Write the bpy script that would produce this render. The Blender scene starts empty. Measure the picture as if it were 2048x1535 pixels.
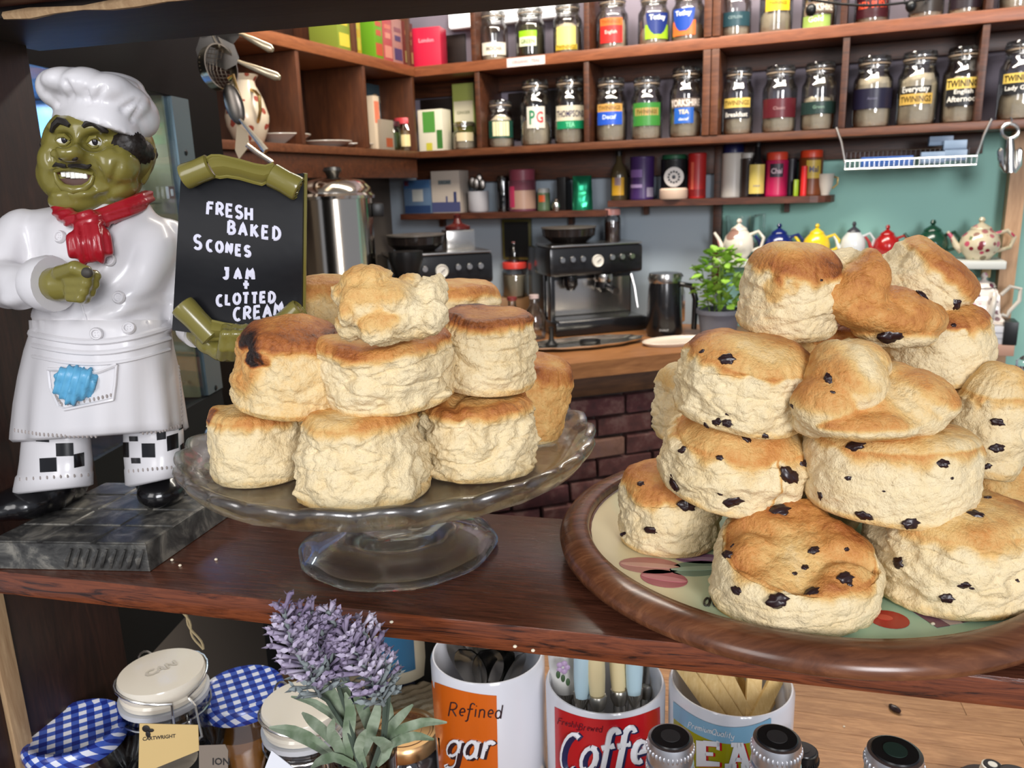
import bpy, bmesh, math, random
import numpy as np
from mathutils import Vector, Matrix, noise as mn
from mathutils.bvhtree import BVHTree
random.seed(4)
SC = bpy.context.scene
COL = SC.collection
R = math.radians

# ------------------------------------------------------------------ camera
F_PX, CX, CY = 1600.0, 1024.0, 767.5
PITCH, ROLL = R(13.7), math.atan(0.032)
CAM = Vector((0, 0, 1.42))
_f = Vector((0, math.cos(PITCH), -math.sin(PITCH)))
_v = Vector((0, math.sin(PITCH), math.cos(PITCH)))
_h = Vector((1, 0, 0))
RGT = _h * math.cos(ROLL) - _v * math.sin(ROLL)
UPV = _v * math.cos(ROLL) + _h * math.sin(ROLL)
FWD = _f
cd = bpy.data.cameras.new('camera')
cd.sensor_width = 36.0
cd.lens = F_PX / 2048.0 * 36.0
cd.clip_start = 0.02
cd.dof.use_dof = True
cd.dof.focus_distance = 0.47
cd.dof.aperture_fstop = 18.0
cam = bpy.data.objects.new('camera', cd)
COL.objects.link(cam)
cam.matrix_world = Matrix(((RGT.x, UPV.x, -FWD.x, CAM.x), (RGT.y, UPV.y, -FWD.y, CAM.y), (RGT.z, UPV.z, -FWD.z, CAM.z), (0, 0, 0, 1)))
SC.camera = cam
SC.view_settings.view_transform = 'Standard'
SC.view_settings.look = 'None'
SC.view_settings.exposure = 0.0
SC.view_settings.gamma = 1.0
SC.view_settings.use_curve_mapping = False
cy = SC.cycles
cy.max_bounces = 10; cy.diffuse_bounces = 3; cy.glossy_bounces = 4; cy.transmission_bounces = 10; cy.transparent_max_bounces = 14
cy.caustics_reflective = False; cy.caustics_refractive = True; cy.blur_glossy = .5
cy.sample_clamp_indirect = 3.0
cy.use_denoising = True

# ------------------------------------------------------------------ light
world = bpy.data.worlds.new('world'); SC.world = world
world.use_nodes = True
bg = world.node_tree.nodes['Background']
bg.inputs['Color'].default_value = (0.80, 0.86, 1.0, 1)
bg.inputs['Strength'].default_value = 0.39

def area(name, loc, target, sx, sy, power, col):
    l = bpy.data.lights.new(name, 'AREA'); l.shape = 'RECTANGLE'; l.size = sx; l.size_y = sy
    l.energy = power; l.color = col
    o = bpy.data.objects.new(name, l); COL.objects.link(o); o.location = loc
    o.rotation_euler = (Vector(target) - Vector(loc)).to_track_quat('-Z', 'Y').to_euler()
    return o
area('window_daylight', (-1.2, -1.35, 2.05), (-0.1, 0.55, 1.2), .8, 1.2, 20, (1.0, 0.97, 0.95))
area('window_daylight', (0.9, -3.2, 2.25), (0.35, 1.9, 1.4), 1.1, 1.5, 125, (0.97, 0.97, 1.0))
area('ceiling_light', (0.35, 1.62, 2.44), (0.45, 2.1, 1.2), 1.6, 0.25, 44, (1.0, 0.93, 0.82))
area('ceiling_light', (-0.55, 1.15, 2.44), (-0.5, 1.3, 1.2), 0.25, 0.9, 1.8, (1.0, 0.82, 0.58))

# ------------------------------------------------------------------ picture -> place
def ray(px, py): return FWD + RGT * ((px - CX) / F_PX) - UPV * ((py - CY) / F_PX)
def on_plane(px, py, o, n):
    d = ray(px, py); t = (o - CAM).dot(n) / d.dot(n); return CAM + d * t
def on_z(px, py, z): return on_plane(px, py, Vector((0, 0, z)), Vector((0, 0, 1)))
def on_y(px, py, y): return on_plane(px, py, Vector((0, y, 0)), Vector((0, 1, 0)))
def depth(p): return (p - CAM).dot(FWD)
def proj(p):
    q = p - CAM; d = q.dot(FWD); return (CX + F_PX * q.dot(RGT) / d, CY - F_PX * q.dot(UPV) / d)
def hdir(px, py):
    d = ray(px, py); d.z = 0; return d.normalized()
Z = Vector((0, 0, 1))
# shelf unit on the back wall: WX to the right along it, WN out of it towards the room
WX = -hdir(-2855, 500); WN = Vector((WX.y, -WX.x, 0))
WO = CAM + ray(1424, 270) * 2.15
def wp(px, py, o=0.0): return on_plane(px, py, WO + WN * o, WN)
def wz(px, z, o=0.0):
    base = WO + WN * o; base = Vector((base.x, base.y, z)) - CAM
    k = (px - CX) / F_PX
    s = (k * base.dot(FWD) - base.dot(RGT)) / (WX.dot(RGT) - k * WX.dot(FWD))
    return CAM + base + WX * s
def pz(px, z, o, n):                      # point of plane (o, n vertical) at height z seen at column px
    x = Vector((-n.y, n.x, 0)); base = Vector((o.x, o.y, z)) - CAM
    k = (px - CX) / F_PX
    s = (k * base.dot(FWD) - base.dot(RGT)) / (x.dot(RGT) - k * x.dot(FWD))
    return CAM + base + x * s
W_ANG = math.atan2(WX.y, WX.x)

# ------------------------------------------------------------------ mesh building
class G:
    def __init__(s): s.v = []; s.f = []
    def add(s, v, f, M=None):
        b = len(s.v)
        s.v.extend([(M @ Vector(p)) for p in v] if M is not None else [Vector(p) for p in v])
        s.f.extend([tuple(i + b for i in q) for q in f]); return s
    def hexa(s, p):                       # 4 bottom (ccw) + 4 top
        return s.add(p, [(3, 2, 1, 0), (4, 5, 6, 7), (0, 1, 5, 4), (1, 2, 6, 5), (2, 3, 7, 6), (3, 0, 4, 7)])
    def box(s, c, d, M=None, bev=0.0):
        x, y, z = d[0] / 2, d[1] / 2, d[2] / 2
        if bev <= 0:
            v = [(-x, -y, -z), (x, -y, -z), (x, y, -z), (-x, y, -z), (-x, -y, z), (x, -y, z), (x, y, z), (-x, y, z)]
            f = [(3, 2, 1, 0), (4, 5, 6, 7), (0, 1, 5, 4), (1, 2, 6, 5), (2, 3, 7, 6), (3, 0, 4, 7)]
        else:
            bm = bmesh.new(); bmesh.ops.create_cube(bm, size=1)
            for q in bm.verts: q.co = Vector((q.co.x * d[0], q.co.y * d[1], q.co.z * d[2]))
            bmesh.ops.bevel(bm, geom=bm.edges[:], offset=bev, segments=2, profile=0.6, affect='EDGES')
            bm.verts.ensure_lookup_table()
            v = [q.co.copy() for q in bm.verts]; f = [[q.index for q in p.verts] for p in bm.faces]; bm.free()
        T = Matrix.Translation(c)
        return s.add(v, f, M @ T if M is not None else T)
    def lathe(s, prof, n=32, M=None, fn=None):
        v, f, rows = [], [], []
        for (r, z) in prof:
            if r <= 1e-7: rows.append([len(v)]); v.append((0, 0, z))
            else:
                rows.append(list(range(len(v), len(v) + n)))
                for k in range(n):
                    a = 2 * math.pi * k / n
                    rr, zz = (r, z) if fn is None else fn(r, z, a)
                    v.append((rr * math.cos(a), rr * math.sin(a), zz))
        for a, b in zip(rows, rows[1:]):
            for k in range(n):
                l = (k + 1) % n
                if len(a) == 1 and len(b) == 1: continue
                if len(a) == 1: f.append((a[0], b[l], b[k]))
                elif len(b) == 1: f.append((a[k], a[l], b[0]))
                else: f.append((a[k], a[l], b[l], b[k]))
        return s.add(v, f, M)
    def tube(s, pts, r, n=8, closed=False, M=None, flat=None):
        pts = [Vector(p) for p in pts]; m = len(pts)
        rs = r if isinstance(r, (list, tuple)) else [r] * m
        v, f = [], []; up = None
        for i, p in enumerate(pts):
            if closed: t = pts[(i + 1) % m] - pts[i - 1]
            else: t = pts[min(i + 1, m - 1)] - pts[max(i - 1, 0)]
            if t.length < 1e-9: t = Vector((0, 0, 1))
            t.normalize()
            if up is None: up = Vector((0, 0, 1)) if abs(t.z) < .9 else Vector((1, 0, 0))
            x = up.cross(t)
            if x.length < 1e-6: x = t.orthogonal()
            x.normalize(); y = t.cross(x); up = y
            for k in range(n):
                a = 2 * math.pi * k / n
                v.append(p + x * (rs[i] * math.cos(a)) + y * (rs[i] * math.sin(a)))
        for i in range(m if closed else m - 1):
            j = (i + 1) % m
            for k in range(n):
                l = (k + 1) % n; f.append((i * n + k, i * n + l, j * n + l, j * n + k))
        if not closed:
            f.append(tuple(range(n))[::-1]); f.append(tuple((m - 1) * n + k for k in range(n)))
        if flat is not None:              # flatten along a direction about the path's own middle
            d, amt = flat; c = sum(pts, Vector()) / m
            v = [q - d * ((q - pts[i // n]).dot(d) * (1 - amt)) for i, q in enumerate(v)]
        return s.add(v, f, M)
    def ell(s, c, r, M=None, nu=16, nv=10, rot=None):
        T = Matrix.Translation(c)
        if rot is not None: T = T @ rot
        T = T @ Matrix.Diagonal((r[0], r[1], r[2], 1))
        prof = [(math.sin(math.pi * i / nv), -math.cos(math.pi * i / nv)) for i in range(nv + 1)]
        prof[0] = (0, -1); prof[-1] = (0, 1)
        return s.lathe(prof, nu, M @ T if M is not None else T)
    def poly(s, front, back):             # two matching outlines -> solid
        n = len(front); b = len(s.v)
        s.v.extend(Vector(p) for p in list(front) + list(back))
        s.f.append(tuple(b + i for i in range(n))); s.f.append(tuple(b + n + i for i in range(n))[::-1])
        for i in range(n):
            j = (i + 1) % n; s.f.append((b + j, b + i, b + n + i, b + n + j))
        return s
    def grid(s, rows, closed=False):      # rows of points -> sheet
        b = len(s.v); m = len(rows[0])
        for r in rows: s.v.extend(Vector(p) for p in r)
        for i in range(len(rows) - 1):
            for k in range(m if closed else m - 1):
                l = (k + 1) % m; s.f.append((b + i * m + k, b + i * m + l, b + (i + 1) * m + l, b + (i + 1) * m + k))
        return s
    def loft(s, rings):                   # closed rings with end caps
        b = len(s.v); m = len(rings[0]); s.grid(rings, True)
        s.f.append(tuple(b + k for k in range(m))[::-1]); s.f.append(tuple(b + (len(rings) - 1) * m + k for k in range(m)))
        return s

def meshdata(name, g, mat, off=None, smooth=True, ang=38):
    me = bpy.data.meshes.new(name)
    o = off or Vector()
    me.from_pydata([p - o for p in g.v], [], g.f)
    if mat: me.materials.append(mat)
    if smooth:
        me.polygons.foreach_set('use_smooth', [True] * len(me.polygons))
        if ang: me.set_sharp_from_angle(angle=R(ang))
    me.update(); return me
def link(name, me, parent=None):
    o = bpy.data.objects.new(name, me); COL.objects.link(o)
    if parent: o.parent = parent
    return o
def pmat(o):
    m = o.matrix_basis.copy()
    while o.parent: o = o.parent; m = o.matrix_basis @ m
    return m
def obj(name, g, mat, parent=None, world=False, smooth=True, ang=38):
    if world and parent:
        mi = pmat(parent).inverted(); h = G(); h.v = [mi @ p for p in g.v]; h.f = g.f; g = h
    return link(name, meshdata(name, g, mat, None, smooth, ang), parent)
def tag(o, label, cat, group=None):
    o['label'] = label; o['category'] = cat
    if group: o['group'] = group
    return o
def thing(name, label, cat, loc=(0, 0, 0), rz=0.0, group=None):
    o = bpy.data.objects.new(name, None); COL.objects.link(o); o.empty_display_size = .02
    o.location = loc; o.rotation_euler = (0, 0, rz); return tag(o, label, cat, group)
def solo(name, g, mat, label, cat, group=None, smooth=True, ang=38, rz=0.0):
    n = len(g.v); c = sum(g.v, Vector()) / n; c.z = min(p.z for p in g.v)
    if rz:
        mi = (Matrix.Translation(c) @ Matrix.Rotation(rz, 4, 'Z')).inverted(); h = G(); h.v = [mi @ p for p in g.v]; h.f = g.f
        o = link(name, meshdata(name, h, mat, None, smooth, ang)); o.rotation_euler = (0, 0, rz)
    else: o = link(name, meshdata(name, g, mat, c, smooth, ang))
    o.location = c
    return tag(o, label, cat, group)
def struct(name, g, mat, parent=None, smooth=False):
    o = link(name, meshdata(name, g, mat, None, smooth), parent)
    if not parent: o['kind'] = 'structure'
    return o
def remesh(g, voxel, smooth=4, fac=.5):
    me = bpy.data.meshes.new('tmp'); me.from_pydata(g.v, [], g.f); me.update()
    o = bpy.data.objects.new('tmp', me); COL.objects.link(o)
    m = o.modifiers.new('r', 'REMESH'); m.mode = 'VOXEL'; m.voxel_size = voxel
    if smooth:
        m2 = o.modifiers.new('s', 'SMOOTH'); m2.factor = fac; m2.iterations = smooth
    dg = bpy.context.evaluated_depsgraph_get(); ev = o.evaluated_get(dg); em = ev.to_mesh()
    h = G(); h.v = [q.co.copy() for q in em.vertices]; h.f = [tuple(p.vertices) for p in em.polygons]
    ev.to_mesh_clear(); bpy.data.objects.remove(o); bpy.data.meshes.remove(me); return h
def normals(g):
    me = bpy.data.meshes.new('tmp'); me.from_pydata(g.v, [], g.f); me.update()
    n = [q.normal.copy() for q in me.vertices]; bpy.data.meshes.remove(me); return n
def bvh(g): return BVHTree.FromPolygons(g.v, g.f)
def hit(b, px, py, lift=0.0):
    d = ray(px, py).normalized(); p, n, i, t = b.ray_cast(CAM, d)
    if p is None: return None, None
    if n.dot(d) > 0: n = -n
    return p + n * lift, n

# ------------------------------------------------------------------ materials
def srgb(*c):
    if len(c) == 1: h = c[0].lstrip('#'); c = [int(h[i:i + 2], 16) for i in (0, 2, 4)]
    return tuple(((x / 255) / 12.92 if x / 255 <= .04045 else ((x / 255 + .055) / 1.055) ** 2.4) for x in c) + (1.0,)
_M = {}
def P(name, col, rough=.5, metal=0.0, spec=.5, coat=0.0, trans=0.0, ior=1.45, bump=None, sss=0.0):
    if name in _M: return _M[name]
    m = bpy.data.materials.new(name); m.use_nodes = True; _M[name] = m
    nt = m.node_tree; b = nt.nodes['Principled BSDF']
    b.inputs['Base Color'].default_value = col if len(col) == 4 else tuple(col) + (1,)
    b.inputs['Roughness'].default_value = rough; b.inputs['Metallic'].default_value = metal
    b.inputs['Specular IOR Level'].default_value = spec; b.inputs['Coat Weight'].default_value = coat
    b.inputs['Coat Roughness'].default_value = .08
    b.inputs['Transmission Weight'].default_value = trans; b.inputs['IOR'].default_value = ior
    if bump: _bump(nt, b, *bump)
    return m
def _coord(nt, scale=(1, 1, 1), kind='Object'):
    t = nt.nodes.new('ShaderNodeTexCoord'); mp = nt.nodes.new('ShaderNodeMapping')
    mp.inputs['Scale'].default_value = scale; nt.links.new(t.outputs[kind], mp.inputs['Vector']); return mp.outputs['Vector']
def _noise(nt, vec, scale, detail=4, rough=.55, dist=0.0):
    n = nt.nodes.new('ShaderNodeTexNoise'); n.inputs['Scale'].default_value = scale; n.inputs['Detail'].default_value = detail
    n.inputs['Roughness'].default_value = rough; n.inputs['Distortion'].default_value = dist
    nt.links.new(vec, n.inputs['Vector']); return n.outputs['Fac']
def _ramp(nt, fac, stops):
    r = nt.nodes.new('ShaderNodeValToRGB'); e = r.color_ramp.elements
    while len(e) < len(stops): e.new(.5)
    for q, (p, c) in zip(e, stops): q.position = p; q.color = c if len(c) == 4 else tuple(c) + (1,)
    nt.links.new(fac, r.inputs['Fac']); return r.outputs['Color']
def _mix(nt, fac, a, b, mode='MIX'):
    m = nt.nodes.new('ShaderNodeMix'); m.data_type = 'RGBA'; m.blend_type = mode
    for sock, val in ((m.inputs[0], fac), (m.inputs[6], a), (m.inputs[7], b)):
        if hasattr(val, 'links'): nt.links.new(val, sock)
        else: sock.default_value = val
    return m.outputs[2]
def _math(nt, op, a, b=0.0, clamp=False):
    m = nt.nodes.new('ShaderNodeMath'); m.operation = op; m.use_clamp = clamp
    for sock, val in ((m.inputs[0], a), (m.inputs[1], b)):
        if hasattr(val, 'links'): nt.links.new(val, sock)
        else: sock.default_value = val
    return m.outputs[0]
def _bump(nt, b, scale, strength, dist=.002, detail=4, stretch=(1, 1, 1)):
    h = _noise(nt, _coord(nt, stretch), scale, detail)
    n = nt.nodes.new('ShaderNodeBump'); n.inputs['Strength'].default_value = strength; n.inputs['Distance'].default_value = dist
    nt.links.new(h, n.inputs['Height']); nt.links.new(n.outputs['Normal'], b.inputs['Normal'])
def _base(name):
    m = bpy.data.materials.new(name); m.use_nodes = True; _M[name] = m
    return m, m.node_tree, m.node_tree.nodes['Principled BSDF']
def wood(name, c1, c2, c3=None, scale=18, stretch=(1, 12, 12), rough=.4, coat=.0, bump=.15, dist=1.5, spec=.5, rnd=0.0):
    if name in _M: return _M[name]
    m, nt, b = _base(name)
    v = _coord(nt, stretch)
    f1 = _noise(nt, v, scale, 5, .6, dist); f2 = _noise(nt, v, scale * 4, 3, .6, .3)
    f = _math(nt, 'ADD', _math(nt, 'MULTIPLY', f1, .7), _math(nt, 'MULTIPLY', f2, .3))
    c = _ramp(nt, f, [(.34, c1), (.52, c3 or tuple((x + y) / 2 for x, y in zip(c1, c2))), (.66, c2)])
    if rnd:
        oi = nt.nodes.new('ShaderNodeObjectInfo'); hv = nt.nodes.new('ShaderNodeHueSaturation')
        nt.links.new(_math(nt, 'ADD', _math(nt, 'MULTIPLY', oi.outputs['Random'], rnd), 1 - rnd / 2), hv.inputs['Value'])
        nt.links.new(c, hv.inputs['Color']); c = hv.outputs['Color']
    nt.links.new(c, b.inputs['Base Color'])
    b.inputs['Roughness'].default_value = rough; b.inputs['Coat Weight'].default_value = coat; b.inputs['Specular IOR Level'].default_value = spec
    b.inputs['Coat Roughness'].default_value = .15
    if bump:
        n = nt.nodes.new('ShaderNodeBump'); n.inputs['Strength'].default_value = bump; n.inputs['Distance'].default_value = .001
        nt.links.new(f, n.inputs['Height']); nt.links.new(n.outputs['Normal'], b.inputs['Normal'])
    return m
def thin_glass(name, tint=(.97, .98, .975, 1), rough=.02, refl=.8):
    if name in _M: return _M[name]
    m = bpy.data.materials.new(name); m.use_nodes = True; _M[name] = m
    nt = m.node_tree; nt.nodes.remove(nt.nodes['Principled BSDF']); out = nt.nodes['Material Output']
    t = nt.nodes.new('ShaderNodeBsdfTransparent'); t.inputs['Color'].default_value = tint
    g = nt.nodes.new('ShaderNodeBsdfGlossy'); g.inputs['Roughness'].default_value = rough
    lw = nt.nodes.new('ShaderNodeLayerWeight'); lw.inputs['Blend'].default_value = .35
    mx = nt.nodes.new('ShaderNodeMixShader')
    nt.links.new(_math(nt, 'ADD', _math(nt, 'MULTIPLY', lw.outputs['Fresnel'], refl), .10, True), mx.inputs[0])
    nt.links.new(t.outputs[0], mx.inputs[1]); nt.links.new(g.outputs[0], mx.inputs[2]); nt.links.new(mx.outputs[0], out.inputs['Surface'])
    return m
WHITE = P('white_gloss', srgb(228, 226, 224), .25)
CREAM = P('cream_paper', srgb(228, 216, 190), .7)
BLACK = P('black_plastic', srgb(18, 18, 19), .35)
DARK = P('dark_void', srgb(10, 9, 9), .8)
STEEL = P('steel', (.62, .60, .57), .18, 1.0)
WIRE = P('wire_steel', (.70, .69, .67), .25, 1.0)
GLASS = P('clear_glass', (1, 1, 1), .015, trans=1.0, ior=1.48)
TGLASS = thin_glass('jar_glass')

# ------------------------------------------------------------------ lettering
_TX = {}
def text2d(s, bold=0.0):
    """flat letters (built-in font) -> verts, faces normalised to width 1 centred on 0, cap height kept in proportion"""
    k = (s, bold)
    if k in _TX: return _TX[k]
    c = bpy.data.curves.new('t', 'FONT'); c.body = s; c.size = 1; c.resolution_u = 2; c.offset = bold
    o = bpy.data.objects.new('t', c); COL.objects.link(o)
    dg = bpy.context.evaluated_depsgraph_get(); me = o.evaluated_get(dg).to_mesh()
    v = [(q.co.x, q.co.y) for q in me.vertices]; f = [tuple(p.vertices) for p in me.polygons]
    o.evaluated_get(dg).to_mesh_clear(); bpy.data.objects.remove(o); bpy.data.curves.remove(c)
    x0 = min(p[0] for p in v); x1 = max(p[0] for p in v); y0 = min(p[1] for p in v); y1 = max(p[1] for p in v)
    w = x1 - x0
    v = [((x - (x0 + x1) / 2) / w, (y - (y0 + y1) / 2) / w) for x, y in v]
    _TX[k] = (v, f, (y1 - y0) / w); return _TX[k]
def put_text(g, s, fn, width, hmul=1.0, bold=0.02):
    """fn(u, v) in metres from the text centre -> point"""
    v, f, h = text2d(s, bold)
    b = len(g.v); g.v.extend(Vector(fn(x * width, y * width * hmul)) for x, y in v); g.f.extend(tuple(i + b for i in q) for q in f)
# single-stroke letters: name -> (advance, strokes)
def arc(cx, cy, rx, ry, a0, a1, n=9): return [(cx + rx * math.cos(R(a0 + (a1 - a0) * i / n)), cy + ry * math.sin(R(a0 + (a1 - a0) * i / n))) for i in range(n + 1)]
SF = {
 'F': (.62, [[(.05, 0), (.12, 1)], [(.1, .98), (.6, 1.0)], [(.08, .55), (.5, .58)]]),
 'R': (.66, [[(.05, 0), (.08, 1)], [(.08, 1)] + arc(.28, .74, .27, .26, 90, -90) + [(.08, .47)], [(.25, .47), (.6, 0)]]),
 'E': (.6, [[(.55, .98), (.08, 1), (.05, .5), (.05, 0), (.56, .02)], [(.06, .52), (.48, .54)]]),
 'S': (.62, [arc(.32, .74, .24, .25, 30, 270, 9) + arc(.3, .25, .26, .25, 90, -150, 9)]),
 'H': (.68, [[(.08, 0), (.08, 1)], [(.6, 0), (.6, 1)], [(.08, .5), (.6, .5)]]),
 'B': (.66, [[(.06, 0), (.1, 1)], [(.1, 1)] + arc(.3, .77, .25, .23, 90, -90) + [(.1, .53)] + arc(.3, .27, .3, .26, 90, -90) + [(.06, 0)]]),
 'A': (.7, [[(.02, 0), (.35, 1), (.66, 0)], [(.15, .36), (.55, .36)]]),
 'K': (.66, [[(.08, 0), (.1, 1)], [(.58, .98), (.1, .45)], [(.22, .58), (.62, .02)]]),
 'D': (.7, [[(.08, 0), (.1, 1)], [(.1, 1)] + arc(.2, .5, .44, .5, 80, -80) + [(.08, 0)]]),
 'C': (.64, [arc(.36, .5, .32, .5, 55, 305, 12)]),
 'O': (.72, [arc(.36, .5, .32, .48, 90, 450, 14)]),
 'N': (.7, [[(.06, 0), (.1, 1), (.56, .02), (.62, 1)]]),
 'J': (.64, [[(.1, 1), (.62, 1)], [(.4, 1), (.4, .3)] + arc(.22, .25, .18, .24, 0, -160, 6)]),
 'M': (.85, [[(.05, 0), (.16, 1), (.42, .35), (.68, 1), (.78, 0)]]),
 'L': (.58, [[(.1, 1), (.06, .02), (.52, .0)]]),
 'T': (.64, [[(.02, 1), (.62, 1)], [(.33, 1), (.3, 0)]]),
 '+': (.6, [[(.05, .5), (.6, .5)], [(.32, .85), (.3, .1)]]),
 'o': (.56, [arc(.28, .3, .22, .3, 90, 450, 12)]),
 'f': (.46, [arc(.36, .84, .15, .18, 20, 180, 6) + [(.2, .5), (.16, -.1)] + arc(.05, -.12, .12, .2, 0, -120, 5), [(.02, .56), (.42, .6)]]),
 'e': (.5, [[(.08, .3), (.44, .36)] + arc(.27, .34, .18, .27, 20, 300, 12)]),
 'r': (.46, [[(.1, 0), (.12, .6)], [(.12, .36)] + arc(.28, .4, .16, .2, 150, 40, 6)]),
 'g': (.56, [arc(.26, .32, .2, .28, 40, 400, 12), [(.47, .6), (.47, -.2)] + arc(.27, -.2, .2, .22, 0, -160, 6)]),
 'a': (.56, [arc(.26, .3, .2, .3, 40, 400, 12), [(.47, .6), (.48, .05), (.55, .02)]]),
 'u': (.54, [[(.08, .6), (.08, .2)] + arc(.26, .2, .18, .2, 180, 360, 6) + [(.44, .6), (.46, 0)]]),
 'n': (.54, [[(.08, .6), (.08, 0)], [(.08, .38)] + arc(.26, .4, .18, .2, 160, 0, 6) + [(.45, 0)]]),
 'i': (.24, [[(.1, .6), (.12, .05)], [(.1, .82), (.11, .86)]]),
 'd': (.56, [arc(.25, .3, .2, .3, 40, 400, 12), [(.47, 1), (.47, .0)]]),
 'l': (.26, [[(.12, 1), (.1, .1), (.18, 0)]]),
 'y': (.54, [[(.06, .6), (.1, .25), (.26, .12), (.42, .3)], [(.46, .6), (.4, -.1)] + arc(.22, -.15, .18, .2, 0, -170, 6)]),
 's': (.44, [arc(.22, .46, .15, .14, 40, 260, 6) + arc(.22, .16, .17, .16, 80, -150, 6)]),
 'h': (.54, [[(.08, 1), (.08, 0)], [(.08, .38)] + arc(.26, .4, .18, .2, 160, 0, 6) + [(.45, 0)]]),
 'w': (.66, [[(.04, .6), (.16, .02), (.3, .5), (.44, .02), (.58, .6)]]),
 't': (.4, [[(.2, .95), (.18, .1), (.3, .02)], [(.02, .62), (.36, .64)]]),
 'm': (.8, [[(.08, .6), (.08, 0)], [(.08, .4)] + arc(.22, .42, .14, .18, 160, 0, 5) + [(.36, 0)], [(.36, .4)] + arc(.52, .42, .14, .18, 160, 0, 5) + [(.66, 0)]]),
 'P': (.6, [[(.06, 0), (.1, 1)], [(.1, 1)] + arc(.28, .74, .26, .26, 90, -90) + [(.08, .48)]]),
 'Q': (.74, [arc(.36, .5, .32, .48, 90, 450, 14), [(.42, .25), (.7, -.08)]]),
 ' ': (.4, [])}
def strokes(g, s, fn, h, rad, gap=.12, n=6, flat=None, slant=0.0, jit=0.0):
    """fn(u, v) -> point, u along, v up, both in units of the letter height h (pixels); rad in metres"""
    x = 0.0
    for ch in s:
        adv, st = SF[ch]
        dj = (random.random() - .5) * jit
        for line in st:
            pts = []
            for a, b in zip(line, line[1:]):
                k = max(1, int(math.hypot(b[0] - a[0], b[1] - a[1]) / .22))
                pts += [(a[0] + (b[0] - a[0]) * i / k, a[1] + (b[1] - a[1]) * i / k) for i in range(k)]
            pts.append(line[-1])
            g.tube([fn((x + p + slant * q) * h, (q + dj) * h) for p, q in pts], rad, n, flat=flat)
        x += adv + gap
    return x * h
# ================================================================== the room
WALLBLUE = P('blue_grey_paint', srgb(160, 172, 182), .7, bump=(14, .08, .002, 3, (1, 1, .6)))
MINT = P('mint_paint', srgb(150, 200, 188), .65)
MAUVE = P('mauve_grey_paint', srgb(140, 130, 142), .7)
FLOORM = wood('floor_wood', srgb(70, 52, 38), srgb(105, 80, 58), scale=3, rough=.5)
CEIL = P('ceiling_paint', srgb(205, 203, 198), .8)
DKWOOD = wood('dark_stained_oak', srgb(42, 19, 12), srgb(86, 42, 24), scale=26, stretch=(1.3, 14, 14), rough=.36, bump=.3, dist=2.2)
UNITW = wood('brown_shelf_wood', srgb(52, 28, 17), srgb(94, 52, 30), scale=9, stretch=(1, 9, 9), rough=.42, dist=1.2, rnd=.25)
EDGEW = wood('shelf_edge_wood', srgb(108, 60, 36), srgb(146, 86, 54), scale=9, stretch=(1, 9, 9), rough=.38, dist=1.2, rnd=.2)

def wpt(s, o, z): p = WO + WX * s + WN * o; return Vector((p.x, p.y, z))
def ws(p): q = p - WO; return q.dot(WX), q.dot(WN)
WB = -.17                                   # the wall behind the shelves
S_COR = ws(wz(838, 1.6, 0))[0]; S_POST = ws(wz(1421, 1.4, 0))[0]; S_END = 1.25
g = G()
def wallbox(s0, s1, o0, o1, z0, z1): g.hexa([wpt(s0, o1, z0), wpt(s1, o1, z0), wpt(s1, o0, z0), wpt(s0, o0, z0), wpt(s0, o1, z1), wpt(s1, o1, z1), wpt(s1, o0, z1), wpt(s0, o0, z1)])
wallbox(-1.7, S_POST, WB - .1, WB, 0, 1.53); struct('wall_back', g, WALLBLUE)
g = G(); wallbox(S_POST, 2.0, WB - .1, WB, 0, 1.53); struct('wall_back', g, MINT)
g = G(); wallbox(-1.7, 2.0, WB - .1, WB, 1.53, 2.5); struct('wall_back', g, MAUVE)
g = G(); g.box((0.2, 1.2, -.02), (5, 4.6, .04)); struct('floor', g, FLOORM)
g = G(); g.box((0.2, 1.5, 2.52), (5, 3.4, .04)); struct('ceiling', g, CEIL)
g = G()
g.hexa([wpt(S_COR - .3, 1.6, 0), wpt(S_COR - .22, 1.6, 0), wpt(S_COR - .22, WB, 0), wpt(S_COR - .3, WB, 0), wpt(S_COR - .3, 1.6, 2.5), wpt(S_COR - .22, 1.6, 2.5), wpt(S_COR - .22, WB, 2.5), wpt(S_COR - .3, WB, 2.5)])
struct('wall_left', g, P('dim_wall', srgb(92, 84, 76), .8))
# ================================================================== wall shelf unit (back run)
ZU0, ZU1, ZL0, ZL1 = 1.760, 1.789, 1.522, 1.542
def S(px, z=1.65, o=0.0): return ws(wz(px, z, o))[0]
unit = thing('wall_shelf_unit', 'long brown wooden wall shelf unit holding the rows of glass tea jars', 'shelf', WO - Z * WO.z + Z * 1.3, W_ANG)
def unitbox(name, s0, s1, o0, o1, z0, z1, mat, par=unit, bev=.002):
    q = G(); q.box(((s0 + s1) / 2, -(o0 + o1) / 2, (z0 + z1) / 2 - 1.3), (s1 - s0, abs(o1 - o0), z1 - z0), None, bev); return obj(name, q, mat, par)
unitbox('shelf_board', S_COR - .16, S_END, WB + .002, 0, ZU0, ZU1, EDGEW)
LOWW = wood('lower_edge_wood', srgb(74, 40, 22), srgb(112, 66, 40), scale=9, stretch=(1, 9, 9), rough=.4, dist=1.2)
unitbox('shelf_board', S_COR - .16, S_END, WB + .002, 0, ZL0, ZL1, LOWW)
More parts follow.
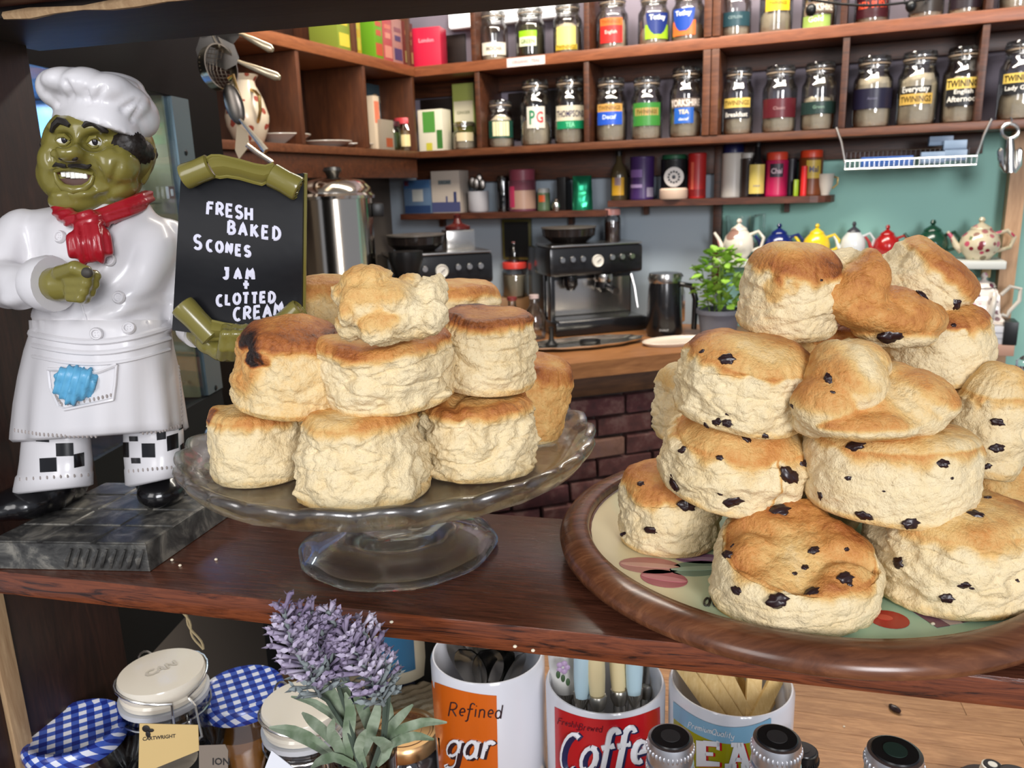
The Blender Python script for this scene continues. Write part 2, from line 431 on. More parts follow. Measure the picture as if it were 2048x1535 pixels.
for pa_, pb_, za_, zb_ in ((846, 940, ZL1 + .001, ZL1 + .17), (1020, 1168, ZL1 + .03, ZU0 - .05), (900, 940, ZU1 + .001, ZU1 + .11), (1180, 1238, ZL1 + .001, ZU0 - .05)): unitbox('back_board', S(pa_, 1.6, WB), S(pb_, 1.6, WB), WB + .002, WB + .008, za_, zb_, wood('back_board_wood', srgb(26, 17, 14), srgb(44, 29, 22), scale=6, rough=.5))
unitbox('back_batten', S_COR - .1, S_POST - .01, WB + .002, WB + .022, 1.445, ZL0 - .001, UNITW)
unitbox('back_batten', S_POST + .01, S(1985, 1.5), WB + .002, WB + .022, 1.47, ZL0 - .001, UNITW)
for px in (955, 1172, 1688, 1965): unitbox('divider', S(px) - .008, S(px) + .008, WB + .002, -.004, ZL1 + .001, ZU0 - .001, UNITW)
for px in (945, 1172, 1690, 1985): unitbox('divider', S(px, 1.85) - .008, S(px, 1.85) + .008, WB + .002, -.004, ZU1 + .001, 2.05, UNITW)
for a, b in ((ZL1 + .001, ZU0 - .001), (ZU1 + .001, 2.05)):
    unitbox('post', S(1421) - .021, S(1421) - .001, WB + .002, .004, a, b, LOWW); unitbox('post', S(1421) + .001, S(1421) + .021, WB + .002, .004, a, b, LOWW)
unitbox('post', S(1421, 1.45) - .012, S(1421, 1.45) + .012, WB + .002, WB + .03, 1.10, ZL0 - .001, UNITW)
unitbox('top_rail', S_COR - .1, S_END, WB + .002, WB + .02, ZU0 - .045, ZU0 - .001, UNITW)
# left run, square to it, coming towards the room
wing = thing('corner_shelf_unit', 'brown wooden shelf run on the left wall with plates and tea boxes', 'shelf', unit.location + WX * S_COR, W_ANG)
WD = .20
def wingbox(name, a0, a1, t0, t1, z0, z1, mat): return unitbox(name, a0, a1, t0, t1, z0, z1, mat, wing)
def T(px, z=1.65): return ws(pz(px, z, wpt(S_COR, 0, 0), WX))[1]
TEND = T(440, 1.53)
wingbox('shelf_board', -WD, -.001, .002, TEND, ZU0, ZU1, wood('wing_edge_wood', srgb(112, 62, 34), srgb(150, 90, 52), scale=9, stretch=(9, 1, 9), rough=.4))
wingbox('shelf_board', -WD, -.001, .002, TEND, ZL0, ZL1, LOWW)
wingbox('back_panel', -WD - .015, -WD - .001, -.15, TEND, ZL0, 2.05, wood('wing_panel', srgb(40, 21, 13), srgb(62, 34, 20), scale=6, stretch=(6, 6, 1), rough=.5))
wingbox('bottom_rail', -.03, -.012, .002, TEND, ZL0 - .06, ZL0 - .001, UNITW)
for px in (604, 735, 832): wingbox('divider', -WD, -.004, T(px) - .007, T(px) + .007, ZL1 + .001, ZU0 - .001, wood('wing_divider', srgb(66, 36, 21), srgb(96, 54, 30), scale=6, stretch=(6, 6, 1), rough=.45))
for px in (712, 822): wingbox('divider', -WD, -.004, T(px, 1.86) - .007, T(px, 1.86) + .007, ZU1 + .001, 2.05, _M['wing_divider'])

# ================================================================== brick bar with worktop
ZC = 1.0
E0, E1 = on_z(1072, 734, ZC), on_z(1350, 706, ZC)
BX = (E1 - E0).normalized(); BN = Vector((BX.y, -BX.x, 0)); B_ANG = math.atan2(BX.y, BX.x)
ct = thing('worktop', 'oak worktop on the brick bar under the coffee machines', 'worktop', E0 - Z * .04, B_ANG)
OAK = wood('oak_worktop', srgb(130, 84, 48), srgb(174, 120, 74), scale=7, stretch=(1, 8, 8), rough=.35, rnd=.2)
pl = [E0 - BX * .62, E0 + BX * .70, wpt(.42, WB + .004, 0), wpt(S_COR - .21, WB + .004, 0), wpt(S_COR - .21, .42, 0)]
q = G(); q.poly([Vector((p.x, p.y, ZC)) for p in pl], [Vector((p.x, p.y, ZC - .04)) for p in pl]); obj('worktop_board', q, OAK, ct, True, smooth=False)
bar = thing('brick_bar', 'dark red brick faced bar below the oak worktop', 'counter', (E0.x, E0.y, 0), B_ANG)
MORT = P('mortar', srgb(64, 54, 50), .9)
q = G(); q.box((.04, .16, ZC / 2 - .021), (1.3, .2, ZC - .042)); obj('bar_core', q, MORT, bar, smooth=False)
q = G(); q.box((.04, .042, ZC - .04 - .028), (1.3, .02, .055), None, .002); obj('fascia_board', q, wood('fascia', srgb(64, 40, 24), srgb(100, 66, 40), scale=7, stretch=(1, 8, 8)), bar)
def brickmat(i, a, b):
    n = 'brick_face_%d' % i
    if n in _M: return _M[n]
    m, nt, bs = _base(n); v = _coord(nt)
    oi = nt.nodes.new('ShaderNodeObjectInfo'); ad = nt.nodes.new('ShaderNodeVectorMath'); ad.operation = 'ADD'
    cb = nt.nodes.new('ShaderNodeCombineXYZ'); nt.links.new(_math(nt, 'MULTIPLY', oi.outputs['Random'], 40), cb.inputs[0])
    nt.links.new(v, ad.inputs[0]); nt.links.new(cb.outputs[0], ad.inputs[1]); v = ad.outputs[0]
    f = _noise(nt, v, 22, 5, .65)
    c = _ramp(nt, f, [(.3, a), (.5, b), (.68, srgb(100, 72, 66)), (.75, srgb(136, 112, 104))])
    nt.links.new(c, bs.inputs['Base Color']); bs.inputs['Roughness'].default_value = .85
    n2 = nt.nodes.new('ShaderNodeBump'); n2.inputs['Strength'].default_value = .5; n2.inputs['Distance'].default_value = .003
    nt.links.new(f, n2.inputs['Height']); nt.links.new(n2.outputs['Normal'], bs.inputs['Normal']); return m
BRK = [brickmat(0, srgb(54, 26, 24), srgb(78, 40, 36)), brickmat(1, srgb(78, 48, 38), srgb(108, 76, 62)), brickmat(2, srgb(46, 20, 22), srgb(70, 30, 32))]
rb = random.Random(7)
bw, bh, jt = .150, .047, .008
bme = []
for k in range(5):
    q = G(); q.box((0, 0, 0), (bw, .03, bh), None, .004)
    q.v = [p + Vector((rb.uniform(-1, 1) * .0015, rb.uniform(-1, 1) * .002, rb.uniform(-1, 1) * .0015)) for p in q.v]
    bme.append(q)
bmeshes = [[meshdata('brick', b, m) for m in BRK] for b in bme]
row = 0; z = ZC - .04 - .055 - .01 - bh / 2
while z > .45:
    x = -.3 + (row % 2) * .5 * (bw + jt)
    while x < .6:
        o = link('brick', bmeshes[rb.randrange(5)][rb.choice((0, 0, 1, 2, 2))], bar); o.location = (x, .045 + rb.uniform(-.003, .003), z)
        x += bw + jt
    z -= bh + jt; row += 1

# ================================================================== serving hatch: shelf, side panel, top board
S0 = on_z(1100, 1257, 1.175); SX = -hdir(-5339, 580); SN = Vector((-SX.y, SX.x, 0)); S_ANG = math.atan2(SX.y, SX.x)
ZT = 1.175
hatch = thing('serving_hatch_shelf', 'dark red-brown stained wooden serving shelf holding the figurine, glass stand and round tray', 'shelf', (S0.x, S0.y, ZT), S_ANG)
def sp(s, t, z=0): return Vector((S0.x, S0.y, ZT + z)) + SX * s + SN * t
zb = on_plane(1100, 1314, S0, SN).z - ZT
SHM, nt, b = _base('shelf_oak')
v = _coord(nt, (1.3, 15, 15)); f1 = _noise(nt, v, 11, 6, .62, 2.2); f2 = _noise(nt, _coord(nt, (4, 60, 60)), 12, 3, .5)
geo = nt.nodes.new('ShaderNodeNewGeometry'); sx = nt.nodes.new('ShaderNodeSeparateXYZ'); tcn = nt.nodes.new('ShaderNodeTexCoord'); nt.links.new(tcn.outputs['Normal'], sx.inputs[0])
edge = _math(nt, 'GREATER_THAN', _math(nt, 'MULTIPLY', sx.outputs[1], -1.0), .6)
top = _ramp(nt, f1, [(.3, srgb(58, 31, 22)), (.5, srgb(80, 45, 32)), (.7, srgb(102, 60, 44))])
frn = _ramp(nt, f1, [(.36, srgb(40, 19, 11)), (.44, srgb(90, 44, 23)), (.6, srgb(120, 62, 34)), (.7, srgb(98, 48, 27))])
nt.links.new(_mix(nt, edge, top, frn), b.inputs['Base Color'])
b.inputs['Coat Weight'].default_value = .35; b.inputs['Coat Roughness'].default_value = .2
nt.links.new(_math(nt, 'ADD', _math(nt, 'MULTIPLY', f2, .22), .12), b.inputs['Roughness'])
nb = nt.nodes.new('ShaderNodeBump'); nb.inputs['Strength'].default_value = .25; nb.inputs['Distance'].default_value = .0008
nt.links.new(_math(nt, 'ADD', f1, f2), nb.inputs['Height']); nt.links.new(nb.outputs['Normal'], b.inputs['Normal'])
SD = .157
q = G(); q.box((.12, SD / 2, zb / 2), (1.12, SD, -zb), None, .003); obj('shelf_board', q, SHM, hatch)
PANS = -.428
q = G(); q.box((PANS - .011, .069, -.0), (.02, .148, .745), None, .001)
obj('side_panel', q, wood('panel_dark', srgb(30, 17, 13), srgb(54, 31, 23), scale=14, stretch=(8, 8, 1), rough=.5), hatch)
RAWW = wood('raw_pine', srgb(150, 118, 84), srgb(190, 160, 122), scale=12, stretch=(8, 8, 1), rough=.7)
q = G(); q.box((PANS + .0015, .0235, -.19), (.005, .015, .325), None, .001); obj('raw_edge_strip', q, RAWW, hatch)
q = G(); q.box((.12, .062 + .052, .40), (1.12, .105, .075), None, .002); obj('top_board', q, wood('top_dark', srgb(34, 27, 23), srgb(60, 48, 41), scale=10, stretch=(1, 9, 9), rough=.55), hatch)
q = G(); q.box((.12, .048, .385), (1.12, .018, .035), None, .002); obj('top_moulding', q, wood('top_mould', srgb(60, 26, 18), srgb(98, 48, 34), scale=10, stretch=(1, 9, 9)), hatch)
q = G(); q.tube([(-.36 + i * .02, .056 + .001 * math.sin(i * 2.1), .3625) for i in range(12)], [.0025 + .0012 * math.sin(i * 1.7) for i in range(12)], 6); obj('chipped_edge', q, RAWW, hatch)
# lower counter of butcher block staves
ZD = .875
lower = thing('lower_counter', 'light butcher block counter below the serving shelf', 'counter', sp(0, 0, ZD - ZT), S_ANG)
BUT = wood('butcher_block', srgb(138, 94, 58), srgb(188, 142, 98), scale=16, stretch=(1, 9, 9), rough=.42, rnd=.62)
rs = random.Random(3)
t = -.12; k = 0
bsm = None
while t < .62:
    w = .028; s = -.43 - rs.random() * .2
    while s < .85:
        L = rs.uniform(.16, .30); a, e = max(s, -.416), min(s + L, .9)
        if e - a > .01:
            q = G(); q.box(((a + e) / 2, t + w / 2, -.0125), (e - a - .0006, w - .0005, .025)); obj('stave', q, BUT, lower, smooth=False)
        s += L
    t += w; k += 1
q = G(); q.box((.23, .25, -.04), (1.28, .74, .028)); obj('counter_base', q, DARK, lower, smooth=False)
# black sheet standing in for the deep shade under the left of the shelf
bk = G(); bk.box((-.29, .345, -.17), (.25, .012, .28)); o = solo('shade_sheet', G().add([sp(0, 0) + SX * p.x + SN * p.y + Z * p.z for p in bk.v], bk.f), DARK, 'black sheet added as the dark shade below the shelf behind the preserve jars', 'panel', smooth=False)
# ================================================================== round tray
TC = Vector((.189, .496, 1.1752))
tray = thing('round_tray', 'round brown wooden tray with printed patisserie base under the fruit scones', 'tray', TC)
TRW, nt, b = _base('tray_wood'); v = _coord(nt, (1, 6, 3)); f = _noise(nt, v, 26, 5, .6, .8)
nt.links.new(_ramp(nt, f, [(.3, srgb(78, 45, 29)), (.55, srgb(108, 66, 43)), (.7, srgb(130, 84, 56))]), b.inputs['Base Color']); b.inputs['Roughness'].default_value = .24
q = G()
prof = [(.0, .0), (.128, .0), (.140, .002), (.152, .0055), (.1592, .0105), (.1600, .0145), (.1575, .0185), (.152, .0218), (.146, .0228), (.1418, .0224), (.1402, .0205), (.1398, .0160), (.1385, .0152), (0, .0150)]
q.lathe(prof, 128); obj('tray_rim', q, TRW, tray, ang=50)
TZ = .0153
def disc(c, r, z, n=64, sy=1.0, rot=0.0, th=.0003):
    h = G(); fr = []; bk = []
    for i in range(n):
        a = 2 * math.pi * i / n; x, y = r * math.cos(a), r * sy * math.sin(a)
        fr.append((c[0] + x * math.cos(rot) - y * math.sin(rot), c[1] + x * math.sin(rot) + y * math.cos(rot), z + th)); bk.append((fr[-1][0], fr[-1][1], z))
    return h.poly(fr, bk)
PRN, nt, b = _base('tray_print_ground'); v = _coord(nt)
sxp = nt.nodes.new('ShaderNodeSeparateXYZ'); nt.links.new(v, sxp.inputs[0])
nt.links.new(_ramp(nt, _math(nt, 'ADD', _math(nt, 'MULTIPLY', _math(nt, 'ADD', sxp.outputs[0], .135), 6.0), _math(nt, 'MULTIPLY', _noise(nt, v, 9, 2, .4), .5)), [(.40, srgb(228, 214, 172)), (.56, srgb(188, 204, 172)), (.72, srgb(164, 196, 170))]), b.inputs['Base Color']); b.inputs['Roughness'].default_value = .3
obj('printed_base', disc((0, 0), .1385, TZ), PRN, tray, ang=50)
def pm(n, *c): return P('print_' + n, srgb(*c), .32)
def tl(px, py): p = on_z(px, py, TC.z + TZ); return (p.x - TC.x, p.y - TC.y)
def flat(name, pts, mat, k, par=tray):
    z = TZ + .0004 + k * .00022; h = G(); p = [tl(*a) for a in pts]
    h.poly([(x, y, z) for x, y in p], [(x, y, z - .0002) for x, y in p]); return obj(name, h, mat, par, smooth=False)
def ellp(cx, cy_, rx, ry, rot=0, n=22, a0=0, a1=360): return [(cx + rx * math.cos(R(a0 + (a1 - a0) * i / n)) * math.cos(R(rot)) - ry * math.sin(R(a0 + (a1 - a0) * i / n)) * math.sin(R(rot)), cy_ + rx * math.cos(R(a0 + (a1 - a0) * i / n)) * math.sin(R(rot)) + ry * math.sin(R(a0 + (a1 - a0) * i / n)) * math.cos(R(rot))) for i in range(n)]
for (cx_, cy_, rx, ry, ro, c, c2) in ((1300, 1132, 62, 16, 4, (178, 120, 112), (206, 158, 142)), (1328, 1158, 48, 17, 8, (176, 92, 104), (206, 132, 138)), (1395, 1138, 56, 15, -2, (118, 142, 124), (160, 182, 160)), (1400, 1118, 50, 10, 2, (150, 110, 140), (182, 150, 172))):
    flat('printed_macaron', ellp(cx_, cy_, rx, ry, ro), pm('m%d' % cx_, *c), 1)
    flat('printed_filling', ellp(cx_, cy_, rx * .96, ry * .28, ro), pm('f%d' % cx_, *c2), 2)
flat('printed_raspberry', ellp(1778, 1240, 42, 17, 10), pm('rasp', 168, 44, 36), 1)
flat('printed_highlight', ellp(1768, 1236, 18, 5, 10), pm('rasp2', 200, 84, 66), 2)
for i, c in enumerate(((120, 84, 96), (196, 176, 168), (98, 62, 74), (208, 190, 176), (126, 84, 92), (186, 160, 158))):
    flat('printed_cake_layer', [(1740 + i * 26, 1168 + i * 2), (1762 + i * 26, 1166 + i * 2), (1900 + i * 26, 1252 - i * 5), (1874 + i * 26, 1256 - i * 5)], pm('lay%d' % i, *c), 1)
h = G()
strokes(h, 'del', lambda u, w: Vector((*tl(1405 + u, 1212 + u * .13 - w), TZ + .0008)), 26, .0006, flat=None, slant=.25)
strokes(h, 'le', lambda u, w: Vector((*tl(1495 + u, 1222 + u * .1 - w), TZ + .0008)), 14, .0004)
obj('printed_lettering', h, pm('ink', 60, 56, 48), tray)
h = G()
for i in range(5):
    h.tube([Vector((*tl(1590 + i * 14 + 60 * math.sin(j * .5 + i) * .3, 1244 - i * 3 + 12 * math.cos(j * .6 + i)), TZ + .0006)) for j in range(9)], .0004, 5)
h.tube([Vector((*tl(1640 + j * 14, 1248 + 2 * math.sin(j)), TZ + .0006)) for j in range(8)], .0004, 5)
obj('printed_flourish', h, _M['print_ink'], tray)

# ================================================================== glass cake stand
KC = Vector((-.084, .527, ZT + .0004))
stand = thing('glass_cake_stand', 'clear pressed glass cake stand with scalloped rim carrying the plain scones', 'cake stand', KC)
NS = 26
def scal(r, z, a):
    w = abs(math.cos(a * NS / 2)); e = max(0.0, (r - .120) / .017)
    return r + e * .0035 * (w - .5), z + e * .0028 * (w - .5)
q = G()
q.lathe([(0, .0735), (.06, .0733), (.116, .0738), (.1215, .0752), (.127, .0792), (.1325, .0835), (.1352, .0848), (.1378, .0838), (.1388, .081), (.1372, .0765), (.132, .0700), (.124, .0672), (.06, .0655), (.022, .0640), (0, .0638)][::-1], 208, None, scal)
PGL, nt, b = _base('pressed_glass'); b.inputs['Transmission Weight'].default_value = 1.0; b.inputs['Roughness'].default_value = .02; b.inputs['IOR'].default_value = 1.48
b.inputs['Base Color'].default_value = (.96, .98, .975, 1)
vo = nt.nodes.new('ShaderNodeTexVoronoi'); vo.feature = 'SMOOTH_F1'; vo.inputs['Scale'].default_value = 75; nt.links.new(_coord(nt), vo.inputs['Vector'])
nb = nt.nodes.new('ShaderNodeBump'); nb.inputs['Strength'].default_value = .35; nb.inputs['Distance'].default_value = .0012
nt.links.new(vo.outputs['Distance'], nb.inputs['Height']); nt.links.new(nb.outputs['Normal'], b.inputs['Normal'])
def clearer(m, tr, haze):
    nt = m.node_tree; b = nt.nodes['Principled BSDF']; t_ = nt.nodes.new('ShaderNodeBsdfTransparent'); t_.inputs['Color'].default_value = (.93, .96, .95, 1)
    g_ = nt.nodes.new('ShaderNodeBsdfGlossy'); g_.inputs['Roughness'].default_value = .28; m1 = nt.nodes.new('ShaderNodeMixShader'); m2 = nt.nodes.new('ShaderNodeMixShader')
    m1.inputs[0].default_value = tr; m2.inputs[0].default_value = haze
    nt.links.new(b.outputs[0], m1.inputs[1]); nt.links.new(t_.outputs[0], m1.inputs[2]); nt.links.new(m1.outputs[0], m2.inputs[1]); nt.links.new(g_.outputs[0], m2.inputs[2]); nt.links.new(m2.outputs[0], nt.nodes['Material Output'].inputs['Surface'])
clearer(PGL, .5, .14); STG = P('stand_glass', (1, 1, 1), .015, trans=1.0, ior=1.48); clearer(STG, .15, .03)
obj('scalloped_plate', q, PGL, stand, ang=70)
q = G()
q.lathe([(0, .010), (.03, .0095), (.055, .004), (.064, .0005), (.0685, .0008), (.0698, .003), (.067, .0062), (.056, .0105), (.040, .0165), (.026, .024), (.017, .033), (.0135, .042), (.0145, .050), (.021, .0575), (.024, .0610), (.022, .0636), (0, .0637)], 96, None, lambda r, z, a: (r * (1 + .012 * math.cos(10 * a) * min(1, (r / .07) ** 3)), z))
obj('foot', q, STG, stand, ang=70)

# ================================================================== scones
def sconemat():
    m, nt, b = _base('scone_bake'); v = _coord(nt)
    at = nt.nodes.new('ShaderNodeAttribute'); at.attribute_name = 'bake'; at.attribute_type = 'GEOMETRY'
    n1 = _noise(nt, v, 85, 5, .65); n2 = _noise(nt, v, 420, 4, .65); n3 = _noise(nt, v, 38, 3, .5, .6)
    f = _math(nt, 'ADD', at.outputs['Fac'], _math(nt, 'MULTIPLY', _math(nt, 'SUBTRACT', n1, .5), .5))
    f = _math(nt, 'ADD', f, _math(nt, 'MULTIPLY', _math(nt, 'SUBTRACT', n2, .5), .22), True)
    c = _ramp(nt, f, [(0, srgb(234, 215, 174)), (.18, srgb(228, 204, 156)), (.38, srgb(220, 180, 114)), (.58, srgb(202, 140, 74)), (.76, srgb(164, 96, 46)), (.9, srgb(96, 50, 26)), (1.0, srgb(34, 22, 18))])
    sp_ = _ramp(nt, n2, [(.28, (.62, .5, .36)), (.40, (1, 1, 1))])
    c2 = _mix(nt, .55, c, sp_, 'MULTIPLY')
    nt.links.new(c2, b.inputs['Base Color'])
    nt.links.new(_math(nt, 'SUBTRACT', .72, _math(nt, 'MULTIPLY', at.outputs['Fac'], .3)), b.inputs['Roughness'])
    b.inputs['Specular IOR Level'].default_value = .35
    hh = _math(nt, 'ADD', _math(nt, 'MULTIPLY', n2, .35), _math(nt, 'MULTIPLY', n1, .65))
    nb = nt.nodes.new('ShaderNodeBump'); nb.inputs['Strength'].default_value = .9; nb.inputs['Distance'].default_value = .004
    nt.links.new(hh, nb.inputs['Height']); nt.links.new(nb.outputs['Normal'], b.inputs['Normal'])
    return m
SCONE = sconemat()
def sm(a, b, x): t = max(0.0, min(1.0, (x - a) / (b - a))); return t * t * (3 - 2 * t)
def scone_prof(n_side, n_top):
    pr = []
    for i in range(10): pr.append((i / 10 * .93, 0.0, 0))
    for i in range(5): a = math.pi / 2 * i / 4; pr.append((.93 + .07 * math.sin(a), .07 - .07 * math.cos(a), 0))
    for i in range(1, n_side): pr.append((1.0, .07 + (.86 - .07) * i / n_side, 1))
    for i in range(7): a = math.pi / 2 * i / 6; pr.append((.87 + .13 * math.cos(a), .86 + .14 * math.sin(a), 1 if i < 2 else 2))
    for i in range(1, n_top + 1): pr.append((.87 * (1 - i / n_top), 1.0, 2))
    return pr
def scone_geo(Rr, H, seed, taper=.06, dome=.10, lump=.06, crag=1.0, brown=.5, side=.06, base=.28, lip=1.0, ell_=1.0, rnd=0.0, bleed=.07, lumps=(), burn=None, nth=190, slant=0.0, crease=0.0):
    """Rr radius, H height (metres), local z up. bake value per vertex: how long that patch of dough browned"""
    pr = scone_prof(44, 34); rng = random.Random(seed); nth = nth if seed not in (14, 16, 20, 21, 44, 45, 46, 50, 53) else 96; o = Vector((rng.uniform(-50, 50), rng.uniform(-50, 50), rng.uniform(-50, 50)))
    g = G(); bake = []; rows = []
    N = mn.noise; FR = mn.fractal; TURB = mn.turbulence
    for (r, h, zone) in pr:
        one = r < 1e-6
        row = []
        for k in range(1 if one else nth):
            a = 2 * math.pi * k / nth; ca, sa = math.cos(a), math.sin(a)
            d = Vector((ca, sa, 0))
            wob = 1 + lump * 1.6 * N(Vector((ca * .9, sa * .9, h * .5)) + o)
            rad = r * wob * (1 - taper * h + .05 * math.sin(math.pi * h)) * Rr
            x, y = rad * ca, rad * sa * ell_
            zz = h * H * (1 + lump * 1.5 * N(Vector((ca * .7 * r, sa * .7 * r, 3)) + o))
            if zone == 2: zz += dome * H * (1 - r * r)
            zz += slant * x * h
            if rnd: kk_ = 1 - rnd * .10 * sm(.55, 1, h) * r; x *= kk_; y *= kk_; zz -= rnd * H * .20 * sm(.35, 1.0, r) ** 2 * sm(.6, 1, h)
            p = Vector((x, y, zz))
            q = p * (1 / .038)
            if zone >= 1 or h > .01:
                fl = FR(Vector((q.x * 2.6, q.y * 2.6, q.z * 3.4)) + o, .9, 2.1, 5)
                rid = 1 - abs(N(Vector((q.x * 2.0, q.y * 2.0, q.z * 2.7)) + o * 1.3))
                w = (1 - sm(.80, 1.0, h)) if zone == 1 else (.0 if zone == 2 else .5)
                if zone == 2: w = .0
                am = .0017 * crag * w
                ck = abs(N(Vector((q.x * .8, q.y * .8, q.z * 3.0)) + o * 1.9)); f2 = FR(Vector((q.x * 7, q.y * 7, q.z * 8)) + o, .8, 2.2, 3)
                p += d * (fl * am * 1.6 + (rid - .75) * am * 2.0 + f2 * .00055 * (w + .25) - .8 * am * math.exp(-(ck / .045) ** 2))
                if zone == 2 or h > .8:
                    tb = FR(Vector((q.x * 1.7, q.y * 1.7, q.z * .8)) + o * .7, 1.0, 2.0, 4)
                    p.z += (tb * .0014 + .0004 * N(q * 6 + o)) * (1 + crease)
                    if crease:
                        cr = abs(N(Vector((q.x * .95, q.y * .95, 7)) + o)); p.z -= crease * .006 * math.exp(-(cr / .10) ** 2) * (1 if zone == 2 else .4)
                if .78 < h and r > .80:      # crust lip with small teeth
                    t2 = N(Vector((ca * 11, sa * 11, 1.0)) + o); p += d * (lip * .0009 * (t2 + .5))
            for (la, lh, lr, amp, wd) in lumps:   # (angle deg, height 0-1, radius 0-1, metres, width m)
                c = Vector((math.cos(R(la)) * lr * Rr, math.sin(R(la)) * lr * Rr * ell_, lh * H)); e = (p - c).length
                if e < wd * 2.2:
                    nn = Vector((d.x * (r > .5), d.y * (r > .5), 1.0 if zone == 2 else .25)).normalized(); p += nn * (amp * math.exp(-(e / wd) ** 2))
            row.append(len(g.v)); g.v.append(p)
            nz = N(Vector((q.x * 1.1, q.y * 1.1, q.z * 1.1)) + o * 2)
            if zone == 2: bk = brown + (.22 + bleed) * nz + .12 * sm(.6, .87, r) * lip
            elif zone == 1: bk = side + .08 * max(0, nz) + (brown + .12 - side) * sm(.80 - bleed * .5 + bleed * N(Vector((ca * 4, sa * 4, 2)) + o) * 1.6, .93, h)
            else: bk = base + .15 * nz
            if zone == 1 and h < .2: bk = max(bk, base * (1 - sm(.05, .17, h)))
            for (bx, by, bz, bwid, bam) in (burn or ()):
                e = (Vector(((p.x) / Rr, (p.y) / Rr, p.z / H)) - Vector((bx, by, bz))); e.z *= 1.8
                bk += bam * (1 - sm(bwid * .55, bwid, e.length + .18 * N(q * 2.2 + o)))
            bake.append(max(0.0, min(1.0, bk)))
        rows.append(row)
    for A, B in zip(rows, rows[1:]):
        n = nth
        for k in range(n):
            l = (k + 1) % n
            if len(A) == 1: g.f.append((A[0], B[l], B[k]))
            elif len(B) == 1: g.f.append((A[k], A[l], B[0]))
            else: g.f.append((A[k], A[l], B[l], B[k]))
    return g, bake
def set_bake(me, bake):
    at = me.attributes.new('bake', 'FLOAT', 'POINT'); at.data.foreach_set('value', bake)
BAKED = []                                    # (object, bvh in world space)
def put_scone(g, bake, M, label, group, cat='scone', name='plain_scone'):
    me = meshdata(name, g, SCONE, None, True, 0); set_bake(me, bake)
    o = link(name, me); o.matrix_world = M; tag(o, label, cat, group)
    w = G(); w.v = [M @ p for p in g.v]; w.f = g.f; BAKED.append((o, bvh(w), M)); return o
def pose(c, roll=0, pitch=0, spin=0):
    """roll: right side down (deg), pitch: front down (deg)"""
    return Matrix.Translation(c) @ Matrix.Rotation(R(roll), 4, 'Y') @ Matrix.Rotation(R(pitch), 4, 'X') @ Matrix.Rotation(R(spin), 4, 'Z')
def px2m(px, p): return px * depth(p) / F_PX
PLZ = KC.z + .0740
PG, FGR = 'plain scones piled on the glass cake stand', 'fruit scones piled on the round tray'
def S1(bx, by, z, wpx, hm, label, group, name='plain_scone', roll=0, pitch=0, spin=0, dy=0.0, **kw):
    c = on_z(bx, by, z)
    if dy: c = on_y(bx, by, c.y + dy)
    Rr = px2m(wpx, c + Z * .02) / 2 / 1.03
    g, bk = scone_geo(Rr, hm, **kw)
    return put_scone(g, bk, pose(c, roll, pitch, spin), label, group, name=name)
S1(733, 978, PLZ, 272, .049, 'pale craggy plain scone front and centre at the bottom of the glass stand pile', PG, seed=11, taper=.22, brown=.36, crag=1.3, dome=.05, spin=20)
S1(527, 945, PLZ, 186, .042, 'small pale scone with a browned corner at the bottom left of the glass stand', PG, seed=12, taper=.08, brown=.46, crag=.6, dome=.08, lumps=((170, .95, .95, .004, .008),), burn=((-.95, -.25, .98, .35, .4),))
S1(958, 930, PLZ, 228, .047, 'rough sided plain scone at the bottom right of the glass stand', PG, seed=13, taper=.04, brown=.42, crag=1.5, lip=1.6, dome=.08, crease=.5)
S1(622, 880, PLZ, 170, .046, 'plain scone half hidden between the left scones at the bottom of the glass stand', PG, seed=14, brown=.42)
S1(1050, 868, PLZ, 150, .052, 'golden brown smooth scone at the far right edge of the glass stand', PG, seed=15, brown=.62, side=.45, crag=.5, roll=12, dome=.2)
S1(800, 880, PLZ, 150, .046, 'plain scone hidden at the back middle of the bottom layer on the glass stand', PG, seed=16, brown=.5)
S1(582, 806, 1.2985, 226, .0455, 'dark crusted scone with a black burnt patch at the left of the glass stand', PG, seed=17, taper=.16, brown=.70, side=.2, crag=.9, dome=.18, roll=7, pitch=4, burn=((-.60, -.80, .78, .20, .5), (-.45, -.89, .75, .22, .55), (-.27, -.95, .74, .20, .5), (-.8, -.6, .60, .85, .30)), base=.34)
S1(785, 797, 1.3005, 262, .0400, 'wide pale scone with a horizontal crack at the centre of the glass stand pile', PG, seed=18, taper=-.02, brown=.44, crag=1.2, lip=1.8, dome=.03, roll=-2, pitch=3, lumps=((200, .95, .9, .003, .008),))
S1(972, 768, 1.3000, 198, .0470, 'tall plain scone with a dark browned rim at the right of the glass stand', PG, seed=19, taper=.10, brown=.60, crag=1.1, lip=1.5, dome=.04, roll=5, pitch=2)
S1(918, 712, 1.3020, 180, .0530, 'golden topped plain scone behind the right hand scones on the glass stand', PG, seed=20, brown=.48)
S1(655, 715, 1.3020, 170, .0560, 'plain scone peeping out at the back left of the glass stand', PG, seed=21, brown=.40, side=.25)
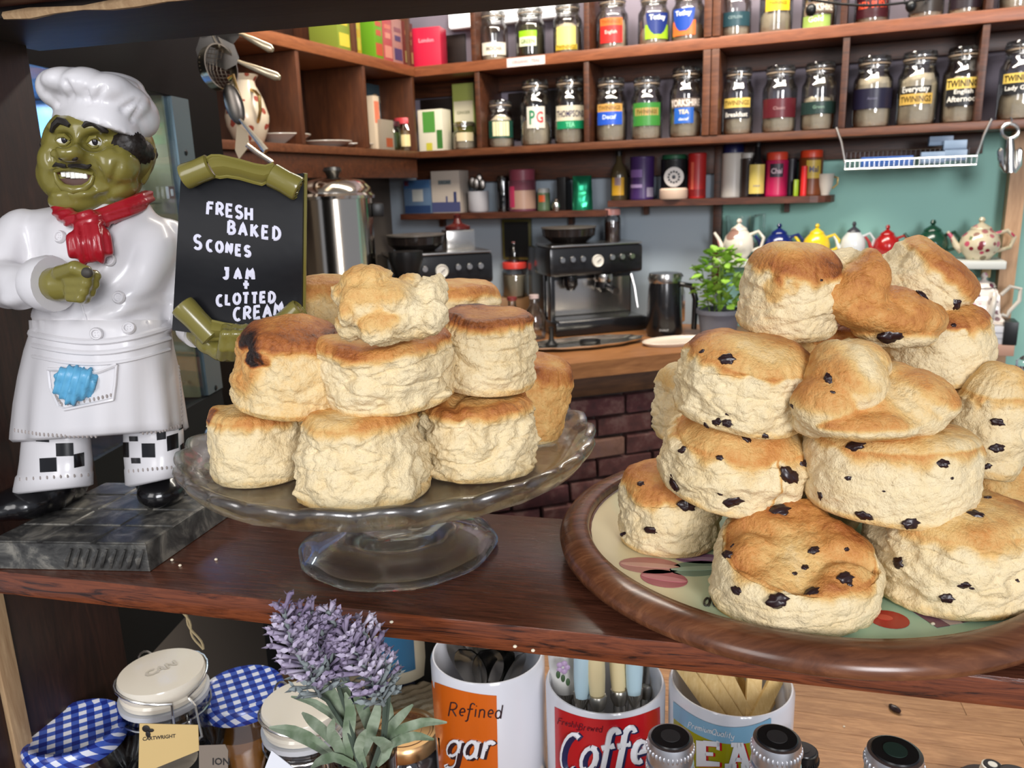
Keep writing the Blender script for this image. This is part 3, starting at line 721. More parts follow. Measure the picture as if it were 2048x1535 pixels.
def blobscone(prims, voxel, seed, c0, label, group, name, bakefn, amp=.0016, fr=70, smooth=3, ridge=0.0):
    q = G()
    for (px, py, dyy, rx, ry, rz, rot) in prims:
        c = on_y(px, py, c0.y + dyy); k = depth(c) / F_PX
        q.ell(c, (rx * k, ry * k, rz * k), rot=Matrix.Rotation(R(rot), 4, 'Y'), nu=20, nv=14)
    m = remesh(q, voxel, smooth); ns = normals(m); o = Vector((seed * 3.1, seed * 1.7, seed)); bk = []
    for i, (p, n) in enumerate(zip(m.v, ns)):
        f = mn.fractal(p * fr + o, 1.0, 2.1, 5); r = 1 - abs(mn.noise(p * fr * .55 + o))
        w = bakefn(p, n); f += .35 * mn.fractal(p * fr * 4 + o, .8, 2.1, 3)
        m.v[i] = p + n * (amp * (f * (1.0 if w < .35 else .5)) + ridge * (r - .8) * (1 if w < .35 else .3)); bk.append(max(0, min(1, w + .10 * mn.noise(p * 55 + o))))
    c = sum(m.v, Vector()) / len(m.v); c.z = min(p.z for p in m.v); h = G(); h.v = [p - c for p in m.v]; h.f = m.f
    return put_scone(h, bk, Matrix.Translation(c), label, group, name=name)
c0 = on_z(785, 700, 1.337)
def b1(p, n):
    x, y = proj(p); t = sm(.0, .7, n.z * .8 - n.y * .35 + .05)
    broken = sm(795, 835, x + (y - 600) * .15 + 14 * mn.noise(p * 90)) * (1 - sm(650, 668, y))
    return (.30 * t + .14) * (1 - broken) + .03 * broken
blobscone([(775, 635, 0, 88, 80, 52, 0), (738, 600, -.004, 62, 62, 52, 0), (722, 570, 0, 44, 50, 40, -20), (745, 556, -.004, 34, 40, 26, 0), (790, 598, -.006, 50, 60, 40, 10), (838, 628, -.002, 48, 55, 46, 0), (858, 592, .002, 34, 42, 38, 0), (872, 572, .004, 20, 30, 22, 10), (694, 628, -.016, 20, 20, 26, 0), (705, 645, -.002, 34, 40, 34, 0), (865, 632, -.010, 30, 30, 36, 0), (820, 570, .010, 30, 30, 22, 0), (690, 590, 0, 22, 30, 30, 0), (752, 660, -.018, 40, 24, 30, 0)], .0011, 31, c0,
    'lumpy broken plain scone crowning the glass stand pile', PG, 'plain_scone', b1, amp=.0022, fr=110, ridge=.0022)
# ------------------------------------------------ fruit scones
TRZ = TC.z + .0163
def SF_(bx, by, z, wpx, hm, label, **kw): return S1(bx, by, z, wpx * 1.02, hm * 1.04, label, FGR, name='fruit_scone', **{**dict(rnd=.45, bleed=.2), **kw})
SF_(1580, 1188, TRZ, 296, .040, 'fruit scone with creased golden top front and centre on the tray', seed=41, taper=.02, brown=.50, crag=.6, crease=1.0, dome=.10, lip=.4, lump=.13, pitch=7, rnd=.7, bleed=.3)
SF_(1888, 1168, TRZ, 312, .049, 'large pale fruit scone at the front right of the tray', seed=42, taper=.03, brown=.40, crag=1.2, dome=.05, spin=50)
SF_(1337, 1072, TRZ, 204, .045, 'pale fruit scone at the far left of the tray', seed=43, taper=.05, brown=.48, crag=.8, dome=.12)
SF_(1968, 1040, TRZ, 190, .0600, 'brown fruit scone at the back right edge of the tray', seed=44, brown=.62, side=.42, crag=.6)
SF_(1585, 1040, TRZ, 230, .046, 'fruit scone hidden in the middle of the bottom layer on the tray', seed=45, brown=.4)
SF_(1800, 1000, TRZ, 230, .048, 'fruit scone hidden at the back of the bottom layer on the tray', seed=46, brown=.45)
SF_(1455, 968, 1.2370, 292, .0440, 'tilted fruit scone with large raisins at the left of the second layer', seed=47, taper=.05, brown=.42, crag=1.0, crease=.5, dome=.16, roll=8, pitch=8, lip=.4, rnd=.7, bleed=.3, lump=.1)
SF_(1763, 1005, 1.2370, 306, .0470, 'smooth pale fruit scone in the middle of the second layer', seed=48, taper=-.02, brown=.46, side=.05, crag=.5, dome=.03, roll=4, lip=.3, rnd=.25)
SF_(1945, 935, 1.2400, 160, .0560, 'pale fruit scone leaning at the right side of the second layer', seed=49, taper=.2, brown=.34, side=.1, crag=.7, roll=12, dome=.2)
SF_(1372, 868, 1.2400, 130, .0480, 'pale scone peeping out behind the left side of the fruit pile', seed=50, brown=.22, crag=1.0)
SF_(1474, 826, 1.2860, 256, .0430, 'golden topped fruit scone at the left of the third layer', seed=51, taper=.0, brown=.52, crag=1.1, dome=.14, roll=7, pitch=8, lip=.6, rnd=.6, lump=.09)
SF_(1872, 755, 1.2900, 206, .0430, 'pale scone with a patchy brown top at the right back of the third layer', seed=52, taper=.08, brown=.5, side=.04, crag=.5, roll=-6)
SF_(1650, 760, 1.2900, 150, .0380, 'dark scone in the shadowed gap between the top fruit scones', seed=53, brown=.66, side=.4)
SF_(1568, 655, 1.3310, 188, .0480, 'golden topped pale scone at the left of the top layer of the fruit pile', seed=54, taper=.04, brown=.54, crag=.7, dome=.13, roll=3, pitch=10, lip=.6, rnd=.5, lump=.08, burn=((-.62, -.78, .62, .3, .32), (-.3, -.95, .66, .2, .28)))
c0 = on_z(1745, 850, 1.288)
def b2(p, n):
    x, y = proj(p); t = .46 * sm(-.2, .5, n.z - n.y * .15)
    v = abs((x - 1700) - (y - 690) * 1.0 + 26 * mn.noise(p * 60)); seam = math.exp(-(v / 42) ** 2)
    t *= 1 - .75 * seam
    if y > 872: t = max(t, .45 * sm(868, 884, y))
    return t + .10
blobscone([(1745, 822, 0, 158, 95, 58, 2), (1690, 765, 0, 80, 90, 80, 0), (1672, 735, .004, 52, 70, 58, 0), (1722, 720, .006, 56, 60, 42, 14), (1650, 810, -.008, 66, 70, 62, 0), (1830, 790, .002, 78, 85, 52, 12), (1868, 806, -.004, 46, 60, 40, 8), (1790, 762, .010, 50, 60, 40, 20), (1620, 838, 0, 36, 60, 36, 0), (1735, 850, -.020, 110, 50, 30, 0)], .0012, 32, c0,
    'wide flat fruit scone with folded golden crust in the middle of the fruit pile', FGR, 'fruit_scone', b2, amp=.0014, fr=80, ridge=.0006)
c0 = on_z(1745, 660, 1.330)
def b3(p, n):
    x, y = proj(p)
    brk = 1 - sm(-9, 9, (x - 1612) * .65 + (y - 602) * .76 + 9 * mn.noise(p * 90)) if x < 1780 else 0
    low = sm(662, 682, y - (x - 1740) * .02)
    return (.52 + .08 * n.z) * (1 - brk) * (1 - low) + .06
blobscone([(1752, 628, -.004, 118, 70, 40, 14), (1800, 622, 0, 92, 70, 46, 20), (1720, 580, -.006, 62, 56, 44, 45), (1735, 555, -.006, 44, 46, 46, 40), (1732, 528, -.002, 26, 36, 34, 30), (1690, 590, -.012, 52, 30, 28, -38), (1672, 590, -.006, 56, 44, 34, -28), (1660, 545, .010, 40, 40, 44, -20), (1690, 530, .014, 36, 40, 34, 0), (1632, 598, -.004, 26, 30, 16, 0), (1790, 665, -.002, 86, 60, 30, 6), (1850, 640, .006, 40, 50, 38, 0)], .0012, 33, c0,
    'broken fruit scone with peaked brown crust at the top front of the fruit pile', FGR, 'fruit_scone', b3, amp=.0016, fr=95, ridge=.0008)
c0 = on_y(1835, 575, on_z(1745, 660, 1.330).y + .045)
Rr = px2m(176, c0) / 2
g_, bk_ = scone_geo(Rr, .046, seed=55, taper=.05, brown=.56, side=.06, crag=.8, dome=.12, lip=.4)
M_ = Matrix.Translation(c0) @ Matrix.Rotation(R(42), 4, 'Y') @ Matrix.Rotation(R(18), 4, 'X') @ Matrix.Translation((0, 0, -.023))
put_scone(g_, bk_, M_, 'pale scone tipped on its side at the very top right of the fruit pile', FGR, name='fruit_scone')

def under(x, y, z, Rr, H, seed, label, group, name, **kw):
    g, bk = scone_geo(Rr, H, seed, **kw); return put_scone(g, bk, Matrix.Translation((x, y, z)), label, group, name=name)
under(.283, .513, 1.2425, .036, .0440, 46, 'fruit scone tucked at the back right of the second layer', FGR, 'fruit_scone', brown=.45)
under(.206, .519, 1.2425, .036, .0440, 45, 'fruit scone tucked at the back middle of the second layer', FGR, 'fruit_scone', brown=.45)
under(-.030, .577, PLZ, .036, .0480, 44, 'plain scone at the back right of the bottom layer on the glass stand', PG, 'plain_scone', brown=.5)
under(-.137, .580, PLZ, .036, .0480, 53, 'plain scone at the back left of the bottom layer on the glass stand', PG, 'plain_scone', brown=.5)
# raisins: (px, py, length px, turn)
RAIS = [(1282, 967, 20, 40), (1375, 1010, 44, 5), (1248, 1066, 22, 30), (1304, 1061, 34, -8), (1347, 966, 38, 30), (1365, 898, 22, 0), (1440, 915, 18, 20), (1412, 850, 18, 60), (1434, 842, 30, 10), (1455, 846, 26, 20), (1492, 876, 26, 50), (1580, 950, 50, 45), (1468, 1003, 46, -12), (1440, 988, 12, 0), (1530, 872, 20, 40),
 (1455, 718, 38, 5), (1352, 722, 14, 0), (1404, 702, 14, 0), (1454, 828, 14, 0), (1656, 757, 28, 70), (1666, 784, 12, 30), (1584, 812, 14, 0), (1712, 890, 40, 2), (1606, 926, 30, 20), (1640, 990, 24, 60), (1697, 956, 16, 0), (1730, 1032, 40, 10), (1823, 1046, 40, -3), (1885, 926, 30, 10), (1768, 982, 8, 0), (1996, 845, 30, 10), (1995, 895, 32, -8), (1974, 932, 22, -12), (1905, 956, 10, 0), (1952, 1028, 36, 35), (1976, 994, 18, 0),
 (1560, 1020, 48, 8), (1628, 1100, 26, -20), (1556, 1200, 50, -10), (1692, 1155, 40, -5), (1610, 1134, 20, -30), (1590, 1146, 14, 0), (1624, 1183, 38, -12), (1454, 1108, 28, 20), (1474, 1180, 30, 20), (1694, 1098, 14, 0), (1795, 1125, 38, 0), (1929, 1170, 30, -20), (1895, 1196, 32, 5), (2034, 1160, 12, 60), (1944, 1176, 12, 0), (1845, 590, 30, 50), (1912, 606, 34, 70), (1783, 673, 58, 10), (1908, 650, 14, 0), (1642, 560, 10, 0), (1465, 1090, 12, 0), (1700, 1168, 16, 30)]
RAI, nt, b = _base('raisin_skin'); v = _coord(nt)
nt.links.new(_ramp(nt, _noise(nt, v, 160, 4), [(.35, srgb(22, 12, 14)), (.6, srgb(46, 22, 24)), (.75, srgb(84, 40, 30))]), b.inputs['Base Color']); b.inputs['Roughness'].default_value = .32
rme = []
for k in range(3):
    q = G(); q.ell((0, 0, 0), (1, .62, .42), nu=18, nv=12)
    for i, p in enumerate(q.v):
        w = 1 + .42 * mn.noise(p * 1.9 + Vector((k * 9, 0, 0))) - .22 * abs(math.sin(p.y * 7 + 2 * mn.noise(p * 2 + Vector((0, k * 5, 0)))))
        q.v[i] = p * w
    rme.append(meshdata('raisin', q, RAI, None, True, 0))
for i, (px, py, L, turn) in enumerate(RAIS):
    d = ray(px, py).normalized(); best = None
    for (o, bv, M) in BAKED:
        if not o.name.startswith('fruit'): continue
        p, n, _, t = bv.ray_cast(CAM, d)
        if p is not None and (best is None or t < best[0]): best = (t, p, n, o, M)
    if best is None: continue
    t, p, n, o, M = best
    if n.dot(d) > 0: n = -n
    k = L / 2 * depth(p) / F_PX * 1.02
    xa = (RGT * math.cos(R(turn)) - UPV * math.sin(R(turn))); xa = (xa - n * xa.dot(n)).normalized(); ya = n.cross(xa)
    e = link('raisin', rme[i % 3], o)
    mm = Matrix(((xa.x, ya.x, n.x, p.x), (xa.y, ya.y, n.y, p.y), (xa.z, ya.z, n.z, p.z), (0, 0, 0, 1))) @ Matrix.Diagonal((k, k * 1.05, k * .75, 1))
    e.matrix_basis = M.inverted() @ mm
# ================================================================== chef figurine
YC = .562
KX = .000362
def K(px, py, d=0.0): return on_y(px, py, YC + d * KX)
RESW = P('white_resin', srgb(208, 206, 208), .30, spec=.5, coat=.15, bump=(90, .12, .001))
OLIVE = P('olive_resin', srgb(118, 110, 52), .26, coat=.25, bump=(70, .1, .001))
RED = P('red_resin', srgb(150, 22, 34), .28, coat=.2)
BLK = P('black_resin', srgb(16, 15, 17), .22, coat=.3)
HAIR = P('hair_resin', srgb(30, 24, 20), .5, bump=(60, .8, .002, 3, (1, 1, .25)))
BLUE = P('blue_resin', srgb(92, 160, 196), .35)
SLATE, nt, b = _base('plinth_pewter'); v = _coord(nt); f = _noise(nt, v, 45, 5, .65, .8)
nt.links.new(_ramp(nt, f, [(.34, srgb(46, 45, 44)), (.5, srgb(82, 81, 78)), (.66, srgb(140, 136, 126))]), b.inputs['Base Color']); b.inputs['Roughness'].default_value = .35; b.inputs['Metallic'].default_value = .35
pA = on_z(300, 1142, ZT + .0004); pL = on_z(0, 1136, ZT + .0004); pRr = on_z(440, 1044, ZT + .0004)
ux = (pL - pA).normalized(); uy = (pRr - pA).normalized()
PH = on_plane(300, 1091, pA, Vector((0, 1, 0))).z - pA.z
chef = thing('chef_figurine', 'laughing resin chef figurine in white apron and tall hat on a slate plinth', 'figurine', on_z(190, 1030, ZT + .0004))
LA, LB = .118, .118
def pl_pt(a, c, z): p = pA + ux * (a * LA) + uy * (c * LB); return Vector((p.x, p.y, pA.z + z))
q = G(); q.hexa([pl_pt(1, 0, 0), pl_pt(0, 0, 0), pl_pt(0, 1, 0), pl_pt(1, 1, 0), pl_pt(1, .01, PH), pl_pt(.01, .01, PH), pl_pt(.01, .99, PH), pl_pt(1, .99, PH)])
plinth = obj('plinth', q, SLATE, chef, True, smooth=False)
q = G()                                      # incised floor tiles: raised slabs with grooves between
for a in range(3):
    for c in range(4):
        x0, x1, y0, y1 = a / 3 + .02, (a + 1) / 3 - .012, c / 4 + .02, (c + 1) / 4 - .012
        q.hexa([pl_pt(x1, y0, PH), pl_pt(x0, y0, PH), pl_pt(x0, y1, PH), pl_pt(x1, y1, PH), pl_pt(x1 - .006, y0 + .006, PH + .0008), pl_pt(x0 + .006, y0 + .006, PH + .0008), pl_pt(x0 + .006, y1 - .006, PH + .0008), pl_pt(x1 - .006, y1 - .006, PH + .0008)])
me_t = obj('floor_tiles', q, SLATE, plinth, True, smooth=False); me_t['kind'] = 'stuff'
q = G()
for i in range(9):                           # leaf moulding along the front edge
    a = .04 + i * .055
    q.tube([pl_pt(a + .03, -.004, .002), pl_pt(a + .01, -.012, PH * .5), pl_pt(a - .02, -.004, PH * .85)], [.0008, .0022, .0008], 6)
obj('carved_leaf', q, SLATE, plinth, True)['kind'] = 'stuff'
def ring(py, xl, xr, db, df, yb=0.0, n=48, tilt=0.0, fold=None):
    """horizontal ring seen between columns xl and xr at row py; df in front, db behind (px)"""
    cx_, rx = (xl + xr) / 2, (xr - xl) / 2; out = []
    for k in range(n):
        a = 2 * math.pi * k / n; c, s = math.cos(a), math.sin(a)
        dd = s * (db if s > 0 else df) + yb
        m = 1.0 if fold is None else fold(a, py)
        out.append(K(cx_ + rx * c * m, py + tilt * c, dd * m))
    return out
def fold_skirt(a, py):
    w = max(0.0, (py - 660) / 210.0)
    return 1 + w * (.030 * math.sin(8 * a + 1) + .016 * math.sin(15 * a))
# coat: torso + sleeves grown into one skin
q = G()
q.loft([ring(*r) for r in ((405, 118, 292, 62, 62), (425, 60, 320, 70, 72), (445, 34, 340, 84, 88), (480, 36, 350, 94, 104), (530, 48, 348, 98, 118), (590, 58, 342, 100, 130), (640, 62, 336, 98, 132), (690, 58, 340, 98, 126), (720, 60, 340, 90, 110))])
def cap(q, pts, n=14): q.tube([p for p, r in pts], [r * KX for p, r in pts], n); [q.ell(p, (r * KX,) * 3, nu=14, nv=10) for p, r in pts]
cap(q, [(K(42, 470, -10), 48), (K(14, 520, -40), 50), (K(10, 568, -66), 47), (K(48, 572, -112), 44), (K(92, 570, -132), 42)])
cap(q, [(K(322, 470, 10), 42), (K(352, 540, 20), 38), (K(372, 610, 0), 32), (K(386, 660, -30), 28)])
coat = remesh(q, .0024, 6)
for i, (p, n) in enumerate(zip(coat.v, normals(coat))):     # drag folds in the cloth
    x, y = proj(p)
    d = .0025 * math.sin((x * .75 + y * .55) * .075 + 2.2 * mn.noise(p * 26)) * (1 if x > 170 else .5)
    d += .0014 * math.sin((y + x * .2) * .16 + 3 * mn.noise(p * 30)) * sm(560, 640, y)
    coat.v[i] = p + n * (d * (1 - .7 * math.exp(-((x - 165) / 50) ** 2 - ((y - 500) / 80) ** 2)))
coat_o = obj('coat', coat, RESW, chef, True, ang=0)
CB = bvh(coat)
# apron skirt
rings = []
for py, xl, xr, db, df, t in ((640, 58, 340, 100, 136, 0), (665, 56, 343, 104, 144, 0), (700, 46, 350, 108, 148, -1), (750, 36, 358, 112, 150, -3), (800, 28, 364, 116, 152, -6), (850, 23, 369, 118, 152, -10), (866, 22, 371, 118, 152, -12), (872, 30, 364, 110, 144, -12), (860, 50, 340, 90, 120, -10)):
    rings.append(ring(py, xl, xr, db, df, 0, 96, t, fold_skirt))
apron = G(); apron.loft(rings)
for i, p in enumerate(apron.v):
    x, y = proj(p)
    if 640 < y < 745: apron.v[i] = p + Vector((0, -1, 0)) * (.0016 * math.sin(y * .17 + abs(x - 190) * -.06) * (1 - sm(700, 745, y)))
ap = obj('apron', apron, RESW, chef, True, ang=0); AB = bvh(apron)
def onmap(B, pts, lift=.0006, fb=None):
    out = []
    for x, y in pts:
        p, n = hit(B, x, y, lift)
        out.append(p if p is not None else (out[-1] if out else fb))
    return out
def seg(pts, k=14):
    o = []
    for a, b_ in zip(pts, pts[1:]): o += [(a[0] + (b_[0] - a[0]) * i / k, a[1] + (b_[1] - a[1]) * i / k) for i in range(k)]
    return o + [pts[-1]]
q = G(); q.tube(onmap(AB, seg([(98, 738), (102, 775), (118, 812), (130, 818), (190, 806), (226, 798), (230, 770), (234, 728)])), .0012, 6)
q.tube(onmap(AB, seg([(98, 738), (120, 738), (160, 752), (200, 742), (234, 728)])), .0014, 6); obj('apron_pocket_seam', q, RESW, ap, True)
q = G()
for x, y in seg([(30, 860), (80, 868), (140, 872), (200, 872), (260, 868), (320, 862), (358, 852)], 7) + seg([(352, 690), (358, 740), (362, 790), (364, 845)], 7) + seg([(108, 786), (124, 808), (180, 800), (222, 790)], 5):
    p, n = hit(AB, x, y, 0)
    if p is not None: q.ell(p, (.0009, .0009, .0014), nu=6, nv=4)
obj('stitch', q, P('stitch_grey', srgb(150, 142, 138), .5), ap, True)['kind'] = 'stuff'
q = G()
for x, y, rx, rz in ((148, 752, 36, 20), (132, 772, 22, 24), (150, 776, 22, 26), (168, 768, 20, 28), (182, 758, 14, 22), (146, 794, 16, 14)):
    p, n = hit(AB, x, y, .001); q.ell(p, (rx * KX, 16 * KX, rz * KX), nu=12, nv=8)
tw = remesh(q, .0016, 2)
for i, (p, n) in enumerate(zip(tw.v, normals(tw))): x, y = proj(p); tw.v[i] = p + n * (.0012 * math.sin(x * .42 + y * .12))
obj('pocket_towel', tw, BLUE, chef, True, ang=0)
# waist sash fold
q = G()
for y0, r_ in ((668, .0022), (690, .0018), (712, .0013)):
    pts = []
    for i in range(17): x = 66 + i * 17; pts.append((x, y0 + 22 * math.sin(math.pi * i / 16) - 14 * i / 16))
    q.tube([p for p in onmap(AB, pts, .0002, K(66, y0))], r_, 7)
obj('apron_tie', q, RESW, ap, True)
# buttons
bm_ = G(); bm_.lathe([(0, .0012), (.0022, .0012), (.0027, .0022), (.0035, .0022), (.0042, .001), (.0042, 0), (0, 0)], 18)
for sx_, sy_ in ((.0009, .0009), (-.0009, .0009), (.0009, -.0009), (-.0009, -.0009)): bm_.lathe([(0, .0018), (.0004, .0016), (.0005, .0012)], 6, Matrix.Translation((sx_, sy_, 0)))
bme_ = meshdata('button', bm_, RESW)
for x, y in ((122, 474), (211, 453), (218, 520), (239, 595), (194, 667), (258, 657)):
    p, n = hit(CB, x, y, .0003)
    if y > 640: p2, n2 = hit(AB, x, y, .0003); p, n = (p2, n2) if p2 is not None and depth(p2) < depth(p) else (p, n)
    e = link('button', bme_, chef); e.matrix_basis = pmat(chef).inverted() @ Matrix.Translation(p) @ n.to_track_quat('Z', 'Y').to_matrix().to_4x4()
q = G(); q.tube(onmap(CB, seg([(158, 590), (172, 640), (188, 668)]), .0002), .0008, 6); obj('coat_placket', q, RESW, coat_o, True)
# cuff and right fist
q = G(); q.tube([K(84, 566, -150), K(100, 568, -162), K(110, 568, -166)], [46 * KX, 50 * KX, 47 * KX], 24)
obj('cuff', q, RESW, coat_o, True)
q = G()
q.ell(K(128, 566, -182), (36 * KX, 26 * KX, 30 * KX), nu=18, nv=12); cap(q, [(K(96, 568, -160), 28), (K(120, 568, -178), 30)])
for i, (y, l) in enumerate(((548, 60), (564, 58), (580, 50), (594, 38))):
    r_ = 11.5 - i * .8
    cap(q, [(K(140, y, -206), r_), (K(140 + l * .55, y + 2, -214), r_), (K(140 + l * .82, y + 4, -196), r_ * .95), (K(140 + l * .60, y + 6, -180), r_ * .85)], 10)
cap(q, [(K(122, 546, -200), 14), (K(150, 536, -216), 13), (K(172, 543, -216), 11), (K(176, 548, -212), 10)], 10)
fist = remesh(q, .0011, 2); obj('right_hand', fist, OLIVE, chef, True, ang=0)
q = G(); p, n = hit(bvh(fist), 174, 546, -.001)
q.ell(p, (.0036, .0022, .0032), nu=14, nv=8); obj('thumb_nail', q, P('dark_chip', srgb(58, 54, 48), .6), chef, True)
# ------------------------------------------------ head
q = G()
for (x, y, d, rx, ry, rz) in ((200, 300, 0, 98, 92, 84), (182, 350, -8, 92, 88, 66), (190, 388, -10, 74, 70, 42), (116, 324, -52, 33, 36, 38), (226, 330, -66, 46, 44, 40), (232, 366, -50, 38, 40, 34), (152, 402, -62, 50, 34, 24), (126, 366, -58, 26, 30, 34), (150, 336, -84, 52, 22, 10), (146, 388, -84, 42, 18, 12), (140, 303, -116, 25, 25, 19), (116, 310, -98, 16, 17, 13), (166, 309, -102, 18, 18, 14), (126, 252, -74, 30, 18, 12), (192, 256, -80, 36, 18, 12), (190, 262, -30, 74, 70, 36)):
    q.ell(K(x, y, d), (rx * KX, ry * KX, rz * KX), nu=20, nv=14)
cap(q, [(K(160, 262, -84), 13), (K(150, 285, -94), 14), (K(141, 304, -104), 17)])
head = remesh(q, .0017, 7); HB = bvh(head)
# sculpt: eye sockets, mouth opening, laughter lines
hn = normals(head)
for i, (p, n) in enumerate(zip(head.v, hn)):
    if n.y > .3: continue
    x, y = proj(p); d = 0
    for (ex, ey, rx, ry, am) in ((127, 279, 22, 15, -.0042), (188, 284, 23, 16, -.0042), (147, 354, 40, 20, -.0065), (216, 282, 12, 10, -.001)):
        d += am * math.exp(-(((x - ex) / rx) ** 2 + ((y - ey) / ry) ** 2) ** 1.5)
    for (ax, ay, bx_, by_, w, am) in ((178, 312, 208, 372, 9, -.0026), (104, 308, 100, 372, 8, -.0020), (236, 330, 214, 392, 8, -.0018), (200, 398, 240, 372, 7, -.0014), (212, 272, 236, 300, 6, -.001), (112, 378, 130, 396, 7, -.0012)):
        dx, dy_ = bx_ - ax, by_ - ay; tt = max(0, min(1, ((x - ax) * dx + (y - ay) * dy_) / (dx * dx + dy_ * dy_))); e = math.hypot(x - ax - tt * dx, y - ay - tt * dy_)
        d += am * math.exp(-(e / w) ** 2)
    head.v[i] = p + n * d
head_o = obj('head', head, OLIVE, chef, True, ang=0); HB = bvh(head)
def hpt(x, y, l=0.0): return hit(HB, x, y, l)[0]
MOUTHR = P('mouth_interior', srgb(70, 36, 22), .5); TEETH = P('teeth', srgb(236, 234, 226), .25); EYEW = P('eye_white', srgb(232, 230, 224), .2); IRIS = P('iris', srgb(34, 30, 36), .2)
q = G(); fr = []; bk = []
for i in range(26):
    a = 2 * math.pi * i / 26; x, y = 148 + 37 * math.cos(a), 356 + 17 * math.sin(a) + 5 * math.cos(a) ** 2 * -1.2; p = hpt(x, y, .0006); fr.append(p); bk.append(p + Vector((0, .002, 0)))
c_ = sum(fr, Vector()) / 26; b0 = len(q.v); q.v += fr + [hpt(148, 356, .0006)]; q.f += [(b0 + 26, b0 + (i + 1) % 26, b0 + i) for i in range(26)]
obj('mouth', q, MOUTHR, head_o, True)
for i, x in enumerate((128, 137, 147, 157, 166, 174)):
    y = 346 + i * 1.3 ; p = hpt(x, y, .0014); q = G(); q.box((0, 0, 0), (.0034 - .0002 * abs(i - 2), .0022, .0043 - .0003 * abs(i - 2)), None, .0008); q.v = [p + a for a in q.v]; obj('tooth', q, TEETH, head_o, True)
q = G(); q.tube([hpt(x, y, .0004) for x, y in ((110, 344), (116, 362), (128, 376), (148, 381), (168, 378), (182, 366), (188, 350))], [.0012, .002, .0027, .003, .0027, .002, .0012], 10); obj('lower_lip', q, OLIVE, head_o, True)
q = G(); q.tube([hpt(x, y, .0003) for x, y in ((110, 342), (124, 336), (140, 336), (152, 338), (170, 342), (188, 348))], [.001, .0018, .002, .002, .0018, .001], 8); obj('upper_lip', q, OLIVE, head_o, True)
q = G(); q.tube([hpt(x, y, .0002) for x, y in ((132, 331), (124, 330), (114, 328), (106, 333))], [.0012, .0016, .0014, .0005], 8); q.tube([hpt(x, y, .0002) for x, y in ((138, 331), (150, 329), (164, 330), (176, 333), (182, 329))], [.0012, .0015, .0019, .0016, .0006], 8); obj('moustache', q, HAIR, head_o, True)
for nx_, nr_ in ((121, .0018), (149, .0024)): q = G(); q.ell(hpt(nx_, 318, -.0008), (nr_, .0014, nr_ * .75), nu=10, nv=6); obj('nostril', q, P('nostril_dark', srgb(28, 20, 12), .6), head_o, True)
for (ex, ey, rx, ix, iy) in ((127, 279, 13, 128, 279), (187, 283, 13, 189, 282)):
    p = hpt(ex, ey); q = G(); q.ell(p + Vector((0, .0014, 0)), (rx * KX * 1.1, .0046, 11.5 * KX), nu=18, nv=12); e = obj('eye', q, EYEW, head_o, True)
    eb = bvh(q); pp, n = hit(eb, ix, iy, -.0006); q = G(); q.ell(pp, (5.6 * KX, .0014, 7 * KX), nu=12, nv=8); obj('iris', q, IRIS, head_o, True)
    q = G(); q.tube([hpt(ex - 15, ey + 2, .0006), hpt(ex - 7, ey - 12, .0016), hpt(ex + 4, ey - 13, .0018), hpt(ex + 15, ey + 1, .0008)], [.0008, .0015, .0015, .0008], 8)
    q.tube([hpt(ex - 14, ey + 4, .0006), hpt(ex - 4, ey + 12, .0006), hpt(ex + 6, ey + 11, .0006), hpt(ex + 15, ey + 3, .0006)], [.0006, .0011, .0011, .0006], 8); obj('eyelid', q, OLIVE, head_o, True)
q = G(); q.tube([hpt(x, y, .0006) for x, y in ((104, 262), (110, 250), (120, 243), (130, 245), (140, 252))], [.0012, .002, .0026, .0022, .0012], 8); obj('eyebrow', q, HAIR, head_o, True)
q = G(); q.tube([hpt(x, y, .0006) for x, y in ((166, 254), (174, 248), (186, 246), (198, 252), (208, 260), (215, 262))], [.001, .002, .0026, .0026, .0022, .0012], 8); obj('eyebrow', q, HAIR, head_o, True)
q = G(); earp = [K(274, 352, -10), K(276, 330, -14), K(282, 312, -10), (K(294, 312, 4)), K(296, 330, 6), K(288, 352, 4), K(280, 366, -2)]
q.tube(earp, [.0022, .0026, .003, .003, .0032, .0034, .003], 10); q.ell(K(285, 335, 4), (9 * KX, 16 * KX, 26 * KX)); er = remesh(q, .0012, 2); obj('ear', er, OLIVE, head_o, True, ang=0)
q = G()
for (x, y, d, rx, ry, rz, ro) in ((258, 292, -52, 30, 30, 30, 20), (276, 302, -22, 26, 40, 24, 25), (248, 308, -44, 10, 14, 20, 10), (292, 306, 20, 14, 40, 18, 20), (98, 290, 0, 10, 26, 16, 0), (215, 305, 50, 88, 62, 46, 0)): q.ell(K(x, y, d), (rx * KX, ry * KX, rz * KX), rot=Matrix.Rotation(R(ro), 4, 'Y'))
hr = remesh(q, .0016, 2)
for i, (p, n) in enumerate(zip(hr.v, normals(hr))): x, y = proj(p); hr.v[i] = p + n * (.0007 * math.sin(x * 1.1 + y * .35))
obj('hair', hr, HAIR, head_o, True, ang=0)
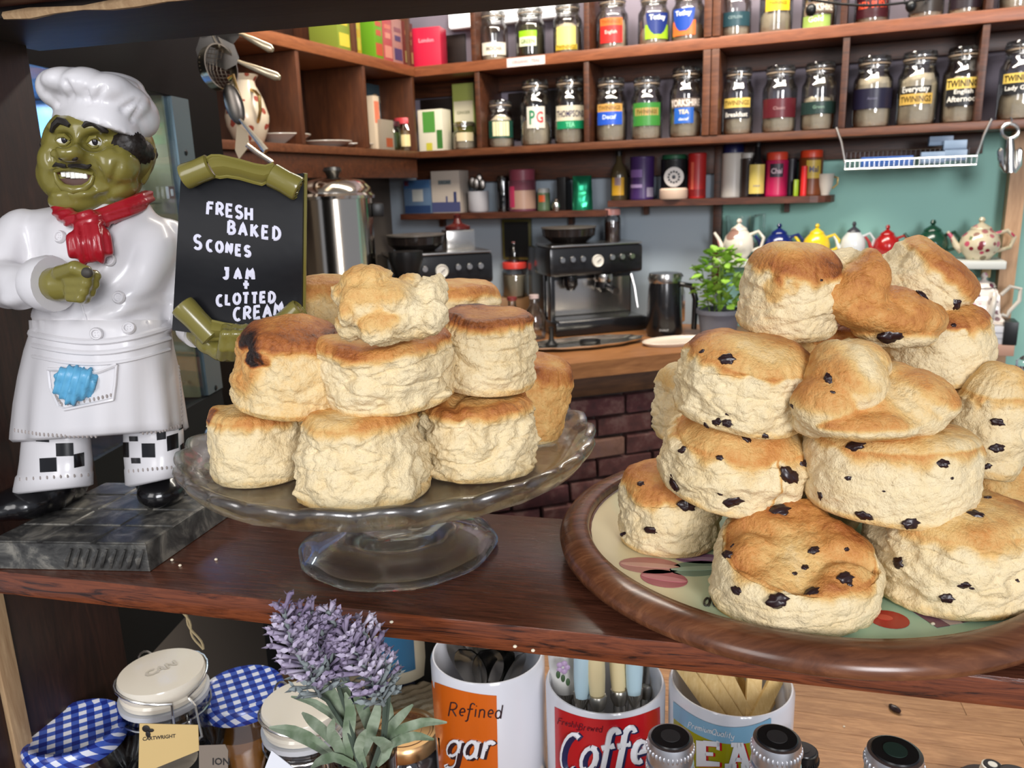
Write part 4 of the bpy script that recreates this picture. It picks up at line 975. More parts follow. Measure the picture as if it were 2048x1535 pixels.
# hat
def hring(cx_, cy_, rx, ry, slope, n=40, pl=0.0):
    return [K(cx_ + rx * math.cos(2 * math.pi * k / n), cy_ + slope * rx * math.cos(2 * math.pi * k / n) - (pl * math.sin(2 * math.pi * k / n) * -1), ry * math.sin(2 * math.pi * k / n)) for k in range(n)]
q = G(); q.loft([hring(196, 266, 94, 106, .26, pl=16), hring(196, 256, 93, 105, .26, pl=16), hring(197, 230, 86, 98, .24, pl=12), hring(198, 200, 82, 88, .2)])
for (x, y, d, rx, ry, rz) in ((118, 178, -10, 36, 46, 36), (132, 162, -40, 40, 44, 24), (172, 170, -54, 42, 48, 30), (216, 182, -54, 44, 48, 30), (254, 208, -34, 38, 46, 34), (282, 232, 0, 30, 46, 40), (150, 160, 30, 46, 50, 22), (215, 178, 30, 66, 60, 30), (266, 212, 34, 36, 44, 36), (190, 178, 0, 80, 70, 26)): q.ell(K(x, y, d), (rx * KX, ry * KX, rz * KX), nu=18, nv=12)
hat = remesh(q, .0018, 5)
for i, (p, n) in enumerate(zip(hat.v, normals(hat))):
    if n.y > .4: continue
    x, y = proj(p); d = 0
    for (ax, ay, bx_, by_, w, am) in ((128, 162, 144, 192, 6, -.0026), (170, 178, 178, 205, 4, -.0022), (205, 176, 192, 202, 6, -.002), (272, 202, 246, 218, 6, -.0024), (284, 204, 264, 240, 5, -.0016), (92, 186, 116, 208, 5, -.0016)):
        dx, dy_ = bx_ - ax, by_ - ay; tt = max(0, min(1, ((x - ax) * dx + (y - ay) * dy_) / (dx * dx + dy_ * dy_))); e = math.hypot(x - ax - tt * dx, y - ay - tt * dy_); d += am * math.exp(-(e / w) ** 2)
    hat.v[i] = p + n * d
obj('chef_hat', hat, RESW, chef, True, ang=0)
# neckerchief
q = G()
pts = [K(112, 402, -40), K(122, 424, -78), K(146, 438, -104), K(176, 444, -116), K(212, 434, -104), K(250, 420, -82), K(280, 402, -48), K(296, 392, 0)]
q.tube(pts, [.004, .0055, .006, .006, .0062, .0062, .006, .005], 12); q.ell(K(178, 442, -126), (24 * KX, 18 * KX, 20 * KX))
for pth in (([K(172, 450, -130), K(160, 480, -146), K(158, 505, -150), K(176, 530, -152)], [.006, .0075, .0068, .0015]), ([K(186, 450, -128), K(198, 478, -142), K(204, 505, -146), K(196, 526, -148)], [.006, .007, .0062, .002]), ([K(178, 455, -132), K(180, 490, -150), K(184, 520, -152)], [.006, .006, .003])): q.tube(pth[0], pth[1], 12)
nk = remesh(q, .0015, 3)
for i, (p, n) in enumerate(zip(nk.v, normals(nk))):
    x, y = proj(p); nk.v[i] = p + n * (.0009 * math.sin(x * .30 - (y - 450) * .05) if y > 448 else .0006 * math.sin((y + x * .3) * .4))
obj('neckerchief', nk, RED, chef, True, ang=0)
# trousers and shoes
def leg(rows, name):
    g = G(); g.loft([ring(py, xl, xr, db, df, yb, 56, tl_) for (py, xl, xr, db, df, yb, tl_) in rows]); o = obj('trouser_leg', g, RESW, chef, True, ang=0); return o, bvh(g)
lo, LB_ = leg([(845, 46, 176, 62, 66, -10, 0), (880, 42, 182, 60, 66, -14, 0), (920, 38, 186, 60, 68, -18, -2), (945, 34, 186, 62, 70, -18, -4), (948, 30, 187, 64, 72, -18, -6), (976, 24, 187, 64, 74, -18, -8), (980, 34, 178, 52, 62, -18, -8)], 'l')
ro_, RB_ = leg([(835, 246, 366, 60, 62, -6, -3), (880, 246, 368, 60, 62, -10, -4), (910, 247, 368, 60, 64, -12, -6), (928, 249, 366, 60, 66, -12, -8), (932, 248, 368, 62, 68, -12, -8), (960, 250, 362, 60, 68, -12, -10), (964, 262, 352, 50, 56, -12, -10)], 'r')
def checks(B, par, quads):
    for qd in quads:
        (a, b_, c, d) = qd; g = G(); rows = []
        for i in range(6):
            r_ = []
            for j in range(6):
                u, w = i / 5, j / 5
                x = (a[0] * (1 - u) + b_[0] * u) * (1 - w) + (d[0] * (1 - u) + c[0] * u) * w; y = (a[1] * (1 - u) + b_[1] * u) * (1 - w) + (d[1] * (1 - u) + c[1] * u) * w
                p, n = hit(B, x, y, .0005); r_.append(p)
            rows.append(r_)
        if any(p is None for r_ in rows for p in r_): continue
        g.grid(rows); obj('painted_check', g, BLK, par, True)
def qd(x, y, w, h, k=0): return ((x, y), (x + w, y + k), (x + w + 1, y + h + k), (x + 1, y + h))
checks(LB_, lo, [qd(38, 888, 36, 26), qd(112, 886, 34, 26, -1), qd(80, 916, 33, 28, -2), qd(147, 908, 20, 27, -4), qd(72, 872, 26, 10, 2), qd(174, 880, 8, 20, -3), qd(33, 926, 6, 18, 0)])
checks(RB_, ro_, [qd(259, 872, 17, 10), qd(247, 884, 11, 30), qd(284, 886, 26, 28), qd(313, 856, 18, 24, -3), qd(333, 872, 22, 30, -7), qd(263, 915, 18, 11), qd(359, 890, 7, 20, -6), qd(356, 852, 8, 8, -4)])
q = G()
for B, ys in ((LB_, (958, 40, 176)), (RB_, (942, 258, 352))):
    for i in range(11):
        x = ys[1] + (ys[2] - ys[1]) * i / 10; p, n = hit(B, x, ys[0] - i * .9, 0)
        if p is not None: q.ell(p, (.0008, .0009, .0014), nu=6, nv=4)
obj('hem_stitch', q, _M['stitch_grey'], lo, True)['kind'] = 'stuff'
zt = pA.z + PH
def shoe(pts, name='shoe'):
    q = G()
    for (px, py, h, rx, ry, rz) in pts:
        p = on_z(px, py, zt + .001); q.ell(Vector((p.x, p.y, zt + h)), (rx, ry, rz), nu=18, nv=12)
    q = remesh(q, .0016, 4)
    q.v = [Vector((p.x, p.y, max(p.z, zt + .0011))) for p in q.v]; return obj('shoe', q, BLK, chef, True, ang=0)
shoe([(56, 1028, .011, .022, .020, .013), (18, 1034, .010, .019, .018, .010), (100, 1014, .014, .020, .020, .017), (138, 998, .016, .016, .019, .018)])
shoe([(326, 1004, .010, .0175, .019, .0125), (328, 998, .012, .0165, .019, .0145), (314, 982, .015, .016, .018, .018)])

# ------------------------------------------------ the scroll board he holds
YB = YC - .045
def B(px, py, d=0.0): return on_y(px, py, YB + d * KX)
board = thing('scroll_board', 'black scroll blackboard with handwritten fresh baked scones menu held by the chef', 'sign', B(470, 690))
SLB = P('blackboard_paint', srgb(13, 14, 18), .5, spec=.3, bump=(26, .25, .003, 3))
def bd(u, w):                              # u 0..1 across, w 0..1 down
    xl = 362 - 18 * w; xr = 606 - 3 * w; yt = 345 + 8 * math.sin(u * 3) ; yb = 660 - 8 * u + 14 * math.sin(math.pi * u)
    x = xl + (xr - xl) * u; y = yt + (yb - yt) * w
    return x, y, 4 * math.sin(u * 5 + w * 2) + 5 * math.sin(w * 9)
fr = [[B(*bd(u / 16, w / 20)) for u in range(17)] for w in range(21)]
bk_ = [[p + Vector((0, .0032, 0)) for p in r_] for r_ in fr]
q = G(); q.grid(fr); n0 = len(q.v); q.grid([r_[::-1] for r_ in bk_])
q.grid([[a, b_] for a, b_ in zip([r_[0] for r_ in fr], [r_[0] for r_ in bk_])]); q.grid([[b_, a] for a, b_ in zip([r_[-1] for r_ in fr], [r_[-1] for r_ in bk_])])
obj('writing_panel', q, SLB, board, True, ang=50); BB = bvh(q)
q = G()
for side in (0, 16): q.tube([r_[side] + Vector((0, .0022, 0)) for r_ in bk_], .0016, 6)
obj('parchment_edge', q, OLIVE, board, True)
def roll(name, a, b_, r, d=-10, par=board):
    pa, pb = B(*a, d), B(*b_, d); ax = (pb - pa); L = ax.length; ax.normalize()
    m = ax.to_track_quat('Z', 'Y').to_matrix().to_4x4(); rr = r * KX
    q = G(); q.lathe([(0, .0), (rr * .25, .0), (rr * .3, .0035), (rr * .78, .0035), (rr * .86, -.0006), (rr, 0), (rr * 1.04, L * .1), (rr * .96, L * .5), (rr * 1.0, L), (rr * .8, L + .001), (0, L)], 22, Matrix.Translation(pa) @ m)
    sp_ = [Vector((rr * (.2 + .55 * t / 14) * math.cos(t * .8), rr * (.2 + .55 * t / 14) * math.sin(t * .8), .0008)) for t in range(15)]
    q.tube([Matrix.Translation(pa) @ m @ p for p in sp_], .0011, 6)
    return obj(name, q, OLIVE, par, True)
roll('rolled_end', (369, 354), (420, 333), 21); roll('rolled_end', (597, 378), (545, 350), 21)
roll('rolled_end', (364, 610), (424, 672), 22); roll('rolled_end', (600, 618), (548, 660), 20)
def strip(name, top, bot, d=-14, th=.004):
    n = len(top); rows = []
    for k in range(5):
        u = k / 4; rows.append([B(a[0] * (1 - u) + b_[0] * u, a[1] * (1 - u) + b_[1] * u, d - 14 * math.sin(math.pi * u)) for a, b_ in zip(top, bot)])
    q = G(); q.grid(rows); q.grid([[p + Vector((0, th, 0)) for p in r_][::-1] for r_ in rows]); q.tube(rows[0], .0013, 6); q.tube(rows[-1], .0013, 6); return obj(name, q, OLIVE, board, True)
strip('scroll_strip', [(412, 318), (424, 312), (440, 312), (475, 320), (510, 330), (532, 333), (548, 328)], [(432, 352), (440, 354), (455, 352), (480, 356), (508, 364), (524, 368), (536, 362)])
strip('scroll_strip', [(424, 642), (450, 648), (480, 652), (510, 650), (532, 642)], [(418, 678), (446, 676), (480, 674), (508, 670), (530, 664)])
CH = P('chalk_pen', srgb(206, 206, 222), .6)
def word(s, x, y, h, sl, sp_=.14, rad=.00108, name='lettering'):
    g = G(); fn = lambda u, w: (hit(BB, x + u * .92, y + u * sl - w, .0002)[0] or B(x + u, y + u * sl - w))
    strokes(g, s, fn, h, rad, gap=sp_, n=6, jit=.12, flat=(Vector((0, 1, 0)), .35)); o = obj(name, g, CH, board, True); return o
word('FRESH', 414, 428, 24, .12, .24); word('BAKED', 456, 466, 24, .11, .36); word('S', 388, 498, 27, .1); word('CONES', 414, 501, 20, .12, .36)
word('JAM', 448, 556, 19, .04, .62, .0013); word('+', 486, 580, 22, 0, .1, .0011); word('CLOTTED', 434, 610, 20, -.06, .30); word('CREAM', 468, 642, 24, -.12, .26)
# hand of the figurine gripping the scroll
q = G(); q.ell(K(424, 684, -96), (30 * KX, 26 * KX, 24 * KX)); cap(q, [(K(388, 662, -50), 20), (K(408, 676, -80), 22), (K(440, 700, -110), 20)])
for i, x in enumerate((446, 466, 486)):
    cap(q, [(K(x - 2, 712, -130), 10.5), (K(x + 1, 694, -160), 10.5), (K(x + 4, 668, -168), 10), (K(x + 6, 656, -150), 9)], 12)
cap(q, [(K(496, 700, -128), 8), (K(502, 676, -150), 8), (K(504, 664, -140), 7)], 10); q.ell(K(466, 708, -112), (40 * KX, 20 * KX, 14 * KX))
obj('left_hand', remesh(q, .0012, 2), OLIVE, chef, True, ang=0)
q = G(); q.tube([K(382, 655, -36), K(396, 668, -56)], [30 * KX, 28 * KX], 18); obj('cuff', q, RESW, coat_o, True)

# ================================================================== glass sided display fridge on the left
DG = hdir(1159, 372); DGN = Vector((DG.y, -DG.x, 0))            # side glass runs away from us, DGN faces right
ZF = 1.552
FA = on_z(60, 130, ZF)
def fpt(a, n, z): p = FA + DG * a + DGN * n; return Vector((p.x, p.y, z))
def fcol(px): return (pz(px, ZF, FA, DGN) - FA).dot(DG)
aB = fcol(338); aC = fcol(372); aD = fcol(400)
fr_t = thing('display_fridge', 'black framed glass sided display fridge behind the chef figurine', 'fridge', fpt(aB / 2, -.2, ZD + .002), math.atan2(DG.y, DG.x))
def fbox(g, a0, a1, n0, n1, z0, z1): return g.hexa([fpt(a0, n0, z0), fpt(a0, n1, z0), fpt(a1, n1, z0), fpt(a1, n0, z0), fpt(a0, n0, z1), fpt(a0, n1, z1), fpt(a1, n1, z1), fpt(a1, n0, z1)])
FB = P('fridge_black', srgb(7, 7, 8), .45, spec=.15); SIL = P('brushed_strip', srgb(120, 138, 146), .32, .6)
A0 = -.10
q = fbox(G(), A0, aB, -.0035, 0, 1.147, ZF); obj('glass_side', q, thin_glass('fridge_glass', (.90, .95, .97, 1), .03, .08), fr_t, True, smooth=False)
st = obj('steel_strip', fbox(G(), aB, aC, -.012, .003, 1.147, ZF), SIL, fr_t, True, smooth=False)
for y in (305, 775):
    p = on_plane(372 + (y - 305) * .127, y, fpt(0, .0032, 0), DGN); q = G(); q.lathe([(0, .0012), (.003, .001), (.0042, 0), (0, 0)], 14, Matrix.Translation(p) @ DGN.to_track_quat('Z', 'Y').to_matrix().to_4x4()); obj('screw', q, P('dark_screw', srgb(50, 52, 54), .3, .8), st, True)
q = fbox(G(), aC + .002, aC + .10, -.40, 0, ZD + .002, ZF + .12); obj('rear_panel', q, FB, fr_t, True, smooth=False)
q = fbox(G(), A0, aC, -.40, .002, ZF + .0005, ZF + .13); obj('top_housing', q, FB, fr_t, True, smooth=False)
q = fbox(G(), A0, aC, -.40, .0015, ZD + .002, 1.145); obj('base', q, P('fridge_base', srgb(8, 8, 9), .7), fr_t, True, smooth=False)
q = fbox(G(), A0, aB, -.40, -.388, 1.147, ZF); obj('inner_panel', q, P('liner_reflected_blue', srgb(100, 156, 230), .3), fr_t, True, smooth=False)  # blue of reflected daylight put into the liner colour
q = fbox(G(), aB - .01, aB - .004, -.386, -.071, 1.147, ZF); obj('inner_panel', q, _M['liner_reflected_blue'], fr_t, True, smooth=False)
q = fbox(G(), aB - .01, aB - .004, -.07, -.006, 1.147, ZF); obj('inner_strip', q, P('fridge_liner_dim', srgb(150, 144, 104), .4), fr_t, True, smooth=False)
for z in (1.175, 1.30, 1.42):
    q = G()
    for i in range(17): q.tube([fpt(A0 + .02 + i * (aB - .05) / 16, -.37, z), fpt(A0 + .02 + i * (aB - .05) / 16, -.02, z)], .0016, 6)
    q.tube([fpt(A0 + .01, -.02, z - .003), fpt(aB - .02, -.02, z - .003)], .0024, 6); q.tube([fpt(A0 + .01, -.37, z - .003), fpt(aB - .02, -.37, z - .003)], .0024, 6); obj('wire_shelf', q, WIRE, fr_t, True)
q = G(); fbox(q, aB - .05, aB - .012, -.05, -.008, 1.40, 1.405); p = fpt(aB - .05, .004, 1.455)
q = G(); q.lathe([(.006, 0), (.011, 0), (.011, .004), (.006, .004), (.006, 0)], 4, Matrix.Translation(on_plane(338, 385, fpt(0, .001, 0), DGN)) @ DGN.to_track_quat('Z', 'Y').to_matrix().to_4x4() @ Matrix.Rotation(R(45), 4, 'Z')); obj('door_catch', q, STEEL, fr_t, True)
def fplate(a, n, z, r, mat, label, cat, name, h=.012):
    g = G(); c = fpt(a, n, z + .014); g.lathe([(0, .001), (r * .6, .001), (r, h), (r * 1.02, h), (r * .62, -.0), (0, 0)], 32, Matrix.Translation(c)); return solo(name, g, mat, label, cat)
fplate(aB * .66, -.16, 1.1635, .085, P('stoneware', srgb(176, 158, 128), .4), 'tan plate on the low wire rack inside the display fridge', 'plate', 'plate')
g = G(); g.box((0, 0, 0), (.10, .10, .07), None, .006); g.v = [fpt(aB * .62, -.14, 1.459) + Matrix.Rotation(.4, 3, 'Z') @ p for p in g.v]
solo('cake_box', g, P('olive_card', srgb(150, 144, 100), .5), 'pale olive cake box on the top wire rack inside the display fridge', 'box')
g = G(); g.lathe([(0, 0), (.07, 0), (.07, .05), (.06, .062), (0, .064)], 28, Matrix.Translation(fpt(aB * .6, -.15, 1.3045))); solo('cake', g, P('sponge', srgb(150, 96, 58), .7), 'brown sponge cake on the middle wire rack inside the display fridge', 'cake')
l = bpy.data.lights.new('fridge_lamp', 'AREA'); l.shape = 'RECTANGLE'; l.size = .25; l.size_y = .02; l.energy = 3.6; l.color = (.72, .86, 1.0)
lo_ = bpy.data.objects.new('fridge_lamp', l); COL.objects.link(lo_); lo_.location = fpt(.10, -.2, ZF - .004); lo_.rotation_euler = (0, 0, math.atan2(DG.y, DG.x))
# ================================================================== below the shelf: jars, canisters, bottles, lavender
def lidp(px, py, wpx, D): return CAM + ray(px, py) * (D * F_PX / wpx)
GING, nt, b = _base('blue_gingham'); sxy = nt.nodes.new('ShaderNodeSeparateXYZ'); nt.links.new(_coord(nt, (88, 88, 88)), sxy.inputs[0])
def _stripe(nt, s): return _math(nt, 'GREATER_THAN', _math(nt, 'FRACT', _math(nt, 'ADD', s, 50.0)), .5)
zz = _math(nt, 'MULTIPLY', sxy.outputs[2], .9)
st1, st2 = _stripe(nt, _math(nt, 'ADD', sxy.outputs[0], zz)), _stripe(nt, _math(nt, 'ADD', sxy.outputs[1], zz))
nt.links.new(_ramp(nt, _math(nt, 'MULTIPLY', _math(nt, 'ADD', st1, st2), .5), [(0, srgb(214, 216, 226)), (.5, srgb(62, 88, 172)), (1.0, srgb(30, 44, 122))]), b.inputs['Base Color'])
b.inputs['Roughness'].default_value = .22
JAM1 = P('dark_jam', srgb(52, 16, 14), .3); JAM2 = P('amber_jam', srgb(150, 92, 24), .35)
CERAM = P('cream_ceramic', srgb(222, 214, 198), .15, coat=.4)
BLKLID = P('black_lid', srgb(24, 24, 25), .3)
SILV = P('silver_cap', (.78, .78, .80), .36, 1.0)
def lidprof(r, h): return [(0, h), (r * .80, h), (r * .84, h + .0012), (r * .93, h + .0012), (r * .985, h - .001), (r, h - .004), (r, .003), (r * .98, .0004), (r * .94, 0), (0, 0)][::-1]
def jarbody(r, h): return [(0, 0), (r * .86, 0), (r, .006), (r * 1.03, h * .3), (r * 1.03, h * .72), (r * .97, h * .86), (r * .88, h * .93), (r * .88, h), (r * .80, h), (r * .80, h * .93), (r * .92, h * .82), (r * .98, h * .7), (r * .98, .008), (0, .006)]
def jam_jar(px, py, wpx, D, lidm, fill, label, rz=0.0, lh=.013, group=None, center=None):
    p = lidp(px, py, wpx, D); r = D / 2
    t = thing('preserve_jar', label, 'jar', (p.x, p.y, ZD + .0004), rz, group)
    H = p.z - ZD - lh
    q = G(); q.lathe(jarbody(r, H), 36); obj('glass_jar', q, TGLASS, t)
    q = G(); q.lathe([(0, .007), (r * .95, .009), (r * .97, H * .7), (r * .9, H * .82), (0, H * .84)], 32); obj('preserve', q, fill, t)
    q = G(); q.lathe(lidprof(r, lh), 48, Matrix.Translation((0, 0, H - .0015))); ld = obj('lid', q, lidm, t)
    return t, ld, r, H, lh
jam_jar(148, 1452, 194, .078, GING, JAM1, 'dark jam jar with blue gingham lid at the bottom left corner', rz=.5)
jam_jar(482, 1374, 168, .074, GING, JAM2, 'amber marmalade jar with blue gingham lid left of the lavender', rz=.5)
t, ld, r, H, lh = jam_jar(342, 1518, 168, .068, BLKLID, JAM1, 'preserve jar with black lid in front of the clip top jar')
q = G(); q.lathe([(0, .0006), (r * .55, .0006), (r * .6, .0002), (r * .6, 0), (0, 0)], 32, Matrix.Translation((0, 0, H - .0015 + lh))); obj('lid_label', q, P('silver_print', srgb(132, 124, 112), .4, .3), ld)
t, ld, r, H, lh = jam_jar(808, 1456, 142, .066, P('gold_lid', (.80, .50, .24), .3, 1.0), JAM1, 'jam jar with shiny copper gold lid behind the lavender')
q = G()
for rr in (.74, .50): q.tube([(r * rr * math.cos(a * .131), r * rr * math.sin(a * .131), H - .0012 + lh) for a in range(48)], .0003, 5, closed=True)
def onlid(R0, z): return lambda u, w: ((R0 + w) * math.cos(math.pi / 2 - u / R0), (R0 + w) * math.sin(math.pi / 2 - u / R0), z)
put_text(q, 'COOKERS', onlid(r * .60, H - .0010 + lh), .028); obj('lid_print', q, P('lid_ink', srgb(96, 52, 26), .5), ld)['kind'] = 'stuff'
for (px, py, w, lab) in ((950, 1570, 150, 'jar with black rimmed gold lid below the first canister'), (1150, 1566, 150, 'jar with black rimmed gold lid below the red canister')):
    t, ld, r, H, lh = jam_jar(px, py, w, .066, BLKLID, JAM1, lab)
    q = G(); q.lathe([(0, .0012), (r * .78, .0010), (r * .8, 0), (0, 0)], 32, Matrix.Translation((0, 0, H - .0015 + lh))); obj('lid_disc', q, P('pale_gold', (.72, .58, .40), .35, .8), ld)
jam_jar(1244, 1552, 70, .04, P('teal_lid', srgb(20, 92, 92), .35), JAM1, 'small jar with teal lid between the red canister and a silver capped bottle')
# clip top jars with ceramic lids
def clip_small(px, py, wpx, D, label, rz, emboss=None, card=True):
    p = lidp(px, py, wpx, D); r = D / 2; H = p.z - ZD
    t = thing('clip_top_jar', label, 'jar', (p.x, p.y, ZD + .0004), rz)
    hb = H - .026
    q = G(); q.lathe([(0, 0), (r * 1.0, 0), (r * 1.12, .006), (r * 1.14, hb * .55), (r * 1.12, hb * .74), (r * .98, hb * .88), (r * .95, hb * .95), (r * 1.0, hb * .97), (r * .98, hb), (r * .84, hb), (r * .84, hb * .9), (r * 1.06, hb * .7), (r * 1.06, .008), (0, .006)], 36); obj('glass_jar', q, TGLASS, t)
    q = G(); q.lathe([(0, .008), (r * 1.04, .009), (r * 1.05, hb * .7), (r * .9, hb * .84), (0, hb * .86)], 28); obj('preserve', q, P('dark_relish', srgb(66, 42, 18), .4), t)
    q = G(); q.lathe([(r * .84, hb), (r * 1.02, hb + .0003), (r * 1.03, hb + .005), (r * .84, hb + .0055), (r * .84, hb)], 36); obj('rubber_seal', q, P('pale_rubber', srgb(190, 192, 196), .5), t)
    q = G(); q.lathe([(0, hb + .006), (r * .95, hb + .006), (r * .97, hb + .010), (r * .93, hb + .012), (r * .99, hb + .016), (r, hb + .021), (r * .96, hb + .0245), (r * .6, hb + .026), (0, hb + .0262)], 48); ld = obj('ceramic_lid', q, CERAM, t)
    if emboss:
        q = G(); put_text(q, emboss, lambda u, w: (u, w, H + .0006), r * .72, bold=.03); obj('embossed_lettering', q, P('ceram_shade', srgb(196, 188, 172), .25), ld)
    q = G(); z0 = hb + .012
    q.tube([(r * 1.02 * math.cos(a * .262), r * 1.02 * math.sin(a * .262), hb - .008) for a in range(24)], .0010, 6, closed=True); obj('wire_ring', q, WIRE, t)
    q = G()
    for s in (-1, 1):
        q.tube([(r * 1.04 * math.cos(R(-90 + s * a)), r * 1.04 * math.sin(R(-90 + s * a)), z0 + .010 * math.sin(R(a))) for a in range(10, 171, 16)], .0010, 6)
        q.tube([(s * .007, -r * 1.05, z0 + .001), (s * .009, -r * 1.22, z0 - .004), (s * .010, -r * 1.30, hb - .02), (s * .004, -r * 1.22, hb - .026), (s * .003, -r * 1.1, hb - .012), (s * .006, -r * 1.04, hb - .006)], .0010, 6)
    q.tube([(-.01, -r * 1.30, hb - .02), (.01, -r * 1.30, hb - .02)], .0010, 6)
    q.tube([(.006 * math.cos(a * .5), r * 1.08 + .004 * math.sin(a * .5), hb + .018 + .006 * math.sin(a * .5)) for a in range(13)], .0010, 6)
    q.tube([(0, r * 1.05, hb - .006), (0, r * 1.12, hb + .004), (0, r * 1.08, hb + .02)], .0012, 6)
    obj('wire_clip', q, WIRE, t)['kind'] = 'stuff'
    return t, r, hb
t1, r1, h1 = clip_small(322, 1338, 168, .070, 'clip top jar with embossed cream ceramic lid and paper tag at the left', .75, 'CAN')
t2, r2, h2 = clip_small(606, 1402, 168, .070, 'clip top jar with plain cream ceramic lid behind the lavender', .75)
TAG = P('kraft_card', srgb(196, 168, 112), .6); TAGW = P('white_card', srgb(214, 216, 222), .6); INK = P('ink', srgb(30, 26, 24), .6)
def card(pts, d, mat, label, texts=(), blob=None, name='paper_tag'):
    a = [CAM + ray(x, y) * (d + k * .0) for k, (x, y) in enumerate(pts)]
    n = (a[1] - a[0]).cross(a[-1] - a[0]).normalized()
    if n.dot(a[0] - CAM) > 0: n = -n
    g = G(); g.poly(a, [p - n * .0006 for p in a]); o = solo(name, g, mat, label, 'tag', smooth=False)
    for (s, x, y, w, hm, sl) in texts:
        q = G(); put_text(q, s, lambda u, v: on_plane(x + u, y - v + u * sl, a[0] + n * .0003, n), w, hm); obj('lettering', q, INK, o, True, smooth=False)
    if blob:
        q = G()
        for (x, y, rx, ry) in blob: c = on_plane(x, y, a[0] + n * .0004, n); k = depth(c) / F_PX; q.ell(c, (rx * k, .0006, ry * k), nu=12, nv=6)
        obj('bird_emblem', q, INK, o, True)['kind'] = 'stuff'
    return o
card([(279, 1446), (396, 1449), (398, 1500), (300, 1540), (277, 1540)], .60, TAG, 'cream paper tag hanging from the embossed clip top jar', (('CARTWRIGHT', 318, 1474, 66, 1.0, -.1),), ((292, 1457, 8, 8), (296, 1468, 5, 8), (302, 1460, 6, 4)))
card([(398, 1490), (450, 1488), (456, 1500), (456, 1545), (398, 1545)], .585, P('grey_card', srgb(120, 108, 96), .6), 'grey brown paper tag in front of the amber marmalade jar', (('ION', 442, 1522, 34, 1.0, 0),))
card([(543, 1500), (600, 1545), (526, 1545)], .56, TAGW, 'white paper tag hanging below the plain clip top jar')
g = G()
for k in range(2): g.tube([CAM + ray(365 + k * 3 + 5 * math.sin(i * .8 + k * 2) * (i > 0) + i * 4.2, 1224 + i * 8.2) * depth(on_z(366, 1224, ZT + zb)) for i in range(10)], .0008, 6)
solo('twine', g, P('jute', srgb(140, 124, 92), .9), 'thin pale twine hanging in the dark above the embossed clip top jar', 'string')

# ------------------------------------------------ canisters
def canister(px, py, wpx, D, label, wall=.0042):
    c = lidp(px, py, wpx, D); r = D / 2; H = c.z - ZD
    t = thing('ceramic_canister', label, 'canister', (c.x, c.y, ZD + .0004))
    q = G(); q.lathe([(0, 0), (r * .94, 0), (r, .005), (r, H - .004), (r - wall * .4, H - .0005), (r - wall * .7, H - .0005), (r - wall, H - .005), (r - wall, .008), (0, .008)], 64); obj('canister_body', q, P('white_ceramic', srgb(216, 216, 222), .14, coat=.5), t)
    B_ = G(); B_.lathe([(r, -.05), (r, H - .002)], 96, Matrix.Translation(t.location)); return t, c, r, H, bvh(B_)
def cylpatch(B, quad, par, mat, name='printed_panel', lift=.0004, nu=16, nv=5):
    a, b_, c, d = quad; rows = []
    for j in range(nv + 1):
        w = j / nv; r_ = []
        for i in range(nu + 1):
            u = i / nu; x = (a[0] * (1 - u) + b_[0] * u) * (1 - w) + (d[0] * (1 - u) + c[0] * u) * w; y = (a[1] * (1 - u) + b_[1] * u) * (1 - w) + (d[1] * (1 - u) + c[1] * u) * w
            y += quad_sag * 4 * u * (1 - u)
            p, n = hit(B, x, y, lift)
            if p is None: p = r_[-1] if r_ else (rows[-1][i] if rows else None)
            r_.append(p)
        rows.append(r_)
    rows = [[p for p in r_] for r_ in rows]
    if any(p is None for r_ in rows for p in r_): return None
    g = G(); g.grid(rows); return obj(name, g, mat, par, True)
def cylword(B, par, s, x, y, h, sl, rad, mat, lift=.0006, slant=.2, gap=.1, sag=None, name='lettering', d=(0, 0), xs=1.0):
    g = G()
    def fn(u, w):
        xx, yy = x + u * xs + d[0], y + u * xs * sl - w + d[1]
        if sag: yy += sag[1] * (1 - ((xx - sag[0]) / sag[2]) ** 2)
        p, n = hit(B, xx, yy, lift); return p if p is not None else lidp(xx, yy, 100, .05)
    strokes(g, s, fn, h, rad, gap=gap, n=6, slant=slant, flat=(Vector((0, 1, 0)), .4)); return obj(name, g, mat, par, True)
ORANGE = P('orange_print', srgb(206, 96, 20), .25, coat=.3); REDP = P('red_print', srgb(184, 26, 34), .25, coat=.3); LIME = P('olive_print', srgb(150, 146, 22), .25, coat=.3); SKY = P('sky_print', srgb(126, 172, 200), .25, coat=.3)
NAVY = P('navy_ink', srgb(30, 34, 74), .4); PWH = P('print_white', srgb(226, 226, 230), .3); DINK = P('dark_ink', srgb(44, 24, 30), .4); MAR = P('maroon_ink', srgb(96, 14, 30), .4)
quad_sag = 0
sg, sc_, sr, sH, SB = canister(975, 1301, 228, .100, 'white canister with orange refined sugar label holding spoons')
quad_sag = 6
cylpatch(SB, ((864, 1360), (993, 1390), (996, 1545), (864, 1545)), sg, ORANGE)
cylword(SB, sg, 'Refined', 897, 1430, 27, .05, .0006, DINK, slant=.15, gap=.08, lift=.0008)
for mt, dd, rad, lf in ((DINK, (2, 2), .0030, .0006), (PWH, (0, 0), .0023, .0012)): cylword(SB, sg, 'gar', 893, 1512, 54, .02, rad, mt, lift=lf, slant=.2, gap=.06, d=dd)
cf, cc, cr, cH, CFB = canister(1210, 1354, 238, .100, 'white canister with red freshly brewed coffee label holding knives')
quad_sag = 26
cylpatch(CFB, ((1110, 1412), (1319, 1412), (1322, 1545), (1112, 1545)), cf, REDP)
cylword(CFB, cf, 'Freshly', 1116, 1446, 12, .22, .00035, MAR, slant=.2, gap=.06, lift=.0008); cylword(CFB, cf, 'Brewed', 1157, 1458, 13, .10, .00035, MAR, slant=.2, gap=.06, lift=.0008)
